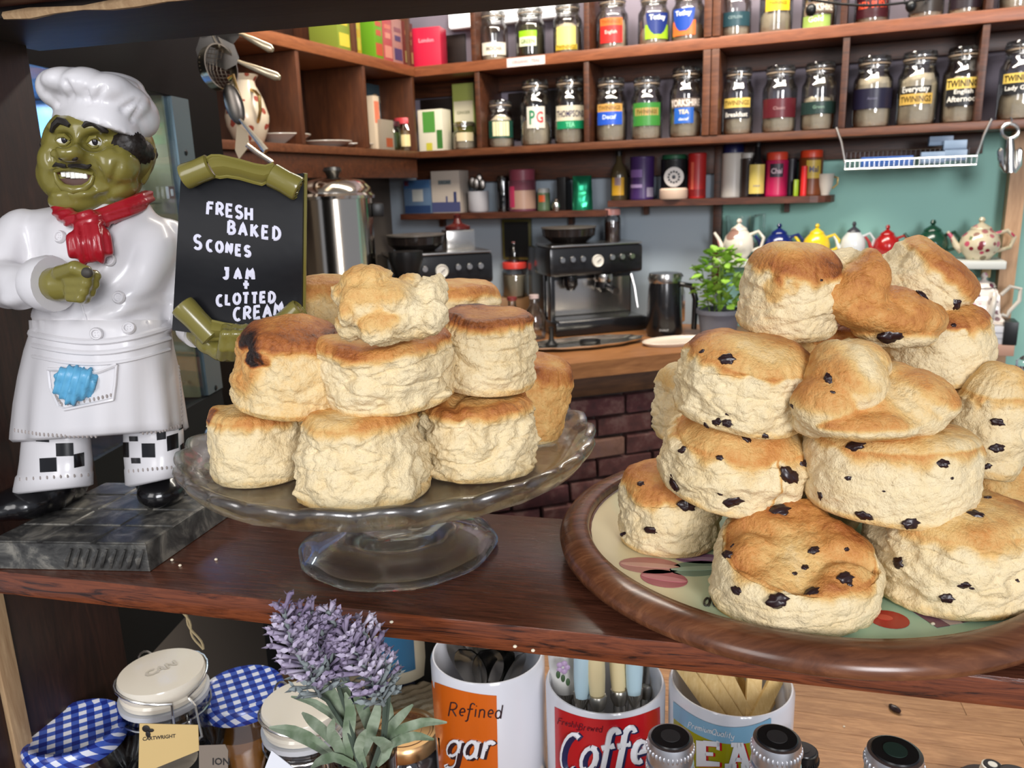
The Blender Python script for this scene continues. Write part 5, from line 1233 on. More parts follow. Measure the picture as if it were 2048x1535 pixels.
for mt, dd, rad, lf in ((NAVY, (3, 3), .0036, .0006), (PWH, (0, 0), .0028, .0014)): 
    cylword(CFB, cf, 'C', 1122, 1540, 74, .0, rad, mt, lift=lf, d=dd, xs=.72); cylword(CFB, cf, 'offee', 1160, 1540, 74, -.12, rad, mt, lift=lf, slant=.18, gap=.04, d=dd, xs=.82)
te, tc, tr, tH, TB = canister(1462, 1358, 244, .100, 'white canister with olive and blue premium tea label holding wooden stirrers')
quad_sag = 32
cylpatch(TB, ((1348, 1410), (1540, 1446), (1540, 1545), (1348, 1545)), te, LIME); quad_sag = 33
cylpatch(TB, ((1348, 1401), (1541, 1434), (1540, 1468), (1348, 1434)), te, SKY, lift=.0008, nu=24, nv=2)
cylword(TB, te, 'Premium', 1377, 1452, 11, .28, .00032, PWH, lift=.0012, slant=.2, gap=.06); cylword(TB, te, 'Quality', 1424, 1466, 12, .22, .00032, PWH, lift=.0012, slant=.2, gap=.06)
def slab(B, par, polys, mat, lift):
    for pl_ in polys: cylpatch(B, pl_, par, mat, 'lettering', lift, 6, 4)
quad_sag = 0
def slabE(x, y, w, h): return [((x, y), (x + w * .42, y + 2), (x + w * .42, y + h), (x, y + h)), ((x + w * .3, y), (x + w, y + 3), (x + w, y + 13), (x + w * .3, y + 11)), ((x + w * .86, y), (x + w, y + 3), (x + w, y + 20), (x + w * .86, y + 18)), ((x + w * .3, y + h * .44), (x + w * .72, y + h * .46), (x + w * .72, y + h * .6), (x + w * .3, y + h * .58)), ((x + w * .3, y + h - 12), (x + w, y + h - 9), (x + w, y + h), (x + w * .3, y + h))]
def slabA(x, y, w, h): return [((x + w * .36, y), (x + w * .62, y), (x + w * .32, y + h), (x + w * .1, y + h)), ((x + w * .4, y), (x + w * .66, y), (x + w * .94, y + h), (x + w * .66, y + h)), ((x + w * .3, y + h * .58), (x + w * .72, y + h * .58), (x + w * .76, y + h * .74), (x + w * .26, y + h * .74)), ((x, y + h - 10), (x + w * .42, y + h - 10), (x + w * .42, y + h), (x, y + h)), ((x + w * .58, y + h - 10), (x + w, y + h - 10), (x + w, y + h), (x + w * .58, y + h)), ((x + w * .22, y), (x + w * .6, y), (x + w * .6, y + 9), (x + w * .22, y + 9))]
for mt, dx, lf in ((REDP, 4, .0007), (PWH, 0, .0013)):
    slab(TB, te, slabE(1394 + dx, 1478 + dx * .6, 46, 52), mt, lf); slab(TB, te, slabA(1450 + dx, 1482 + dx * .6, 54, 52), mt, lf)
# spoons
def inside(t, r, a, k): return Vector((t.location.x + r * k * math.cos(R(a)), t.location.y + r * k * math.sin(R(a)), ZD + .012))
ZMAX = 1.146
def toward(c, px, py, dep): return CAM + ray(px, py) * dep
SPN = P('cutlery_steel', (.58, .57, .55), .16, 1.0)
def spoon(foot, tip, w, label, turn=0.0):
    ax = (tip - foot).normalized(); side = ax.cross(Vector((0, 1, 0))).normalized(); nr = side.cross(ax)
    side, nr = side * math.cos(turn) + nr * math.sin(turn), nr * math.cos(turn) - side * math.sin(turn)
    t = thing('teaspoon', label, 'spoon', foot, 0, 'spoons standing in the sugar canister')
    L = (tip - foot).length
    q = G(); q.tube([foot, foot + ax * (L - .045)], [.0022, .0018], 8, flat=(nr, .5)); obj('handle', q, SPN, t, True)
    q = G(); rows = []
    c0 = foot + ax * (L - .026)
    for i in range(11):
        u = i / 10; yy = (u - .5) * .052; ww = w * math.sqrt(max(.0004, 1 - ((u - .52) / .52) ** 2)) * (1 - .2 * (1 - u))
        rows.append([c0 + ax * yy + side * (ww * (k / 6 - .5) * 2) + nr * (.007 * (1 - ((k / 6 - .5) * 2) ** 2) * math.sin(math.pi * min(1, max(0, u)))) for k in range(7)])
    q.grid(rows); q.grid([[p + nr * .0012 for p in r_][::-1] for r_ in rows]); obj('bowl', q, SPN, t, True)
for i, (px, py, dp, a, lab, tn) in enumerate(((930, 1330, .672, 250, 'teaspoon with bowl up at the front left of the sugar canister', .3), (976, 1330, .672, 280, 'teaspoon with bowl up at the front middle of the sugar canister', -.2), (905, 1312, .70, 200, 'teaspoon leaning against the left rim of the sugar canister', .6), (1014, 1334, .69, 320, 'teaspoon lying low at the right side of the sugar canister', -.7), (1044, 1338, .70, 350, 'teaspoon nearest the right rim of the sugar canister', -.9), (955, 1300, .72, 90, 'teaspoon at the back of the sugar canister', 0), (1000, 1302, .72, 60, 'teaspoon at the back right of the sugar canister', .4))):
    f = inside(sg, sr, a + 180, .55); tp = CAM + ray(px, py - 30) * dp; tp.z = min(tp.z, ZMAX - .004 * i * .3)
    spoon(f, tp, .0150, lab, tn)
# knives: handle up
def knife(px, py, dp, a, hm, label, ferr=True, w=.0075, deco=False):
    f = inside(cf, cr, a, .5); j = CAM + ray(px, py) * dp                    # j: where the handle begins
    up = (Vector((j.x * 1.0, j.y, j.z)) - f).normalized(); top = j + up * ((ZMAX - j.z) / max(.3, up.z))
    t = thing('table_knife', label, 'knife', f, 0, 'knives standing in the coffee canister')
    q = G(); q.tube([f, f + (j - f) * .5, j], [.004, .006, .005], 8, flat=(Vector((0, 1, 0)), .25)); obj('blade', q, SPN, t, True)
    q = G(); q.tube([j, j + up * .02, top - up * .004, top], [w * .8, w * .95, w * 1.1, w * .9], 12, flat=(Vector((0, 1, 0)), .7)); hd = obj('handle', q, hm, t, True)
    q = G()
    if ferr: q.tube([j - up * .010, j - up * .004, j + up * .001, j + up * .003], [w * .7, w * 1.0, w * 1.02, w * .9], 12); obj('ferrule', q, P('old_silver', (.42, .40, .36), .3, 1.0), t, True)
    else:
        for k in range(-2, 3): q.tube([j - up * .012, j - up * .002 + RGT * k * .0022, j + up * (.008 - abs(k) * .0015) + RGT * k * .0032], [.0022, .0026, .001], 6)
        obj('shell_ferrule', q, P('old_silver', (.42, .40, .36), .3, 1.0), t, True)['kind'] = 'stuff'
    if deco:
        q = G()
        for (x, y, r_) in ((1120, 1324, 8), (1131, 1328, 8), (1125, 1336, 7), (1116, 1334, 6)): p, n = hit(bvh(G().add(*hv)), x, y) if False else (None, None)
    return t, hd
BLUEH = P('pale_blue_handle', srgb(178, 204, 214), .25, coat=.3); IVORY = P('ivory_handle', srgb(224, 206, 160), .28, coat=.3); CHINA = P('china_handle', srgb(226, 224, 218), .2, coat=.4)
knife(1164, 1392, .655, 200, BLUEH, 'pale blue handled knife with shell ferrule at the left of the coffee canister', False)
knife(1195, 1394, .650, 260, IVORY, 'ivory handled knife left of centre in the coffee canister')
knife(1238, 1384, .665, 300, IVORY, 'ivory handled knife right of centre in the coffee canister')
knife(1268, 1386, .662, 330, BLUEH, 'pale blue handled knife with shell ferrule at the right of the coffee canister', False)
t, hd = knife(1134, 1380, .685, 170, CHINA, 'white china handled server painted with a flower in the coffee canister', False, .014)
q = G(); HBV = None
cpt = CAM + ray(1126, 1334) * .655
for k in range(5): a = k * 1.257; q.ell(cpt + RGT * (.0034 * math.cos(a)) + UPV * (.0034 * math.sin(a)) , (.0026, .0012, .0026), nu=8, nv=6)
obj('painted_petals', q, P('lilac_paint', srgb(176, 150, 182), .4), hd, True)['kind'] = 'stuff'
q = G()
for k in range(3): q.ell(cpt + RGT * (.004 * (k - 1)) - UPV * (.006 + .003 * k), (.0018, .001, .0036), nu=8, nv=6)
obj('painted_leaves', q, P('leaf_paint', srgb(60, 84, 52), .5), hd, True)['kind'] = 'stuff'
knife(1292, 1372, .70, 10, SPN, 'steel handled knife leaning on the right rim of the coffee canister')
# wooden stirrers
STK = wood('stirrer_wood', srgb(206, 170, 104), srgb(226, 198, 140), rnd=.3, scale=22, stretch=(8, 8, 1), rough=.6)
for i, (x0, y0, x1, y1, a, nm) in enumerate(((1376, 1346, 1412, 1397, 190, 'first from the left'), (1416, 1350, 1452, 1406, 230, 'second from the left'), (1454, 1356, 1482, 1412, 260, 'third from the left'), (1508, 1362, 1506, 1408, 285, 'upright at the front centre'), (1550, 1362, 1532, 1398, 330, 'leaning to the right'), (1470, 1350, 1490, 1396, 90, 'behind the others'), (1556, 1366, 1540, 1394, 10, 'nearest the right rim'))):
    j = CAM + ray(x1, y1) * (.66 + .003 * i * 0 + (.02 if a in (90, 10) else 0)); up = (CAM + ray(x0, y0) * (.664 + (.02 if a in (90, 10) else 0)) - j).normalized()
    f = j - up * .10; tp = j + up * min(.11, (ZMAX - j.z) / max(.3, up.z)); sd = up.cross(Vector((0, 1, 0))).normalized() * .0062; nn = sd.cross(up).normalized() * .0016
    g = G(); g.hexa([f - sd - nn, f + sd - nn, f + sd + nn, f - sd + nn, tp - sd - nn, tp + sd - nn, tp + sd + nn, tp - sd + nn])
    solo('wooden_stirrer', g, STK, 'flat wooden stirrer in the tea canister, ' + nm, 'stirrer', 'stirrers standing in the tea canister', smooth=False)
# ------------------------------------------------ silver capped bottles
def bottle(px, py, wpx, label, capm=SILV, D=.029, topm=None):
    c = lidp(px, py, wpx, D); r = D / 2; H = c.z - ZD
    t = thing('sauce_bottle', label, 'bottle', (c.x, c.y, ZD + .0004)); hc = .026; hb = H - hc
    q = G(); q.lathe([(0, 0), (.026, 0), (.029, .004), (.029, hb * .55), (.025, hb * .66), (.0145, hb * .84), (.0125, hb), (.0105, hb), (.0125, hb * .84), (.0225, hb * .66), (.0262, hb * .55), (.0262, .007), (0, .006)], 32); obj('glass_body', q, TGLASS, t)
    q = G(); q.lathe([(0, .007), (.0258, .008), (.0258, hb * .54), (.021, hb * .66), (0, hb * .67)], 24); obj('sauce', q, P('dark_sauce', srgb(30, 16, 12), .35), t)
    q = G(); q.lathe([(0, hb - .002), (r * .97, hb - .002), (r * 1.03, hb), (r * 1.03, hb + .009), (r * .97, hb + .010), (r * 1.0, hb + .013), (r * 1.0, hb + .022), (r * .96, hb + .0255), (r * .82, hb + .026), (0, hb + .026)], 48); cp = obj('cap', q, capm, t)
    q = G()
    for zc_, n in ((hb + .0045, 34), (hb + .019, 34)):
        for k in range(n): a = 2 * math.pi * k / n; q.ell((r * 1.02 * math.cos(a), r * 1.02 * math.sin(a), zc_), (.0008, .0008, .0022), nu=5, nv=4)
    obj('cap_knurl', q, capm, cp)['kind'] = 'stuff'
    q = G(); q.lathe([(0, .0008), (r * .80, .0008), (r * .84, 0), (0, 0)], 32, Matrix.Translation((0, 0, hb + .026))); dk = obj('cap_disc', q, BLKLID, cp)
    q = G(); q.lathe([(0, .0004), (r * .42, .0004), (r * .42, 0), (0, 0)], 20, Matrix.Translation((0, 0, hb + .0268))); obj('cap_emblem', q, topm or P('cap_emblem', srgb(52, 50, 50), .5), cp)
bottle(1341, 1474, 92, 'silver capped bottle in front of the red coffee canister')
bottle(1554, 1476, 96, 'silver capped bottle in front of the olive tea canister')
bottle(1790, 1503, 108, 'silver capped bottle on the right with dark green cap emblem', topm=P('cap_green', srgb(34, 52, 44), .5))
bottle(1606, 1500, 60, 'black capped bottle half hidden behind the middle silver capped bottle', BLKLID, .022)
bottle(1985, 1530, 40, 'small white capped bottle at the bottom right', P('white_cap', srgb(224, 220, 208), .35), .018, P('white_cap', srgb(224, 220, 208), .35))
bottle(2034, 1552, 74, 'black capped bottle in the bottom right corner', BLKLID, .024)
g = G(); g.ell((0, 0, 0), (.0072, .0036, .0032), nu=14, nv=10)
for i, p in enumerate(g.v): g.v[i] = on_z(1789, 1416, ZD + .0030) + Matrix.Rotation(-1.1, 3, 'Z') @ (p * (1 + .2 * mn.noise(p * 400)))
solo('fallen_raisin', g, RAI, 'single dark raisin fallen on the butcher block counter', 'raisin')
for i, (x, y) in enumerate(((1688, 1452), (1030, 1292), (783, 1243), (432, 1118), (344, 1119), (360, 1130), (1066, 1300), (1866, 1247))):
    zc_ = ZD if i == 0 else (TC.z + TZ if i == 7 else ZT)
    p = on_z(x, y, zc_ + .0008); g = G(); g.ell(p, (.0012, .001, .0009), nu=7, nv=5); solo('crumb', g, P('crumb', srgb(226, 214, 190), .8), 'tiny pale scone crumb, ' + ('on the butcher block counter', 'on the shelf edge above the coffee canister', 'on the shelf edge in front of the stand', 'on the shelf beside the glass stand', 'on the shelf just right of the plinth corner', 'on the shelf nearest the plinth front corner', 'on the shelf edge left of the tray', 'on the printed tray between the front scones')[i], 'crumb', 'scattered crumbs')
# ------------------------------------------------ mug and woven mat behind
mp = on_z(800, 1395, ZD + .001)
mat_t = thing('woven_mat', 'chunky cream and navy woven mat on the counter behind the lavender', 'mat', mp, S_ANG + .75)
ROPE_C = P('cream_rope', srgb(190, 172, 142), .9, bump=(160, .9, .003, 3)); ROPE_N = P('navy_rope', srgb(40, 46, 70), .9, bump=(160, .9, .003, 3))
for k in range(16):
    y = (k - 8) * .0105; q = G(); n = 34
    q.tube([(-.12 + .24 * i / n, y + .0012 * math.sin(i * 2.1 + k), .0052 + .0009 * math.sin(i * 2.1 + k * 1.6)) for i in range(n + 1)], [.0052 + .0007 * math.sin(i * 2.09) for i in range(n + 1)], 8); obj('rope_row', q, ROPE_N if k in (9, 10) else ROPE_C, mat_t)
mu = on_z(796, 1338, ZD + .0125)
mug = thing('mug', 'cream mug with blue patch standing on the woven mat', 'mug', mu + Z * .0005)
q = G(); q.lathe([(0, 0), (.030, 0), (.040, .006), (.043, .03), (.043, .088), (.0405, .090), (.039, .088), (.039, .012), (0, .008)], 40); obj('mug_body', q, P('mug_cream', srgb(210, 202, 178), .2, coat=.4), mug)
q = G(); q.grid([[(.0434 * math.cos(R(-90 + a)), .0434 * math.sin(R(-90 + a)), z) for a in range(-16, 37, 4)] for z in (.022, .04, .06, .085)]); obj('blue_patch', q, P('mug_blue', srgb(54, 104, 140), .25), mug)
q = G(); q.tube([(-.041 + 0 * i, 0, .02) if False else (-.042 - .024 * math.sin(math.pi * i / 10), 0, .018 + .056 * i / 10) for i in range(11)], .0048, 8); obj('handle', q, _M['mug_cream'], mug)
# ------------------------------------------------ lavender in a glass vase
vz = lidp(728, 1500, 132, .044); VH = vz.z - ZD
lav = thing('lavender_vase', 'artificial lavender sprig with grey green leaves in a clear glass vase', 'plant', (vz.x, vz.y, ZD + .0004))
q = G(); q.lathe([(0, 0), (.026, 0), (.028, .004), (.027, VH * .5), (.021, VH * .9), (.022, VH), (.0208, VH), (.0196, VH * .9), (.0255, VH * .5), (.0262, .008), (0, .008)], 36); obj('glass_vase', q, TGLASS, lav)
LAVP, nt, b = _base('lavender_petal'); nt.links.new(_ramp(nt, _noise(nt, _coord(nt), 60, 3), [(.35, srgb(122, 108, 136)), (.5, srgb(156, 144, 168)), (.65, srgb(198, 190, 206))]), b.inputs['Base Color']); b.inputs['Roughness'].default_value = .85
LAVG = P('lavender_grey', srgb(132, 140, 140), .9); LEAFM, nt, b = _base('lavender_leaf'); nt.links.new(_ramp(nt, _noise(nt, _coord(nt), 70, 3), [(.35, srgb(104, 122, 94)), (.65, srgb(158, 170, 148))]), b.inputs['Base Color']); b.inputs['Roughness'].default_value = .8
rl = random.Random(5)
def LP(x, y, d): return CAM + ray(x, y) * d
def spike(path, ds, w, n, name='flower_spike'):
    P_ = [LP(x, y, d) for (x, y), d in zip(path, ds)]
    def at(u): u *= len(P_) - 1; i = min(int(u), len(P_) - 2); return P_[i].lerp(P_[i + 1], u - i), (P_[i + 1] - P_[i]).normalized()
    gp, gg = G(), G()
    gg.tube(P_, .0013, 6)
    for k in range(n):
        u = (k + rl.random()) / n; c, ax = at(u); a = k * 2.4 + rl.random() * .6
        e1 = ax.orthogonal().normalized(); e2 = ax.cross(e1); out = e1 * math.cos(a) + e2 * math.sin(a)
        L = w * (.75 + .5 * rl.random()) * (1 - .45 * u * u); dr = (out * .9 + ax * (.5 + .5 * rl.random())).normalized()
        tgt = gg if u < .10 or (u < .3 and rl.random() < .5) else gp
        s0 = c + out * .001; tip = s0 + dr * L
        tgt.tube([s0, s0 + dr * L * .45, s0 + dr * L * .8, tip], [.0007, .0012, .0017, .0005], 5)
        for m in range(3):
            b2 = m * 2.1 + a; o2 = (e1 * math.cos(b2) + e2 * math.sin(b2) + dr * .9).normalized()
            p0 = s0 + dr * L * .72; wd = o2.cross(dr).normalized() * .0014; p1 = p0 + o2 * L * .26; p2 = p0 + o2 * L * .48
            nb_ = len(tgt.v); tgt.v += [p0, p1 + wd, p2, p1 - wd, p1 + o2.cross(wd).normalized() * .0006]; tgt.f += [(nb_, nb_ + 1, nb_ + 4), (nb_ + 1, nb_ + 2, nb_ + 4), (nb_ + 2, nb_ + 3, nb_ + 4), (nb_ + 3, nb_, nb_ + 4)]
    s = obj(name, gp, LAVP, lav, True, ang=0); s['kind'] = 'stuff'; s2 = obj('calyx', gg, LAVG, s, True, ang=0); s2['kind'] = 'stuff'
spike([(640, 1392), (622, 1352), (585, 1290), (566, 1218)], [.438, .432, .425, .42], .0150, 56)
spike([(672, 1372), (652, 1320), (618, 1270), (600, 1225)], [.44, .435, .43, .425], .0130, 40)
spike([(690, 1360), (672, 1310), (640, 1258), (624, 1222)], [.45, .445, .44, .435], .0120, 30)
spike([(768, 1410), (742, 1356), (708, 1300), (690, 1270)], [.44, .435, .428, .425], .0150, 56)
spike([(776, 1395), (768, 1345), (744, 1300), (722, 1248)], [.45, .445, .44, .435], .0130, 40)
spike([(700, 1300), (690, 1275), (664, 1240), (655, 1222)], [.445, .44, .435, .432], .0110, 28)
def leafobj(pts, w, d0, d1):
    n = len(pts); P_ = [LP(x, y, d0 + (d1 - d0) * i / (n - 1)) for i, (x, y) in enumerate(pts)]; rows = []; m = 8
    for i in range(m + 1):
        u = i / m * (n - 1); k = min(int(u), n - 2); c = P_[k].lerp(P_[k + 1], u - k); ax = (P_[k + 1] - P_[k]).normalized(); sd = ax.cross((c - CAM).normalized()).normalized()
        ww = w * math.sin(math.pi * min(1, .12 + .86 * i / m)) ** .8 * .5 + .0002; back = (c - CAM).normalized()
        rows.append([c - sd * ww - back * ww * .35, c + back * .0003, c + sd * ww - back * ww * .35])
    g = G(); g.grid(rows); g.grid([[p + (p - CAM).normalized() * .0005 for p in r_][::-1] for r_ in rows]); obj('leaf', g, LEAFM, lav, True)
for pts, w in (([(668, 1512), (620, 1478), (580, 1460), (538, 1454)], .0095), ([(680, 1500), (648, 1462), (622, 1440), (604, 1424)], .0075), ([(700, 1460), (660, 1424), (624, 1402), (582, 1392)], .0055), ([(690, 1450), (668, 1400), (650, 1370), (632, 1352)], .0100), ([(758, 1492), (782, 1452), (805, 1428), (826, 1408)], .0070), ([(760, 1490), (800, 1458), (850, 1442), (894, 1444)], .0070), ([(762, 1500), (800, 1478), (832, 1470), (868, 1478)], .0068), ([(742, 1470), (728, 1420), (716, 1388), (704, 1370)], .0090), ([(700, 1520), (696, 1470), (702, 1420), (690, 1384)], .0090), ([(724, 1516), (740, 1470), (752, 1430), (758, 1396)], .0085), ([(720, 1535), (670, 1512), (640, 1520), (622, 1535)], .0070), ([(690, 1530), (676, 1490), (660, 1462), (668, 1436)], .0080), ([(752, 1530), (776, 1500), (770, 1486), (742, 1474)], .0095), ([(730, 1535), (716, 1500), (722, 1476), (732, 1458)], .0070), ([(700, 1430), (694, 1400), (690, 1350), (694, 1330)], .0060), ([(775, 1470), (782, 1440), (778, 1410), (770, 1390)], .0050)):
    leafobj(pts, w * .74, .468, .44)
for pts in (([(728, 1560), (700, 1470), (655, 1400), (640, 1390)]), ([(730, 1560), (700, 1440), (676, 1370)]), ([(735, 1560), (766, 1470), (770, 1405)]), ([(736, 1560), (770, 1470), (778, 1390)])):
    q = G(); q.tube([LP(x, y, .47 - .03 * i / (len(pts) - 1)) for i, (x, y) in enumerate(pts)], .0013, 6); obj('stem', q, P('stem_green', srgb(70, 82, 70), .8), lav, True)
# ================================================================== tea jars on the wall shelves
TEAB = P('tea_bag_paper', srgb(226, 208, 178), .9, bump=(40, .6, .01, 3)); TEAD = P('dark_tea', srgb(60, 56, 34), .9, bump=(60, .6, .01, 3))
RUB = P('jar_rubber', srgb(150, 132, 112), .6); LIDG = thin_glass('lid_glass', (.80, .82, .80, 1), .05, .7)
LABM = {}
def lm(*c):
    return P('label_%d_%d_%d' % c, srgb(*c), .35)
def facing(p): d = CAM - p; return math.atan2(d.y, d.x) + math.pi / 2       # rz so that local -Y looks at the camera
def put_labels(t, r, H, labels, prof=None):
    for (v0, v1, ha, col, off, texts) in labels:
        rr = r * 1.012
        if col:
            rows = [[(rr * math.cos(R(-90 + off + a)), rr * math.sin(R(-90 + off + a)), H * v) for a in np.linspace(-ha, ha, 13)] for v in (v0, (v0 + v1) / 2, v1)]
            g = G(); g.grid(rows); lab = obj('label', g, lm(*col), t, ang=0)
        else: lab = t
        for (s, v, wf, hm, tc) in texts:
            g = G(); rr2 = rr + .0008; w = wf * 2 * R(ha) * rr
            put_text(g, s, lambda u, y: (rr2 * math.cos(R(-90 + off) + u / rr2), rr2 * math.sin(R(-90 + off) + u / rr2), H * v + y), w, hm); obj('lettering', g, lm(*tc), lab, smooth=False)
CLIPME = {}
def tea_jar(px, z, wpx, hpx, label, labels=(), fill=(.62, TEAB), o=-.075, turn=0, group='glass tea jars on the wall shelves', shoulder=.66):
    p = wz(px, z, o); k = depth(p) / F_PX; r = wpx * k / 2; H = hpx * k / math.cos(PITCH - .0)
    t = thing('tea_jar', label, 'jar', p + Z * .0005, facing(p) + R(turn), group)
    hs, hn, hl = H * shoulder, H * (shoulder + .13), H * .87
    q = G(); q.lathe([(0, .003), (r * .84, 0), (r * .97, H * .03), (r, H * .08), (r, hs * .96), (r * .97, hs * 1.03), (r * .86, hs * 1.10), (r * .79, hn), (r * .78, hn + H * .02), (r * .78, hl)], 32); obj('glass_jar', q, TGLASS, t)
    q = G(); fh = H * fill[0]
    q.lathe([(0, H * .02), (r * .80, H * .025), (r * .90, H * .08), (r * .90, fh * .7), (r * .78, fh * .9), (r * .4, fh), (0, fh * .94)], 20)
    sd = rl.random() * 50
    for i, v in enumerate(q.v):
        w = 1 + .10 * mn.noise(Vector((v.x * 40, v.y * 40, v.z * 30 + sd))) - .06 * abs(mn.noise(Vector((v.x * 90, v.y * 90, sd + v.z * 60)))); q.v[i] = Vector((v.x * w, v.y * w, min(v.z * (1 + .12 * mn.noise(Vector((v.x * 25 + sd, v.y * 25, 0)))), hs * 1.05)))
    obj('tea_bags', q, fill[1], t)
    q = G(); q.lathe([(r * .70, hl), (r * .82, hl), (r * .82, hl + H * .022), (r * .70, hl + H * .022), (r * .70, hl)], 28); obj('rubber_seal', q, RUB, t)
    q = G(); q.lathe([(0, hl + H * .024), (r * .83, hl + H * .024), (r * .85, hl + H * .06), (r * .80, H * .985), (r * .3, H), (0, H)], 28); obj('lid', q, LIDG, t)
    q = G(); a_ = r * .83; zz = hl + H * .03; wr = max(.0011, r * .022)
    q.tube([(a_ * math.cos(x * .2618), a_ * math.sin(x * .2618), hl - H * .03) for x in range(24)], wr, 5, closed=True)
    q.tube([(a_ * 1.05 * math.cos(x * .2618), a_ * 1.05 * math.sin(x * .2618), zz + H * .02) for x in range(24)], wr, 5, closed=True)
    for s in (-1, 1): q.tube([(s * r * .14, -a_ * 1.04, zz + H * .045), (s * r * .16, -a_ * 1.25, zz), (s * r * .15, -a_ * 1.28, hl - H * .06), (s * r * .09, -a_ * 1.06, hl - H * .04)], wr, 5)
    q.tube([(-r * .15, -a_ * 1.28, hl - H * .06), (r * .15, -a_ * 1.28, hl - H * .06)], wr, 5)
    obj('wire_clip', q, WIRE, t)['kind'] = 'stuff'
    put_labels(t, r, H, labels); return t
YEL = (214, 184, 92); BK = (26, 26, 30); WH = (226, 222, 212); GLD = (196, 160, 80)
U, L = ZU1, ZL1
tea_jar(989, U, 58, 92, 'upper shelf tea jar with plain white label, first from the corner', [(.12, .36, 52, (220, 212, 196), 0, [('MOCHA', .24, .6, 1.2, (120, 112, 100))])], (.35, TEAB))
tea_jar(1062, U, 60, 92, 'upper shelf jar of dark green tea with lime and white label', [(.40, .52, 36, (140, 190, 30), -12, []), (.22, .40, 34, (222, 226, 190), -12, [('GREEN', .31, .8, 1.2, (90, 120, 40))])], (.66, TEAD))
tea_jar(1136, U, 58, 94, 'upper shelf jar with pale yellow tea label beside the third divider', [(.16, .52, 40, (226, 214, 120), -8, []), (.08, .18, 46, (216, 190, 60), -8, [('TWININGS', .13, .9, 1.2, (130, 96, 30))])], (.6, TEAB))
tea_jar(1225, U, 62, 96, 'upper shelf jar with orange and red tea label', [(.44, .58, 44, (214, 110, 50), -6, [('TWININGS', .51, .8, 1.2, (180, 80, 30))]), (.12, .44, 44, (196, 44, 40), -6, [('English', .31, .5, 1.0, (232, 190, 180))])], (.6, TEAB))
def oval(t, r, H, va, vb, ha, off, c1, c2, txt):
    rr = r * 1.016; vm = (va + vb) / 2
    g = G(); g.grid([[(rr * math.cos(R(-90 + off + a)), rr * math.sin(R(-90 + off + a)), H * (va + (vb - va) * .55 * w)) for a in np.linspace(-ha, ha, 11)] for w in (0, .5, 1)]); obj('label', g, lm(*c1), t, ang=0)
    g = G(); rows = []
    for i in range(9):
        y = i / 8; hw = ha * .92 * math.sqrt(max(.01, 1 - (1 - y) ** 2 * .9)); rows.append([((rr + .0008) * math.cos(R(-90 + off + a)), (rr + .0008) * math.sin(R(-90 + off + a)), H * (vm - .16 + (vb - vm + .16) * y)) for a in np.linspace(-hw, hw, 11)])
    g.grid(rows); lb = obj('label_oval', g, lm(*c2), t, ang=0)
    g = G(); w = 1.3 * R(ha) * rr; put_text(g, txt, lambda u, y: ((rr + .0016) * math.cos(R(-90 + off) + u / rr), (rr + .0016) * math.sin(R(-90 + off) + u / rr), H * (vb - .10) + y), w, 1.0, .04); obj('lettering', g, lm(226, 230, 240), lb, smooth=False)
j = tea_jar(1307, U, 62, 92, 'upper shelf jar with lime label and dark blue oval', [], (.4, TEAB)); p_ = wz(1307, U, -.075); k_ = depth(p_) / F_PX; oval(j, 31 * k_, 92 * k_ * 1.03, .12, .62, 46, 14, (146, 186, 40), (24, 44, 110), 'Tetley')
j = tea_jar(1376, U, 66, 94, 'upper shelf jar with orange label and dark blue oval beside the double post', [], (.4, TEAB)); p_ = wz(1376, U, -.075); oval(j, 33 * k_, 94 * k_ * 1.03, .12, .62, 42, -18, (226, 110, 50), (30, 70, 160), 'Tetley')
tea_jar(1469, U, 62, 98, 'upper shelf jar with dark teal label right of the double post', [(.20, .46, 62, (36, 66, 74), 0, [('CEYLON', .36, .4, 1.0, (130, 150, 150))])], (.3, TEAB))
tea_jar(1550, U, 64, 110, 'upper shelf jar with bright yellow label above the folded tea bags', [(.36, .56, 44, (232, 190, 40), 6, [('TWININGS', .48, .7, 1.3, (150, 100, 20))])], (.42, TEAB))
tea_jar(1636, U, 66, 112, 'upper shelf jar with white lettering below the black wire basket', [(.02, .22, 50, (150, 176, 90), -10, [('Gold', .16, .5, 1.0, (230, 226, 210))]), (.24, .44, 50, (120, 100, 84), 0, [('YORKSHIRE', .34, .95, 1.8, (236, 230, 214))])], (.5, TEAB))
tea_jar(1742, U, 66, 112, 'upper shelf jar with dark label and orange red lettering', [(.10, .46, 60, (60, 20, 26), 0, [('RED BUSH', .30, .8, 1.4, (214, 80, 50))])], (.4, TEAB))
tea_jar(1850, U, 64, 116, 'upper shelf jar with ornate dark gold label', [(.10, .50, 60, (50, 44, 40), 0, [('CHAI', .34, .5, 1.2, (170, 140, 80))])], (.35, TEAB))
tea_jar(1929, U, 62, 120, 'upper shelf jar with black grey tea label left of the right divider', [(.10, .52, 60, (34, 24, 30), 0, [('GREY', .30, .5, 1.2, (226, 220, 214))])], (.3, TEAB))
tea_jar(2030, U, 64, 122, 'upper shelf jar cut by the right edge of the picture', [], (.4, TEAB))
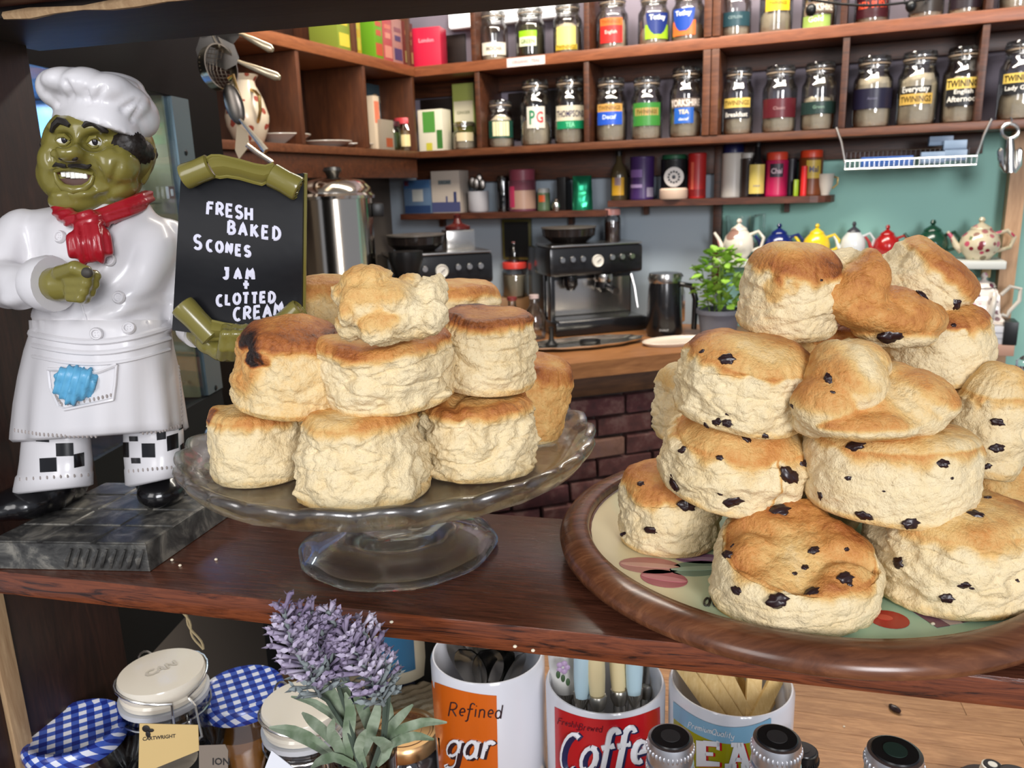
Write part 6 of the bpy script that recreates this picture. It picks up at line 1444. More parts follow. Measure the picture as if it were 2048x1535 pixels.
# lower shelf
tea_jar(1003, L, 54, 88, 'short lower shelf jar with dark green and cream label', [(.20, .56, 60, (28, 66, 54), 0, []), (.24, .54, 36, (220, 212, 170), 0, [])], (.66, TEAB))
tea_jar(1073, L, 62, 122, 'lower shelf jar with large green and red letters', [(.26, .58, 34, (206, 200, 186), 0, []), (.26, .58, 13, None, -13, [('P', .42, .8, 1.5, (30, 120, 80))]), (.26, .58, 14, None, 14, [('G', .42, .9, 1.4, (176, 40, 50))])], (.40, TEAB), turn=0)
tea_jar(1141, L, 64, 124, 'lower shelf jar with cream label over a green band', [(.34, .56, 56, (206, 196, 170), 0, [('THOMPSONS', .44, .95, 1.7, (52, 44, 74))]), (.22, .34, 54, (20, 130, 84), 0, [('TEA', .28, .3, 1.2, (120, 210, 160))])], (.5, TEAB))
tea_jar(1222, L, 64, 118, 'lower shelf jar with gold and bright blue label', [(.46, .58, 48, (196, 150, 80), -6, [('TWININGS', .52, .85, 1.2, (120, 86, 40))]), (.26, .46, 48, (36, 80, 180), -6, [('Decaf', .38, .5, 1.0, (210, 222, 244))])], (.58, TEAB))
tea_jar(1293, L, 62, 116, 'lower shelf jar with green label and tan band', [(.22, .58, 56, (56, 124, 50), 0, []), (.38, .50, 48, (176, 140, 80), 0, [('TWININGS', .44, .8, 1.2, (110, 90, 40))])], (.4, TEAB))
tea_jar(1371, L, 66, 130, 'lower shelf jar with white lettering over a blue panel left of the double post', [(.42, .55, 54, (110, 96, 86), -4, [('YORKSHIRE', .485, 1.0, 1.5, (240, 226, 214))]), (.20, .42, 34, (38, 92, 176), -8, [('TEA', .36, .5, 1.0, (240, 226, 180)), ('decaf', .26, .5, .8, (220, 226, 240))])], (.4, TEAB))
tea_jar(1474, L, 60, 124, 'lower shelf jar with gold band over a black label right of the double post', [(.40, .54, 54, YEL, -6, [('TWININGS', .47, .9, 1.2, (120, 94, 40))]), (.24, .40, 54, (40, 40, 46), -6, [('Breakfast', .30, .8, 1.0, WH)])], (.35, TEAB))
tea_jar(1556, L, 66, 124, 'lower shelf jar with deep maroon label', [(.22, .50, 66, (84, 24, 32), 0, [('Classic', .36, .3, 1.0, (150, 110, 110))])], (.42, TEAB))
tea_jar(1634, L, 66, 126, 'lower shelf jar with dark green and black label left of the divider', [(.24, .42, 74, (30, 50, 46), 0, [('Green', .34, .25, 1.0, (110, 140, 120))])], (.5, TEAB))
tea_jar(1740, L, 72, 132, 'lower shelf jar with wide dark navy label right of the divider', [(.26, .54, 74, (30, 28, 48), 0, [('Assam', .40, .2, 1.0, (90, 88, 110))])], (.78, TEAB))
tea_jar(1829, L, 74, 136, 'lower shelf jar with everyday lettering over a gold band', [(.42, .52, 46, (34, 30, 26), -6, [('Everyday', .47, .85, 1.1, WH)]), (.28, .42, 50, GLD, -4, [('TWININGS', .35, .9, 1.3, (80, 60, 24))])], (.74, TEAB))
tea_jar(1918, L, 74, 140, 'lower shelf jar with gold band over a black afternoon label', [(.44, .58, 52, YEL, 4, [('TWININGS', .51, .95, 1.35, (40, 34, 20))]), (.22, .44, 52, (28, 28, 30), 4, [('Afternoon', .31, .9, 1.0, WH), ('English', .395, .5, .9, WH)])], (.6, TEAB))
tea_jar(2032, L, 76, 146, 'lower shelf jar with gold and black label cut by the right edge', [(.46, .58, 50, YEL, 0, [('TWININGS', .52, .9, 1.3, (40, 34, 20))]), (.32, .46, 50, (30, 30, 32), 0, [('Lady Grey', .39, .8, .9, WH)])], (.4, TEAB))
tea_jar(931, L, 50, 52, 'squat jar of pale bags below the lime packet', [(.3, .6, 40, (206, 190, 150), 0, [])], (.6, TEAB), shoulder=.6)
# ------------------------------------------------ cartons and boxes
def carton(p, w, d, h, rz, mat, label, cat='box', name='tea_carton', group=None, prints=(), bev=.001):
    t = thing(name, label, cat, p + Z * .0004, rz, group)
    q = G(); q.box((0, 0, h / 2), (w, d, h), None, bev); obj('carton_body', q, mat, t)
    for (x0, x1, z0, z1, c, txt) in prints:
        q = G(); q.box(((x0 + x1 - 1) / 2 * w, -d / 2 - .0003, (z0 + z1) / 2 * h), ((x1 - x0) * w, .0006, (z1 - z0) * h)); pn = obj('printed_panel', q, lm(*c), t, smooth=False)
        if txt: q = G(); put_text(q, txt[0], lambda u, v: ((x0 + x1 - 1) / 2 * w + u, -d / 2 - .0009, (z0 + z1) / 2 * h + v), (x1 - x0) * w * txt[1], txt[3] if len(txt) > 3 else 1.0); obj('lettering', q, lm(*txt[2]), pn, smooth=False)
    return t
def wcart(px, z, o, wpx, hpx, dm, col, label, turn=0, **kw):
    p = wz(px, z, o); k = depth(p) / F_PX; return carton(p, wpx * k, dm, hpx * k / .97, W_ANG + R(turn), lm(*col) if isinstance(col, tuple) else col, label, **kw)
wcart(862, U, -.07, 58, 72, .06, (196, 32, 62), 'bright red tea box at the corner end of the upper shelf', turn=8, prints=[(.2, .8, .62, .74, (196, 40, 68), ('London', .9, (232, 150, 160)))])
wcart(872, L, -.06, 54, 76, .06, (216, 208, 186), 'white carton with green print at the corner end of the lower shelf', prints=[(.2, .7, .45, .95, (80, 140, 60), None), (.75, .98, .05, .5, (60, 110, 50), None), (.3, .55, .02, .2, (190, 180, 60), None)])
wcart(936, L, -.12, 46, 122, .04, (150, 160, 84), 'lime and white tea packet standing behind the squat jar', prints=[(.05, .95, .40, .74, (206, 198, 170), ('GINGER', .7, (110, 110, 80))), (.1, .5, .3, .44, (210, 180, 60), None)])
# left run: coordinates along the run
def run(px, z, s=-.05): p = pz(px, z, wpt(S_COR + s, 0, 0), WX); return p
def rcart(px, z, wpx, h, dm, col, label, s=-.06, **kw):
    p = run(px, z, s); a = run(px - wpx / 2, z, s); b_ = run(px + wpx / 2, z, s); return carton(p, (b_ - a).length * .96, dm, h, W_ANG + math.pi / 2, lm(*col) if isinstance(col, tuple) else col, label, **kw)
TG = 'tea boxes on the upper left shelf'
for px, w, c, c2, lab in ((662, 26, (150, 168, 60), (226, 206, 70), 'yellow green patterned tea box at the near end of the upper left shelf'), (687, 20, (216, 180, 40), (196, 190, 60), 'yellow tea box second along the upper left shelf'), (733, 17, (120, 180, 40), (204, 90, 60), 'lime green tea box first right of the upper left divider'), (752, 18, (206, 96, 96), (226, 150, 130), 'coral pink tea box on the upper left shelf'), (772, 20, (196, 140, 130), (70, 70, 110), 'pink and navy patterned tea box on the upper left shelf'), (794, 20, (120, 50, 44), (170, 150, 90), 'dark red patterned tea box nearest the corner of the upper left shelf')):
    c = tuple(int(v * .8) for v in c); c2 = tuple(int(v * .85) for v in c2)
    rcart(px, U, w, .125, .09, c, lab, prints=[(.1, .9, .08, .34, c2, None), (.2, .8, .5, .62, c2, None), (.15, .85, .70, .80, (c2[0] // 2 + 90, c2[1] // 2 + 40, c2[2] // 2 + 30), None)], group=TG)
rcart(756, L, 34, .20, .02, (64, 84, 92), 'tall teal illustrated box in the left shelf cell next to the corner', s=-.13, prints=[(.1, .9, .05, .22, (170, 190, 206), None), (.2, .6, .55, .62, (190, 200, 206), None), (.3, .5, .78, .86, (196, 170, 130), None), (.65, .85, .74, .84, (176, 160, 130), None), (.5, .8, .36, .5, (130, 92, 62), None)])
rcart(744, L, 12, .15, .05, (206, 186, 160), 'slim cream and coral box beside the tall teal box', s=-.06, prints=[(.1, .9, .5, .9, (214, 120, 90), None)])
rcart(764, L, 24, .085, .05, (140, 128, 112), 'small grey carton with rust square on the left shelf', s=-.045, prints=[(.3, .85, .1, .4, (150, 70, 40), None)])
def jar_small(p, r, H, lidc, fillc, label, name='pantry_jar', lab=None):
    t = thing(name, label, 'jar', p + Z * .0004, facing(p))
    q = G(); q.lathe([(0, 0), (r * .9, 0), (r, H * .05), (r, H * .72), (r * .86, H * .8), (r * .86, H * .84)], 24); obj('glass_jar', q, TGLASS, t)
    q = G(); q.lathe([(0, .002), (r * .9, .003), (r * .94, H * .06), (r * .94, H * .62), (0, H * .64)], 20); obj('contents', q, lm(*fillc), t)
    q = G(); q.lathe([(0, H * .82), (r * .94, H * .82), (r * .95, H * .97), (r * .9, H), (0, H)], 24); obj('lid', q, lm(*lidc), t)
    if lab: put_labels(t, r, H, lab)
    return t
jar_small(run(783, L, -.05), .032, .085, (60, 26, 30), (70, 86, 40), 'jar of green herbs with a dark lid on the left shelf')
jar_small(run(812, L, -.05), .034, .10, (190, 60, 66), (120, 92, 50), 'jar with a red lid and cream label nearest the corner of the left shelf', lab=[(.15, .5, 40, (216, 196, 140), 0, [])])
# crockery on the left run
PORC = P('porcelain', srgb(206, 198, 186), .2, coat=.4); GOLD = P('gilt', (.83, .58, .22), .25, 1.0)
def dish(p, r, h, label, name='plate'):
    g = G(); g.lathe([(0, 0), (r * .5, 0), (r * .55, h * .2), (r, h), (r * 1.0, h + .002), (r * .52, h * .25 + .003), (0, .004)], 36, Matrix.Translation(p + Z * .0004)); return solo(name, g, PORC, label, 'plate')
dish(run(563, L, -.09), .075, .026, 'white shallow bowl in the near cell of the left shelf', 'bowl')
dish(run(652, L, -.08), .072, .016, 'cream plate left in the middle cell of the left shelf'); dish(run(706, L, -.08), .060, .014, 'cream plate right in the middle cell of the left shelf')
jp = run(500, L, -.07)
jug = thing('china_jug', 'pale flowered china jug with gilt handle in the near cell of the left shelf', 'jug', jp + Z * .0004)
q = G(); q.lathe([(0, 0), (.030, 0), (.034, .005), (.048, .04), (.050, .062), (.040, .10), (.027, .128), (.025, .140), (.034, .152), (.032, .153), (.023, .141), (.024, .128), (.036, .1), (.046, .06), (0, .01)], 36)
FLO, nt, b = _base('flowered_china'); vo = nt.nodes.new('ShaderNodeTexVoronoi'); vo.inputs['Scale'].default_value = 42; nt.links.new(_coord(nt), vo.inputs['Vector'])
fm = _math(nt, 'LESS_THAN', vo.outputs['Distance'], .32); nt.links.new(_mix(nt, fm, srgb(206, 190, 166), srgb(150, 70, 56)), b.inputs['Base Color']); b.inputs['Roughness'].default_value = .2
obj('jug_body', q, FLO, jug)
q = G(); hx = Vector((.7, -.7, 0)).normalized()
q.tube([hx * .026 + Z * .118, hx * .05 + Z * .112, hx * .066 + Z * .10, hx * .064 + Z * .07, hx * .052 + Z * .05, hx * .046 + Z * .045], .004, 8); obj('handle', q, GOLD, jug)
# ------------------------------------------------ hanging utensils by the fridge
BR = P('bright_utensil', (.66, .58, .46), .22, 1.0)
def U_(x, y, d): return CAM + ray(x, y) * d
UD = 1.02
rail = G(); rail.tube([U_(392, 62, UD), U_(640, 42, UD + .03)], .004, 10); rl_ = solo('utensil_rail', rail, STEEL, 'thin steel rail carrying hanging utensils just under the top board', 'rail')
st_ = thing('tea_strainer', 'round metal tea strainer hanging by the fridge corner', 'strainer', U_(437, 134, UD))
c = U_(437, 135, UD); ax = Vector((.85, -.5, .1)).normalized(); mq = Matrix.Translation(c) @ ax.to_track_quat('Z', 'Y').to_matrix().to_4x4()
q = G(); q.lathe([(.0265, -.008), (.0275, -.008), (.0285, .006), (.0268, .006), (.0265, -.008)], 32, mq @ Matrix.Diagonal((.92, 1, 1, 1)) @ Matrix.Identity(4)); obj('rim', q, BR, st_, True)
q = G()
for k in range(-5, 6):
    c_ = .0265 * math.sqrt(1 - (k / 5.6) ** 2); x = k * .0047
    for sw in (0, 1): q.tube([mq @ Vector(((x, y * c_) if sw else (y * c_, x)) + (-.004 - .012 * (1 - y * y) * (1 - (k / 5.6) ** 2),)) for y in (-1, -.5, 0, .5, 1)], .0004, 4)
obj('mesh_bowl', q, P('mesh_grey', srgb(110, 98, 84), .4, .6), st_, True)['kind'] = 'stuff'
q = G(); q.tube([U_(440, 96, UD), U_(430, 82, UD), U_(420, 58, UD)], .0016, 6); obj('handle', q, BR, st_, True)
def server(b0, b1, h0, h1, w, d, label, name='cake_server'):
    t = thing(name, label, 'utensil', U_(*h0, d)); f = (U_(*h0, d) - CAM).normalized()
    a0, a1 = U_(*b0, d), U_(*b1, d); ax = (a1 - a0).normalized(); sd = ax.cross(f).normalized(); L_ = (a1 - a0).length
    out = [a0 - sd * w * .25, a0 + ax * L_ * .12 - sd * w * .5, a0 + ax * L_ * .8 - sd * w * .46, a1 - sd * w * .12, a1 + sd * w * .12, a0 + ax * L_ * .8 + sd * w * .46, a0 + ax * L_ * .12 + sd * w * .5, a0 + sd * w * .25]
    q = G(); q.poly(out, [p + f * .0014 for p in out]); obj('blade', q, P('server_blade', (.17, .155, .14), .35, 1.0), t, True, smooth=False)
    q = G(); p0, p1 = U_(*h0, d), U_(*h1, d); q.tube([a1, p0, p0.lerp(p1, .3), p0.lerp(p1, .9), p1], [.0022, .0026, .0042, .0058, .003], 10); obj('handle', q, P('ivory_metal', (.72, .60, .42), .3, .7), t, True); return t
server((396, 86), (476, 122), (484, 126), (560, 156), .036, UD + .012, 'cake server with pale handle hanging below the top board, lower of the two')
server((408, 62), (478, 68), (486, 70), (546, 100), .030, UD + .03, 'cake server with pale handle partly hidden behind the top board')
sp2 = thing('hanging_spoon', 'dark bowled silver spoon hanging in front of the flowered jug', 'spoon', U_(470, 200, UD))
q = G(); q.ell(U_(468, 208, UD), (.012, .004, .026), rot=Matrix.Rotation(R(-12), 4, 'Y')); obj('bowl', q, P('tarnished', (.16, .14, .12), .3, 1.0), sp2, True)
q = G(); q.tube([U_(480, 238, UD), U_(500, 262, UD), U_(520, 286, UD), U_(532, 302, UD)], [.002, .003, .004, .0045], 8); obj('handle', q, BR, sp2, True)
q = G(); q.tube([U_(456, 158, UD), U_(466, 150, UD), U_(474, 178, UD), U_(482, 200, UD)], .0022, 8); obj('hook', q, GOLD, sp2, True)
q = thing('hanging_slice', 'cream bladed serving slice hanging behind the scroll board top', 'utensil', U_(472, 285, UD))
g = G(); o_ = [U_(x, y, UD + .01) for x, y in ((474, 246), (494, 262), (498, 292), (478, 318), (470, 300))]; g.poly(o_, [p + Vector((0, .003, 0)) for p in o_]); obj('blade', g, P('cream_blade', srgb(196, 172, 140), .4), q, True, smooth=False)
g = G(); g.tube([U_(494, 290, UD + .01), U_(515, 306, UD + .01), U_(545, 326, UD + .01)], .0032, 8); obj('handle', g, BR, q, True)
# ------------------------------------------------ price strip, strip light, black basket
o = G(); a, b_ = wz(1014, ZU0 + .002, .0015), wz(1090, ZU0 + .002, .0015); o.hexa([a, b_, b_ - WN * .001, a - WN * .001, a + Z * .024, b_ + Z * .024, b_ + Z * .024 - WN * .001, a + Z * .024 - WN * .001])
sl_ = solo('price_strip', o, lm(226, 206, 200), 'small white paper label stuck on the upper shelf edge', 'label', smooth=False)
g = G(); m_ = (a + b_) / 2 + Z * .012 + WN * .0006; put_text(g, 'ORGANIC  TEAS', lambda u, v: m_ + WX * u + Z * v, .085, 1.0); obj('lettering', g, lm(170, 130, 130), sl_, True, smooth=False)
EM = bpy.data.materials.new('lamp_tube'); EM.use_nodes = True; nt = EM.node_tree; nt.nodes.remove(nt.nodes['Principled BSDF']); e = nt.nodes.new('ShaderNodeEmission'); e.inputs['Color'].default_value = (1, .93, .88, 1); e.inputs['Strength'].default_value = 2.2; nt.links.new(e.outputs[0], nt.nodes['Material Output'].inputs['Surface'])
zl = wp(1040, 22, WB + .04).z
lt = thing('strip_light', 'glowing white strip light on the wall above the upper shelf jars', 'lamp', wz(1020, zl, WB + .02), W_ANG)
q = G(); q.box((0, 0, 0), (.40, .035, .06), None, .006); obj('housing', q, WHITE, lt)
q = G(); q.box((0, -.024, 0), (.39, .012, .052), None, .004); obj('tube', q, EM, lt)
wb = thing('black_wire_basket', 'black wire basket hanging over the upper shelf at the top of the picture', 'basket', wz(1735, 1.86, .12) + Z * .0)
q = G()
for k in range(7): x = 1620 + k * 38; q.tube([CAM + ray(x - 4, -40) * 1.85, CAM + ray(x, 4 + 8 * math.sin(k * .5)) * 1.85, CAM + ray(x + 6, 2 + 8 * math.sin(k * .5)) * 1.99], .0016, 5)
for dd in (1.85, 1.92, 1.99): q.tube([CAM + ray(1604 + k * 26, -4 + 15 * math.sin(math.pi * k / 10)) * dd for k in range(11)], .003 if dd != 1.92 else .0016, 6)
obj('wires', q, BLACK, wb, True)['kind'] = 'stuff'
for x, y in ((1622, 20), (1822, 12)):
    q = G(); q.ell(CAM + ray(x, y) * 1.85, (.012, .012, .014)); obj('foot', q, BLACK, wb, True)
# ------------------------------------------------ small wall shelves under the unit
def ledge(pa, pb, od, z, label, round_right=False):
    a, b_ = S(pa, z, od), S(pb, z, od); t = thing('small_wall_shelf', label, 'shelf', wpt((a + b_) / 2, WB + .003, z), W_ANG)
    n = 6; w = (b_ - a) / 2; dd = od - WB - .004
    pts = [(-w, 0), (-w, -dd)] + ([(w - .06, -dd)] + [(w - .06 + .06 * math.sin(R(a_)), -dd + .06 - .06 * math.cos(R(a_))) for a_ in (20, 40, 60, 80)] if round_right else [(w, -dd)]) + [(w, 0)]
    q = G(); q.poly([(x, y, 0) for x, y in pts], [(x, y, -.018) for x, y in pts]); obj('shelf_board', q, wood('dark_ledge', srgb(52, 26, 17), srgb(92, 50, 32), scale=9, stretch=(1, 9, 9), rough=.4), t, smooth=False)
    for s in (-.7, .6): q = G(); q.box((w * s, -.012, -.032), (.014, .022, .026)); obj('bracket', q, UNITW, t, smooth=False)
    return z
OD = -.055
ZS1 = wp(1010, 424, OD).z; ZS2 = wp(1440, 396, OD).z
ledge(800, 1212, OD, ZS1, 'dark narrow wall shelf above the left coffee machine'); ledge(1215, 1668, OD, ZS2, 'dark narrow wall shelf with rounded end carrying tins and bottles', True)
OM = (WB + OD) / 2
wcart(848, ZS1, OM, 62, 62, .07, (84, 104, 128), 'blue and grey coffee carton first on the left wall shelf', turn=-4, prints=[(.02, .98, .76, 1.0, (60, 92, 130), None), (.04, .2, .84, .98, (150, 50, 50), None), (.32, .72, .36, .72, (160, 160, 156), None), (.02, .98, .02, .24, (40, 58, 92), None)])
wcart(903, ZS1, OM, 62, 78, .07, (176, 164, 152), 'pale carton with dark blue skyline print on the left wall shelf', prints=[(.25, .7, .68, .78, (110, 116, 116), ('DECAF', .9, (60, 70, 74))), (.0, 1.0, .02, .26, (66, 70, 104), None), (.78, .88, .26, .5, (50, 56, 92), None), (.5, .56, .26, .40, (70, 74, 108), None)])
p = wz(958, ZS1, OM); k_ = depth(p) / F_PX
t = thing('white_mug', 'white mug of dark spoons on the left wall shelf', 'mug', p + Z * .0004)
q = G(); q.lathe([(0, 0), (18 * k_, 0), (20.5 * k_, .006), (21 * k_, .065), (19.5 * k_, .065), (19 * k_, .008), (0, .006)], 32); obj('mug_body', q, P('mug_white', srgb(176, 174, 178), .25), t)
for i, (dx, dy, h) in enumerate(((-.014, 0, .115), (.004, .006, .125), (.012, -.004, .105), (-.004, -.01, .11))):
    g = G(); g.tube([p + Vector((dx * .4, dy * .4, .008)), p + Vector((dx, dy, h * .7))], .002, 6); g.ell(p + Vector((dx * 1.2, dy * 1.2, h * .82)), (.011, .004, .018)); solo('kitchen_spoon', g, P('dim_steel', (.22, .20, .18), .3, 1.0), 'dark kitchen spoon in the white mug, ' + ('leftmost', 'tallest at the back', 'rightmost', 'front one')[i] + ' of four', 'spoon', 'kitchen spoons in the white mug')
def tin(px, z, o, wpx, hpx, col, label, cap=None, labs=(), name='tin', cat='tin', shoulder=1.0, mat=None, hcap=.12):
    p = wz(px, z, o); k = depth(p) / F_PX; r = wpx * k / 2; H = hpx * k / .97
    t = thing(name, label, cat, p + Z * .0004, facing(p)); hb = H * (1 - hcap) if cap else H
    q = G(); q.lathe([(0, 0), (r * .98, 0), (r, .003), (r, .006), (r * .985, .008), (r * .985, hb - .008), (r, hb - .006), (r, hb - .002), (r * .94, hb), (0, hb - .002)], 32); obj('body', q, mat or lm(*col), t)
    if cap: q = G(); q.lathe([(0, hb), (r * .9, hb), (r * .92, H - .003), (r * .86, H), (0, H)], 28); obj('cap', q, lm(*cap), t)
    put_labels(t, r, H, labs); return t
tin(1046, ZS1, OM, 56, 78, (96, 50, 62), 'glass jar of pink sweets on the left wall shelf', cap=(130, 60, 74), labs=[(.06, .5, 60, (150, 120, 104), 6, []), (.1, .6, 16, (170, 50, 84), -50, [])], name='sweet_jar', cat='jar', hcap=.26)
tin(1088, ZS1, OM, 26, 42, (74, 92, 66), 'small green spice pot with orange spot on the left wall shelf', cap=(150, 150, 146), labs=[(.4, .7, 30, (176, 76, 36), -20, [])], name='spice_pot', cat='jar', hcap=.2)
p = wz(1113, ZS1, OM); g = G(); g.lathe([(0, 0), (.012, 0), (.016, .012), (.013, .024), (.006, .03), (.008, .035), (0, .04)], 20, Matrix.Translation(p)); solo('steel_shaker', g, STEEL, 'tiny shiny steel shaker on the left wall shelf', 'shaker')
p = wz(1008, ZS1, OM); g = G(); g.lathe([(0, 0), (.019, 0), (.020, .004), (.020, .10), (.017, .11), (0, .11)], 20, Matrix.Translation(p)); solo('glass_tumbler', g, thin_glass('smoky', (.3, .3, .3, 1)), 'dark smoky glass jar beside the white mug on the left wall shelf', 'jar')
wcart(1128, ZS1, OM - .02, 18, 62, .05, (16, 15, 15), 'black packet standing left of the green foil bag', prints=[])
p = wz(1165, ZS1, OM); k_ = depth(p) / F_PX
g = G(); rows = []
for i in range(11):
    v = i / 10; hw = 21 * k_ * (1 - .12 * v); dd = .030 * (1 - v) ** .6 + .002; rows.append([(hw * math.cos(a) * (1 + .05 * mn.noise(Vector((a * 2, v * 5, 1)))), dd * math.sin(a) * (1 + .25 * mn.noise(Vector((a * 2, v * 6, 4)))), 66 * k_ * v) for a in np.linspace(0, 2 * math.pi, 29)[:-1]])
g.loft(rows); mt = Matrix.Translation(p + Z * .0004) @ Matrix.Rotation(facing(p), 4, 'Z'); g.v = [mt @ v for v in g.v]
solo('foil_bag', g, P('green_foil', (.03, .36, .19), .28, .85), 'crumpled shiny green foil coffee bag on the left wall shelf', 'bag')
def wbottle(px, z, o, wpx, hpx, bodyc, label, neck=.42, capc=(20, 20, 20), lab=None, mat=None):
    p = wz(px, z, o); k = depth(p) / F_PX; r = wpx * k / 2; H = hpx * k / .97
    t = thing('bottle', label, 'bottle', p + Z * .0004, facing(p)); q = G()
    q.lathe([(0, 0), (r * .95, 0), (r, .004), (r, H * .5), (r * .85, H * .62), (r * .36, H * .78), (r * .32, H * .92), (0, H * .92)], 28); obj('glass_body', q, mat or P('dark_glass_%d' % bodyc[0], srgb(*bodyc), .12, coat=.3), t)
    q = G(); q.lathe([(0, H * .9), (r * .38, H * .9), (r * .38, H), (0, H)], 18); obj('cap', q, lm(*capc), t)
    if lab: put_labels(t, r, H, lab)
wbottle(1238, ZS2, OM, 34, 92, (70, 60, 40), 'yellow labelled syrup bottle at the left end of the tin shelf', lab=[(.1, .46, 44, (196, 150, 40), -10, []), (.3, .46, 20, (130, 110, 120), -10, [])])
tin(1284, ZS2, OM, 48, 80, (58, 36, 86), 'purple drinking chocolate tin', labs=[(.52, .7, 34, (120, 90, 150), -34, []), (.28, .36, 34, (150, 130, 170), -34, []), (.06, .28, 22, (150, 140, 160), 44, [])])
tin(1347, ZS2, OM - .01, 52, 82, (22, 24, 26), 'black tub with round white emblem and green lid', cap=(28, 80, 52), name='tub', cat='tub', hcap=.1)
pj = wz(1347, ZS2, OM + .03); kk = depth(pj) / F_PX
q = G(); e1 = Matrix.Rotation(facing(pj), 4, 'Z')
o_ = thing('round_emblem_card', 'white disc with black dial pattern leaning on the black tub', 'card', pj + Z * .0004)
q.lathe([(0, .0008), (19 * kk, .0008), (19.5 * kk, 0), (0, 0)], 32, Matrix.Translation(pj + Z * (.001 + 42 * kk)) @ e1 @ Matrix.Rotation(R(90), 4, 'X')); obj('disc', q, lm(206, 202, 198), o_, True)
q = G()
for a in range(12): q.ell(pj + Z * (.001 + 42 * kk) + e1 @ Vector((10.5 * kk * math.cos(a * .5236), -.0014, 10.5 * kk * math.sin(a * .5236))), (2.2 * kk, .0008, 2.2 * kk), nu=6, nv=4)
q.ell(pj + Z * (.001 + 42 * kk) + e1 @ Vector((0, -.0014, 0)), (4 * kk, .0008, 4 * kk), nu=10, nv=4); obj('dial_dots', q, lm(24, 28, 40), o_, True)['kind'] = 'stuff'
q = G(); q.lathe([(0, 0), (26 * kk, 0), (28 * kk, .004), (28 * kk, .026), (25 * kk, .031), (0, .031)], 28, Matrix.Translation(pj)); obj('base_tub', q, lm(206, 180, 160), o_, True)
tin(1393, ZS2, OM, 36, 84, (158, 28, 26), 'tall red tin left of the post', labs=[(.2, .8, 10, (196, 90, 70), -30, []), (.05, .2, 50, (120, 20, 20), 0, [])])
tin(1464, ZS2, OM - .02, 44, 98, (190, 184, 176), 'tall pale grey carton bottle with navy cap right of the post', cap=(30, 34, 84), name='carton_bottle', cat='bottle', hcap=.16)
tin(1494, ZS2, OM, 28, 82, (44, 32, 28), 'dark brown jar with steel lid on the tin shelf', cap=(170, 166, 160), name='coffee_jar', cat='jar')
wbottle(1512, ZS2, OM + .02, 34, 104, (20, 20, 22), 'black bottle with rounded yellow label', capc=(16, 16, 16), lab=[(.06, .58, 56, (206, 184, 96), 0, [('SYRUP', .2, .4, .9, (130, 120, 150))])])
tin(1551, ZS2, OM + .01, 44, 82, (170, 24, 74), 'pink tin with orange lid and dark flower emblem', cap=(196, 62, 40), labs=[(.44, .74, 34, (44, 30, 44), 0, [('Chai', .58, .8, 1.2, (206, 180, 190))])], hcap=.18)
tin(1580, ZS2, OM - .01, 22, 70, (30, 28, 34), 'slim black tin behind the lime stick', name='tin')
p = wz(1591, ZS2, OM + .03); g = G(); g.box((0, 0, .022), (.012, .01, .044), None, .002); g.v = [p + v for v in g.v]; solo('lime_marker', g, lm(150, 180, 40), 'short lime green stick on the tin shelf', 'marker')
tin(1619, ZS2, OM, 46, 84, (110, 56, 22), 'amber jar with orange lid and yellow badge on the tin shelf', cap=(206, 66, 34), labs=[(.38, .78, 36, (190, 160, 60), 14, [('Mal', .58, .6, 1.2, (70, 66, 90))])], name='drink_jar', cat='jar', hcap=.16)
tin(1606, ZS2, OM + .045, 12, 56, (196, 34, 34), 'little red tube with white tip in front of the amber jar', name='tube', cat='tube')
def cup(px, z, o, wpx, hpx, mat, label, rim=None):
    p = wz(px, z, o); k = depth(p) / F_PX; r = wpx * k / 2; H = hpx * k / .97; t = thing('tea_cup', label, 'cup', p + Z * .0004, W_ANG)
    q = G(); q.lathe([(0, 0), (r * .5, 0), (r * .55, H * .1), (r * .85, H * .5), (r, H), (r * .93, H), (r * .78, H * .5), (0, H * .12)], 28); obj('cup_body', q, mat, t)
    q = G(); q.tube([(r * .9, 0, H * .85), (r * 1.35, 0, H * .8), (r * 1.35, 0, H * .5), (r * .8, 0, H * .3)], r * .12, 8); obj('handle', q, GOLD, t); return t
cup(1650, ZS2, OM + .01, 32, 40, PORC, 'small white teacup at the rounded end of the tin shelf')
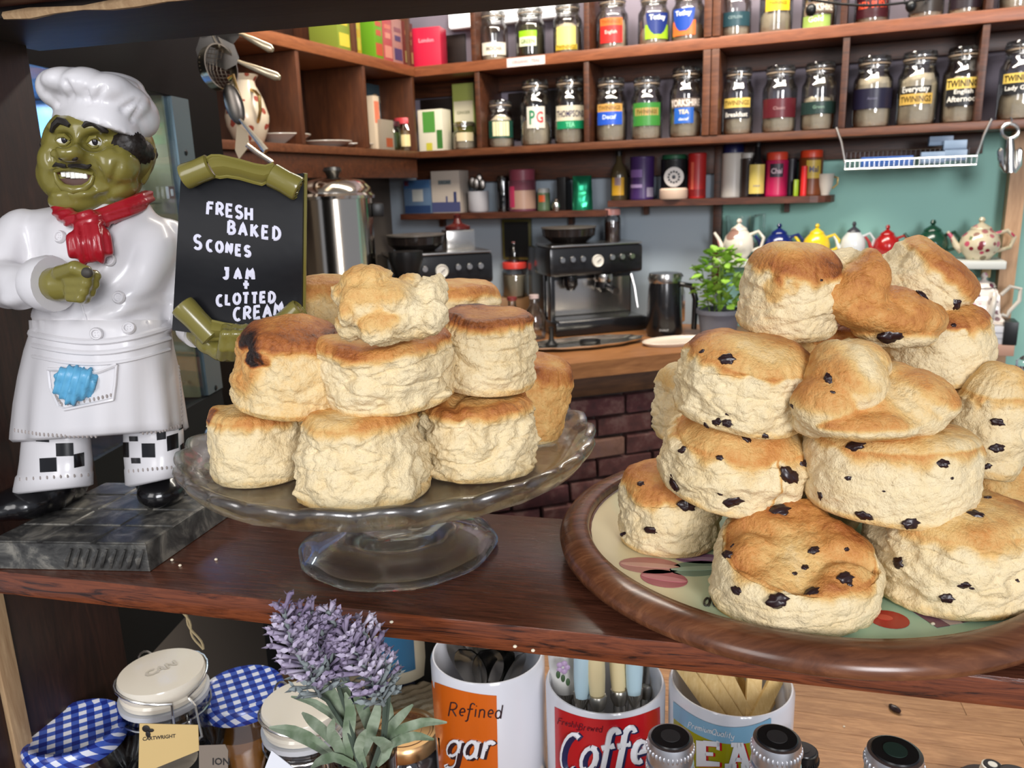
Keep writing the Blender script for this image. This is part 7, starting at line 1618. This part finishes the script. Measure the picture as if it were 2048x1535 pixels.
# ------------------------------------------------ teapots on the white shelf
ZTP = wp(1920, 521, -.05).z
wsf = thing('white_teapot_shelf', 'white painted shelf with a row of teapots below the mint wall', 'shelf', wpt((S(1428, ZTP, -.05) + S(2012, ZTP, -.05)) / 2, WB + .003, ZTP), W_ANG)
w_ = (S(2012, ZTP, -.05) - S(1428, ZTP, -.05)); q = G(); q.box((0, -.068, -.010), (w_, .13, .02), None, .003); obj('shelf_board', q, P('white_paint', srgb(196, 198, 192), .4), wsf)
for s in (.46, -.2): q = G(); q.box((w_ * s, -.02, -.036), (.02, .03, .03)); obj('bracket', q, P('pine_bracket', srgb(190, 160, 110), .6), wsf, smooth=False)
def teapot(px, z, o, wpx, hpx, mat, label, lidm=None, n=28, squat=1.0, turn=0, deco=None):
    p = wz(px, z, o); k = depth(p) / F_PX; r = wpx * k / 2 * .62; H = hpx * k / .97; t = thing('teapot', label, 'teapot', p + Z * .0004, W_ANG + R(turn))
    q = G(); q.lathe([(0, 0), (r * .6, 0), (r * .62, H * .04), (r * .95, H * .22), (r, H * .38), (r * .88, H * .56), (r * .55, H * .70), (r * .5, H * .72), (0, H * .72)], n); obj('pot_body', q, mat, t)
    q = G(); q.lathe([(0, H * .721), (r * .54, H * .721), (r * .5, H * .76), (r * .2, H * .84), (r * .1, H * .87), (r * .18, H * .93), (r * .1, H), (0, H)], 22); obj('lid', q, lidm or mat, t)
    q = G(); q.tube([(r * .72, 0, H * .60), (r * 1.25, 0, H * .68), (r * 1.6, 0, H * .52), (r * 1.45, 0, H * .28), (r * .85, 0, H * .20)], r * .11, 8); obj('handle', q, mat, t)
    q = G(); q.tube([(-r * .8, 0, H * .22), (-r * 1.15, 0, H * .34), (-r * 1.35, 0, H * .52), (-r * 1.62, 0, H * .66)], [r * .26, r * .18, r * .12, r * .10], 10); obj('spout', q, mat, t)
    return t
def spotted(nm, base, spots, sc):
    m, nt, b = _base(nm); vo = nt.nodes.new('ShaderNodeTexVoronoi'); vo.inputs['Scale'].default_value = sc; nt.links.new(_coord(nt), vo.inputs['Vector'])
    f = _math(nt, 'LESS_THAN', vo.outputs['Distance'], .42); sp3 = nt.nodes.new('ShaderNodeSeparateColor'); nt.links.new(vo.outputs['Color'], sp3.inputs[0])
    cr_ = _ramp(nt, sp3.outputs[0], [(i / len(spots), srgb(*s)) for i, s in enumerate(spots)]); nt.links.new(_mix(nt, f, srgb(*base), cr_), b.inputs['Base Color']); b.inputs['Roughness'].default_value = .2; b.inputs['Coat Weight'].default_value = .4; return m
TO = -.10
teapot(1476, ZTP, TO + .02, 96, 76, spotted('rose_china', (212, 204, 190), ((212, 204, 190), (206, 200, 186), (200, 110, 110), (90, 110, 90)), 22), 'white china teapot with a pink rose, leftmost of the teapot row')
teapot(1556, ZTP, TO, 92, 66, P('cobalt', srgb(22, 34, 92), .15, coat=.4), 'dark blue teapot second in the teapot row')
teapot(1631, ZTP, TO, 84, 66, P('yellow_glaze', srgb(220, 186, 36), .2, coat=.4), 'bright yellow teapot in the teapot row')
teapot(1704, ZTP, TO, 76, 70, P('white_glaze', srgb(204, 206, 206), .2, coat=.4), 'white teapot with dark grey lid in the teapot row', lidm=P('slate_glaze', srgb(60, 60, 66), .25))
teapot(1771, ZTP, TO, 80, 64, P('red_glaze', srgb(158, 24, 24), .2, coat=.4), 'red teapot mostly hidden behind the tipped scone')
teapot(1860, ZTP, TO, 100, 74, P('green_glaze', srgb(24, 62, 46), .2, coat=.4), 'dark green teapot behind the top of the fruit pile')
teapot(1956, ZTP, TO + .01, 118, 80, spotted('chintz', (198, 186, 158), ((170, 40, 70), (196, 100, 120), (90, 110, 70), (198, 186, 158), (120, 40, 50)), 55), 'chintz patterned teapot with red flowers at the right end of the teapot row')
p = wz(1478, ZTP, TO - .045); k_ = depth(p) / F_PX; t = thing('glass_jug', 'clear glass jug standing behind the rose teapot', 'jug', p + Z * .0004, W_ANG)
q = G(); q.lathe([(0, 0), (.034, 0), (.036, .01), (.040, .10), (.042, .118)], 28); obj('glass_body', q, TGLASS, t)
q = G(); q.tube([(.04, 0, .115), (.066, 0, .122), (.066, 0, .05), (.038, 0, .03)], .004, 8); obj('handle', q, TGLASS, t)
# post, ledge and things at the far right
g = G(); a, b_ = pz(2010, 1.3, wpt(0, WB + .052, 0), WN), pz(2044, 1.3, wpt(0, WB + .052, 0), WN)
g.hexa([Vector((a.x, a.y, .9)), Vector((b_.x, b_.y, .9)), Vector((b_.x, b_.y, .9)) - WN * .05, Vector((a.x, a.y, .9)) - WN * .05, Vector((a.x, a.y, ZL0 - .002)), Vector((b_.x, b_.y, ZL0 - .002)), Vector((b_.x, b_.y, ZL0 - .002)) - WN * .05, Vector((a.x, a.y, ZL0 - .002)) - WN * .05])
struct('trim_1', g, wood('pale_post', srgb(176, 136, 100), srgb(204, 164, 126), scale=8, stretch=(8, 8, 1), rough=.55))
ZLG = wp(1990, 692, -.0).z
lg = thing('pink_ledge', 'pinkish wooden ledge at the right under the square china teapot', 'shelf', wpt((S(1862, ZLG, -.02) + S(2030, ZLG, -.02)) / 2, WB + .003, ZLG), W_ANG)
q = G(); q.box((0, -.075, -.014), (S(2030, ZLG, -.02) - S(1862, ZLG, -.02), .145, .028), None, .002); obj('shelf_board', q, P('pink_wood', srgb(178, 138, 118), .5), lg)
for s in (-.4, .35): q = G(); q.box((s * .22, -.02, -.0445), (.022, .03, .06)); obj('bracket', q, UNITW, lg, smooth=False)
wcart(1960, ZLG, -.075, 66, 34, .10, (196, 196, 200), 'stack of white folded card on the pink ledge under the square teapot', name='card_stack', cat='card', prints=[(.0, 1.0, .3, .36, (150, 150, 156), None), (.0, 1.0, .62, .68, (150, 150, 156), None)])
wcart(2014, ZLG, -.055, 24, 44, .07, (20, 20, 22), 'small black box at the right of the pink ledge', name='black_box')
pt = wz(1958, ZLG + .0415, -.075); k_ = depth(pt) / F_PX
t = thing('square_teapot', 'square white china teapot painted with pink roses on the pink ledge', 'teapot', pt + Z * .0006, W_ANG + R(6))
RC = spotted('rose_square', (226, 216, 206), ((226, 216, 206), (222, 212, 204), (200, 130, 150), (226, 216, 206), (96, 44, 60)), 60)
q = G(); q.lathe([(0, 0), (.070, .004), (.074, .010), (.052, .030), (.050, .06), (.046, .085), (.030, .10), (0, .10)], 4, Matrix.Rotation(R(45), 4, 'Z')); 
bmq = bmesh.new(); me_ = bpy.data.meshes.new('x'); me_.from_pydata(q.v, [], q.f); bmq.from_mesh(me_); bmesh.ops.bevel(bmq, geom=bmq.edges[:], offset=.006, segments=2, affect='EDGES'); bmq.verts.ensure_lookup_table(); h_ = G(); h_.v = [v.co.copy() for v in bmq.verts]; h_.f = [tuple(v.index for v in f.verts) for f in bmq.faces]; bmq.free(); bpy.data.meshes.remove(me_)
obj('pot_body', h_, RC, t)
q = G(); q.lathe([(0, .0985), (.030, .0985), (.024, .108), (.008, .114), (.005, .118), (.009, .126), (.004, .134), (0, .135)], 20); obj('lid', q, RC, t)
q = G(); q.tube([(.040, -.01, .078), (.058, -.012, .100), (.082, -.012, .094), (.082, -.012, .064), (.062, -.012, .036), (.058, -.012, .024), (.046, -.01, .028)], .005, 8); obj('handle', q, PORC, t)
q = G(); q.tube([(.012, -.046, .026), (.014, -.052, .05), (.016, -.050, .076), (.016, -.040, .088)], [.008, .007, .006, .005], 10); obj('spout_band', q, PORC, t)
# wire basket with blue boxes under the shelf unit
bz = wp(1800, 338, .03).z
bk = thing('wire_basket', 'silver wire basket hung below the wall shelf holding blue grey boxes', 'basket', wz(1815, bz, -.05), W_ANG)
bl, br_ = S(1690, bz, -.03), S(1945, bz, -.03); mid = (bl + br_) / 2; hw = (br_ - bl) / 2
def bp(x, y, z): return wpt(mid + x, y, bz + z)
q = G()
for (oo, zz_) in ((.035, .004), (.035, .024), (-.13, .004), (-.13, .05)): q.tube([bp(-hw, oo, zz_), bp(hw, oo, zz_)], .0015, 6)
for s in (-1, 1):
    for zz_ in (.004, .024): q.tube([bp(s * hw, .035, zz_), bp(s * hw, -.13, zz_)], .0015, 6)
obj('rim_wires', q, WIRE, bk, True)['kind'] = 'stuff'
q = G(); n = 26
for i in range(n + 1): x = -hw + 2 * hw * i / n; q.tube([bp(x, .035, .024), bp(x, .035, .004), bp(x, -.13, .004), bp(x, -.13, .05)], .0008, 5)
obj('mesh_wires', q, WIRE, bk, True)['kind'] = 'stuff'
for s in (-1, 1):
    q = G(); q.tube([bp(s * hw, .02, .02), bp(s * (hw + .012), .01, .07), bp(s * (hw + .026), -.0, ZL0 - bz + .022), bp(s * (hw + .026), -.05, ZL0 - bz + .022)], .003, 7); obj('hanger', q, WIRE, bk, True)
BXC = (120, 140, 164)
def bbox(px, py, w, h, lab, col=BXC, oo=-.03):
    p = wp(px, py, oo); k = depth(p) / F_PX; return carton(p, w * k, .05, h * k, W_ANG, lm(*col), lab, 'box', 'small_box', 'blue boxes in the wire basket', prints=[(.03, .97, .1, .16, (90, 106, 130), None)])
bbox(1772, 334, 94, 20, 'long bright blue box at the front of the wire basket', (46, 84, 150)); bbox(1863, 327, 42, 22, 'blue grey box low in the wire basket, right of the long blue box'); bbox(1908, 322, 40, 21, 'blue grey box lowest at the right end of the wire basket')
bbox(1908, 300, 40, 18, 'blue grey box second up at the right end of the wire basket', oo=-.03); bbox(1880, 291, 42, 17, 'blue grey box topmost and tilted left in the wire basket', oo=-.045)
cs = thing('corkscrew', 'silver lever corkscrew hanging below the shelf at the far right', 'corkscrew', wp(2020, 245, .02))
def cw(x, y, o=.02): return wp(x, y, o)
q = G(); q.tube([cw(2020 + 17 * math.cos(a * .524), 262 + 15 * math.sin(a * .524)) for a in range(12)], .004, 8, closed=True); obj('handle_ring', q, WIRE, cs, True)
q = G(); q.tube([cw(2020, 276), cw(2020, 300), cw(2020, 345)], [.0075, .010, .012], 12); obj('body', q, STEEL, cs, True)
for s in (-1, 1):
    q = G(); q.tube([cw(2020 + s * 8, 345), cw(2020 + s * 17, 330), cw(2020 + s * 19, 302), cw(2020 + s * 16, 298)], [.004, .0072, .0072, .006], 8); obj('lever', q, STEEL, cs, True)
q = G(); q.tube([cw(2020, 234), cw(2024, 240), cw(2020, 248)], .002, 6); obj('hook', q, WIRE, cs, True)
# ================================================================== on the oak worktop
URN, nt, b = _base('urn_steel'); b.inputs['Base Color'].default_value = (.62, .56, .48, 1); b.inputs['Metallic'].default_value = 1; b.inputs['Roughness'].default_value = .14
pu = CAM + ray(682, 560) * 2.08; pu = Vector((pu.x, pu.y, ZC))
k_ = depth(pu + Z * .2) / F_PX; r = 73 * k_; ztop = on_plane(682, 398, pu, Vector((0, 1, 0))).z - ZC
urn = thing('hot_water_urn', 'tall polished steel hot water urn behind the scroll board', 'urn', pu + Z * .0004, facing(pu))
q = G(); q.lathe([(0, 0), (r * .96, 0), (r, .01), (r * 1.0, ztop * .5), (r * .985, ztop * .52), (r * .985, ztop), (0, ztop)], 56); obj('steel_body', q, URN, urn)
q = G(); q.lathe([(0, ztop), (r * 1.06, ztop + .0005), (r * 1.07, ztop + .008), (r * 1.0, ztop + .014), (r * .98, ztop + .026), (r * .8, ztop + .044), (r * .4, ztop + .052), (0, ztop + .054)], 56); lid_ = obj('lid', q, URN, urn)
q = G(); q.lathe([(0, ztop + .052), (.014, ztop + .053), (.018, ztop + .064), (.024, ztop + .070), (.02, ztop + .078), (0, ztop + .08)], 22); obj('knob', q, BLACK, lid_)
for s in (-1, 1):
    q = G(); q.box((s * r * 1.12, 0, ztop - .03), (.03, .05, .035), None, .006); obj('handle', q, BLACK, urn)
q = G(); q.box((.005, -r - .012, ztop * .26), (.03, .03, .08), None, .005); obj('tap', q, BLACK, urn)
# bean to cup machines
MB, MS = P('machine_black', srgb(20, 20, 22), .25, coat=.3), P('machine_steel', (.55, .53, .5), .22, 1.0)
def machine(pc, W, H, label, jug=False):
    t = thing('espresso_machine', label, 'coffee machine', Vector((pc.x, pc.y, ZC + .0004)), B_ANG)
    D = .20
    q = G(); q.box((0, D * .62, H * .40), (W, D * .7, H * .80), None, .008); obj('housing', q, MB, t)
    q = G(); q.box((0, D * .28, H * .66 + .006), (W * 1.02, D * .72, H * .27), None, .012); hd = obj('control_head', q, MB, t)
    q = G(); q.box((0, D * .27 - .002, H * .795 + .009), (W * .98, D * .70, .006), None, .002); obj('steel_trim', q, MS, hd)
    fy = D * .28 - D * .36 - .001
    for i, x in enumerate((-.38, -.27, -.16, .16, .27, .38)):
        q = G(); q.lathe([(0, .005), (.0075, .005), (.0085, .003), (.009, 0), (0, 0)], 18, Matrix.Translation((x * W, fy, H * .70)) @ Matrix.Rotation(R(90), 4, 'X')); obj('button', q, MS, hd)
    q = G(); q.lathe([(0, .004), (.014, .004), (.0165, .006), (.018, .004), (.018, 0), (0, 0)], 28, Matrix.Translation((0, fy, H * .675)) @ Matrix.Rotation(R(90), 4, 'X')); ga = obj('pressure_gauge', q, P('gauge_face', srgb(214, 210, 200), .3), hd)
    q = G(); q.tube([(-.003, fy - .006, H * .675 - .003), (.009, fy - .006, H * .675 + .006)], .0008, 5); obj('needle', q, BLACK, ga)
    q = G(); q.box((0, D * .262, H * .32), (W * .94, .004, H * .34)); obj('splash_plate', q, MS, t, smooth=False)
    q = G(); q.box((0, D * .02, H * .07), (W * 1.0, D * .56, H * .13), None, .006); obj('drip_tray', q, MB, t)
    q = G(); q.box((0, D * .02, H * .137), (W * .92, D * .50, .004), None, .001); obj('drip_grate', q, MS, t)
    q = G(); q.lathe([(0, H * .535), (.026, H * .535), (.028, H * .49), (.024, H * .46), (0, H * .46)][::-1], 24, Matrix.Translation((W * .12, D * .10, 0))); obj('group_head', q, MS, t)
    q = G(); q.lathe([(0, H * .46), (.027, H * .46), (.027, H * .41), (.010, H * .36), (0, H * .36)][::-1], 24, Matrix.Translation((W * .12, D * .10, 0))); q.tube([(W * .12, D * .08, H * .43), (W * .12, -.03, H * .42), (W * .12, -.07, H * .40)], [.008, .010, .011], 10); obj('portafilter', q, MB, t)
    q = G(); q.lathe([(0, H * .535), (.02, H * .535), (.022, H * .45), (.012, H * .40), (0, H * .4)][::-1], 20, Matrix.Translation((-W * .24, D * .12, 0))); obj('grinder_chute', q, MB, t)
    q = G(); q.tube([(W * .42, D * .06, H * .52), (W * .44, D * .0, H * .40), (W * .46, -.01, H * .2)], [.006, .004, .004], 8); obj('steam_wand', q, MS, t)
    q = G(); q.box((-W * .47, .01, H * .28), (.014, .03, H * .54), None, .003); obj('side_pillar', q, MB, t)
    q = G(); q.lathe([(0, H * .815), (W * .16, H * .815), (W * .19, H * .84), (W * .27, H * .90), (W * .28, H * .965), (W * .25, H * .97), (0, H * .97)], 36, Matrix.Translation((-W * .16, D * .45, 0))); ho = obj('bean_hopper', q, P('smoked_hopper', srgb(34, 28, 26), .12, coat=.4), t)
    q = G(); q.lathe([(W * .26, H * .972), (W * .285, H * .972), (W * .285, H * .985), (0, H * .995)], 36, Matrix.Translation((-W * .16, D * .45, 0))); obj('hopper_lid', q, P('hopper_lid', srgb(90, 84, 78), .25), ho)
    return t
pm_ = on_z(1208, 668, ZC); kk = depth(pm_) / F_PX
WM = 198 * kk; HM = (on_plane(1190, 452, pm_ - BN * .02, BN).z - ZC)
machine(pm_ - BN * .06, WM, HM, 'black and steel espresso machine right of the plain scones')
pm2 = on_z(925, 700, ZC); pm2 = pm_ - BX * (WM * 1.62) + BN * .02
machine(pm2 - BN * .06, WM, HM, 'black and steel espresso machine behind the top of the plain scones')
# jar of beans etc on the right machine
pj = pm_ - BN * .06 + BX * WM * .31 - BN * .075 + Z * (HM * .803 + .0008)
jar_small(Vector((pj.x, pj.y, pj.z + .004)), .025, .098, (214, 150, 140), (70, 44, 34), 'jar with pink lid standing on the right espresso machine')
pj = pm2 - BN * .06 + BX * WM * .28 - BN * .11 + Z * (HM * .803 + .004)
t = thing('warming_toaster', 'small steel topped warmer on the left espresso machine', 'appliance', Vector((pj.x, pj.y, pj.z + .0004)), B_ANG)
q = G(); q.box((0, 0, .03), (.085, .07, .06), None, .008); obj('steel_body', q, MS, t)
q = G(); q.lathe([(0, .06), (.036, .06), (.036, .068), (.014, .076), (.008, .09), (.011, .10), (0, .104)], 24); obj('domed_lid', q, P('oxblood', srgb(74, 22, 20), .3), t)
# silver tray with stem of grinder tamp
tp = on_z(1168, 688, ZC + .004)
tt = thing('silver_tray', 'oval wavy edged silver tray at the front of the oak worktop', 'tray', Vector((tp.x, tp.y, ZC + .0004)), B_ANG)
q = G(); a_, b2_ = 128 * depth(tp) / F_PX, .070
q.lathe([(0, .002), (.80, .002), (.88, .006), (.985, .012), (1.0, .0125), (.99, .0105), (.89, .004), (.8, 0), (0, 0)][::-1], 72, Matrix.Diagonal((a_, b2_, 1, 1)), lambda r_, z_, an: (r_ * (1 + (.03 * math.cos(12 * an) if r_ > .86 else 0)), z_)); obj('tray_body', q, P('silver_plate', (.84, .81, .74), .24, 1.0), tt, ang=60)
def ont(px, py, h=.0035): p = on_z(px, py, ZC + h); return p
g = G(); p = ont(1180, 684); g.tube([p + Vector((.026 * math.cos(a * .4), .018 * math.sin(a * .4), .004)) for a in range(16)], .004, 8, closed=True); solo('rubber_ring', g, BLACK, 'black rubber ring lying on the silver tray', 'ring')
g = G(); p = ont(1103, 690); g.lathe([(0, 0), (.016, 0), (.017, .004), (.008, .012), (.006, .03), (.007, .05), (0, .052)], 20, Matrix.Translation(p)); solo('coffee_tamper', g, BLACK, 'black coffee tamper standing at the left of the silver tray', 'tamper')
# bottles and jar between the machines
def wtop(px, py): return on_z(px, py, ZC)
p = wtop(1038, 640); kk = depth(p) / F_PX
bx_ = carton(p - BN * .03, 84 * kk, .07, .075, B_ANG, lm(150, 112, 76), 'brown box under the red lidded jar between the machines', name='brown_box')
pz_ = p - BN * .03 + Z * .0758; jar_small(pz_, 26 * kk, .112, (196, 60, 52), (206, 190, 160), 'glass jar with red gingham lid on the brown box between the machines')
p2 = pz_ + Z * .1128
def gbottle(p, r, H, label, capc):
    t = thing('glass_bottle', label, 'bottle', p + Z * .0004, 0); q = G(); q.lathe([(0, 0), (r * .95, 0), (r, .005), (r, H * .5), (r * .8, H * .62), (r * .36, H * .78), (r * .34, H * .93)], 24); obj('glass_body', q, TGLASS, t)
    q = G(); q.lathe([(0, H * .92), (r * .44, H * .92), (r * .44, H), (0, H)], 18); obj('cap', q, lm(*capc), t)
gbottle(wtop(1026, 672), 20 * kk, .115, 'clear glass bottle left of the pair beside the silver tray', (120, 50, 48)); gbottle(wtop(1070, 676), 19 * kk, .125, 'clear glass bottle right of the pair beside the silver tray', (196, 176, 172))
gbottle(p2 - Z * 0, 11 * kk, .065, 'tiny corked bottle standing on the red lidded jar', (190, 130, 120))
g = G(); p = wtop(950, 668); g.lathe([(0, 0), (.022, 0), (.034, .05), (.036, .07), (.033, .07), (.03, .05), (0, .01)], 28, Matrix.Translation(p + Z * .0004)); solo('milk_pan', g, P('lilac_steel', (.56, .54, .62), .3, .8), 'steel milk cup beside the left espresso machine', 'cup')
# picture and dim grinder on the left
g = G(); a = wp(1040, 560, WB + .004); 
fr_ = thing('dark_picture', 'small dark framed picture leaning on the wall between the machines', 'picture', wz(1036, 1.17, WB + .02), W_ANG)
q = G(); q.box((0, 0, .09), (.10, .012, .13), None, .002); obj('frame', q, P('olive_frame', srgb(84, 80, 40), .4), fr_)
q = G(); q.box((0, -.0068, .09), (.084, .001, .112)); obj('panel', q, lm(30, 30, 30), fr_, smooth=False)
pg = CAM + ray(818, 620) * 2.12; pg = Vector((pg.x, pg.y, ZC))
gr = thing('coffee_grinder', 'dark green black coffee grinder between the urn and the left espresso machine', 'grinder', pg + Z * .0004, B_ANG)
q = G(); q.box((0, 0, .10), (.10, .12, .20), None, .01); obj('grinder_body', q, P('dark_green_box', srgb(26, 30, 25), .4), gr)
q = G(); q.lathe([(0, .2), (.03, .2), (.045, .25), (.045, .27), (0, .272)], 24); obj('hopper', q, BLACK, gr)
q = G(); put_text(q, 'NEO', lambda u, v: (.012 + u, -.0608, .14 + v), .022, 1.0); obj('lettering', q, lm(180, 180, 176), gr, smooth=False)
# right of the machine: mat, frother jug, glass teapot, basil
pt_ = wtop(1352, 686)
pd = thing('pale_tray', 'pale oval tray under the black frother at the worktop end', 'tray', Vector((pt_.x, pt_.y, ZC + .0004)), B_ANG)
q = G(); q.lathe([(0, 0), (.92, 0), (1.0, .008), (.98, .010), (.9, .003), (0, .003)][::1], 48, Matrix.Diagonal((.098, .055, 1, 1))); obj('tray_body', q, P('pale_tin', srgb(206, 192, 176), .35), pd)
ZP_ = ZC + .0036
pf = on_z(1328, 668, ZP_); kk = depth(pf) / F_PX
t = thing('milk_frother', 'black milk frother jug with steel rim', 'frother', pf + Z * .0004, facing(pf))
q = G(); q.lathe([(0, 0), (34 * kk, 0), (36 * kk, .006), (32 * kk, 90 * kk), (30 * kk, 104 * kk), (0, 104 * kk)], 36); obj('jug_body', q, MB, t)
q = G(); q.lathe([(0, 104 * kk), (31 * kk, 104 * kk), (33 * kk, 112 * kk), (30 * kk, 122 * kk), (0, 124 * kk)], 36); obj('steel_rim', q, MS, t)
q = G(); q.tube([(28 * kk, .0, 100 * kk), (52 * kk, 0, 96 * kk), (60 * kk, 0, 70 * kk), (58 * kk, 0, 10 * kk)], [.007, .009, .009, .008], 10); obj('handle', q, MB, t)
q = G(); put_text(q, 'DUALIT', lambda u, v: (u, -36.5 * kk, .02 + v), .026, 1.0); obj('lettering', q, lm(170, 170, 168), t, smooth=False)
pgp = wtop(1352, 640) ; kk2 = depth(pgp) / F_PX
t = thing('steel_coffee_pot', 'shiny steel and glass coffee pot with black lid behind the frother', 'pot', pgp + Z * .0004, facing(pgp))
q = G(); q.lathe([(0, 0), (40 * kk2, 0), (44 * kk2, .01), (44 * kk2, 60 * kk2), (38 * kk2, 92 * kk2), (0, 92 * kk2)], 36); obj('pot_body', q, P('bright_steel', (.70, .66, .58), .14, 1.0), t)
q = G(); q.lathe([(0, 92 * kk2), (42 * kk2, 92 * kk2), (40 * kk2, 98 * kk2), (12 * kk2, 106 * kk2), (6 * kk2, 112 * kk2), (10 * kk2, 120 * kk2), (0, 124 * kk2)], 32); obj('lid', q, BLACK, t)
q = G(); q.tube([(-38 * kk2, 0, 62 * kk2), (-48 * kk2, 0, 76 * kk2), (-56 * kk2, 0, 92 * kk2)], [.008, .006, .004], 8); obj('spout', q, _M['bright_steel'], t)
pb = wtop(1436, 675); kb = depth(pb) / F_PX
bs_ = thing('basil_plant', 'green basil plant in a grey pot on the worktop', 'plant', pb + Z * .0004)
q = G(); q.lathe([(0, 0), (33 * kb, 0), (41 * kb, 50 * kb), (44 * kb, 50 * kb), (44 * kb, 58 * kb), (40 * kb, 58 * kb), (38 * kb, 50 * kb), (0, 48 * kb)], 32); obj('pot', q, P('grey_pot', srgb(98, 100, 110), .5), bs_)
BAS, nt, b = _base('basil_leaf'); nt.links.new(_ramp(nt, _noise(nt, _coord(nt), 30, 3), [(.35, srgb(92, 138, 40)), (.65, srgb(160, 200, 80))]), b.inputs['Base Color']); b.inputs['Roughness'].default_value = .5
rb2 = random.Random(9)
q = G()
for i in range(14): a = rb2.random() * 6.28; rr = rb2.random() * 30 * kb; q.tube([pb + Vector((rr * .6 * math.cos(a), rr * .6 * math.sin(a), 45 * kb)), pb + Vector((rr * 1.3 * math.cos(a), rr * 1.3 * math.sin(a), (100 + 60 * rb2.random()) * kb))], .0018, 5)
obj('stems', q, P('basil_stem', srgb(110, 140, 60), .6), bs_, True)['kind'] = 'stuff'
lfm = []
for kx in range(3):
    q = G(); rows = []
    for i in range(6):
        u = i / 5; w = math.sin(math.pi * (.08 + .9 * u)) * .34; rows.append([(-w, u, -.12 * (1 - (2 * u - 1) ** 2) * -1 + .10), (0, u, .02 * kx), (w, u, .10)])
    q.grid(rows); lfm.append(meshdata('leaf', q, BAS, None, True, 0))
for i in range(210):
    a = rb2.random() * 6.283; v = rb2.random(); rad = (50 * math.sin(math.pi * (.18 + .72 * v)) * math.sqrt(rb2.random())) * kb; c = Vector((rad * math.cos(a), rad * math.sin(a), (62 + 110 * v) * kb))
    e = link('leaf', lfm[i % 3], bs_); s = (13 + 10 * rb2.random()) * kb
    e.matrix_basis = Matrix.Translation(c) @ Matrix.Rotation(a - 1.57 + rb2.uniform(-.6, .6), 4, 'Z') @ Matrix.Rotation(rb2.uniform(-.5, .9), 4, 'X') @ Matrix.Rotation(rb2.uniform(-.5, .5), 4, 'Y') @ Matrix.Diagonal((s * 1.15, s, s, 1))
# cake dome at the right
pdm = CAM + ray(2040, 872) * 1.28
ZK = pdm.z - .012
tb = thing('side_table', 'small dark side table behind the fruit scones carrying the cake dome', 'table', (pdm.x, pdm.y, 0), W_ANG)
q = G(); q.box((0, 0, ZK - .012), (.34, .30, .022), None, .003); obj('table_top', q, UNITW, tb)
for sx_ in (-1, 1):
    for sy_ in (-1, 1): q = G(); q.box((sx_ * .14, sy_ * .12, (ZK - .024) / 2), (.03, .03, ZK - .024), None, .002); obj('leg', q, UNITW, tb)
dm = thing('cake_dome', 'glass cake dome with round knob over a brown cake at the right edge', 'cake dome', (pdm.x, pdm.y, ZK + .0004))
kd = 1.28 / F_PX; hd_ = 140 * kd
q = G(); q.lathe([(0, 0), (.10, 0), (.12, .010), (.118, .013), (.10, .005), (0, .005)], 56); obj('plate', q, WHITE, dm)
q = G(); q.lathe([(.098, .0055), (.1, .05), (.096, hd_ * .62), (.080, hd_ * .82), (.045, hd_ * .95), (.012, hd_ * .985), (0, hd_ * .99)], 56); obj('glass_cover', q, TGLASS, dm)
q = G(); q.lathe([(0, hd_ * .985), (.012, hd_ * .985), (.010, hd_ + .004), (.018, hd_ + .012), (.018, hd_ + .022), (.010, hd_ + .030), (0, hd_ + .031)], 28); obj('knob', q, GLASS, dm)
g = G(); g.lathe([(0, .006), (.078, .006), (.082, .012), (.080, .046), (.070, .054), (0, .056)], 40)
for i, v in enumerate(g.v): g.v[i] = Vector((pdm.x, pdm.y, ZK)) + v * (1 + .05 * mn.noise(v * 60))
solo('chocolate_cake', g, P('choc_cake', srgb(96, 54, 34), .6, bump=(120, .6, .004)), 'brown cake under the glass dome at the right edge', 'cake')
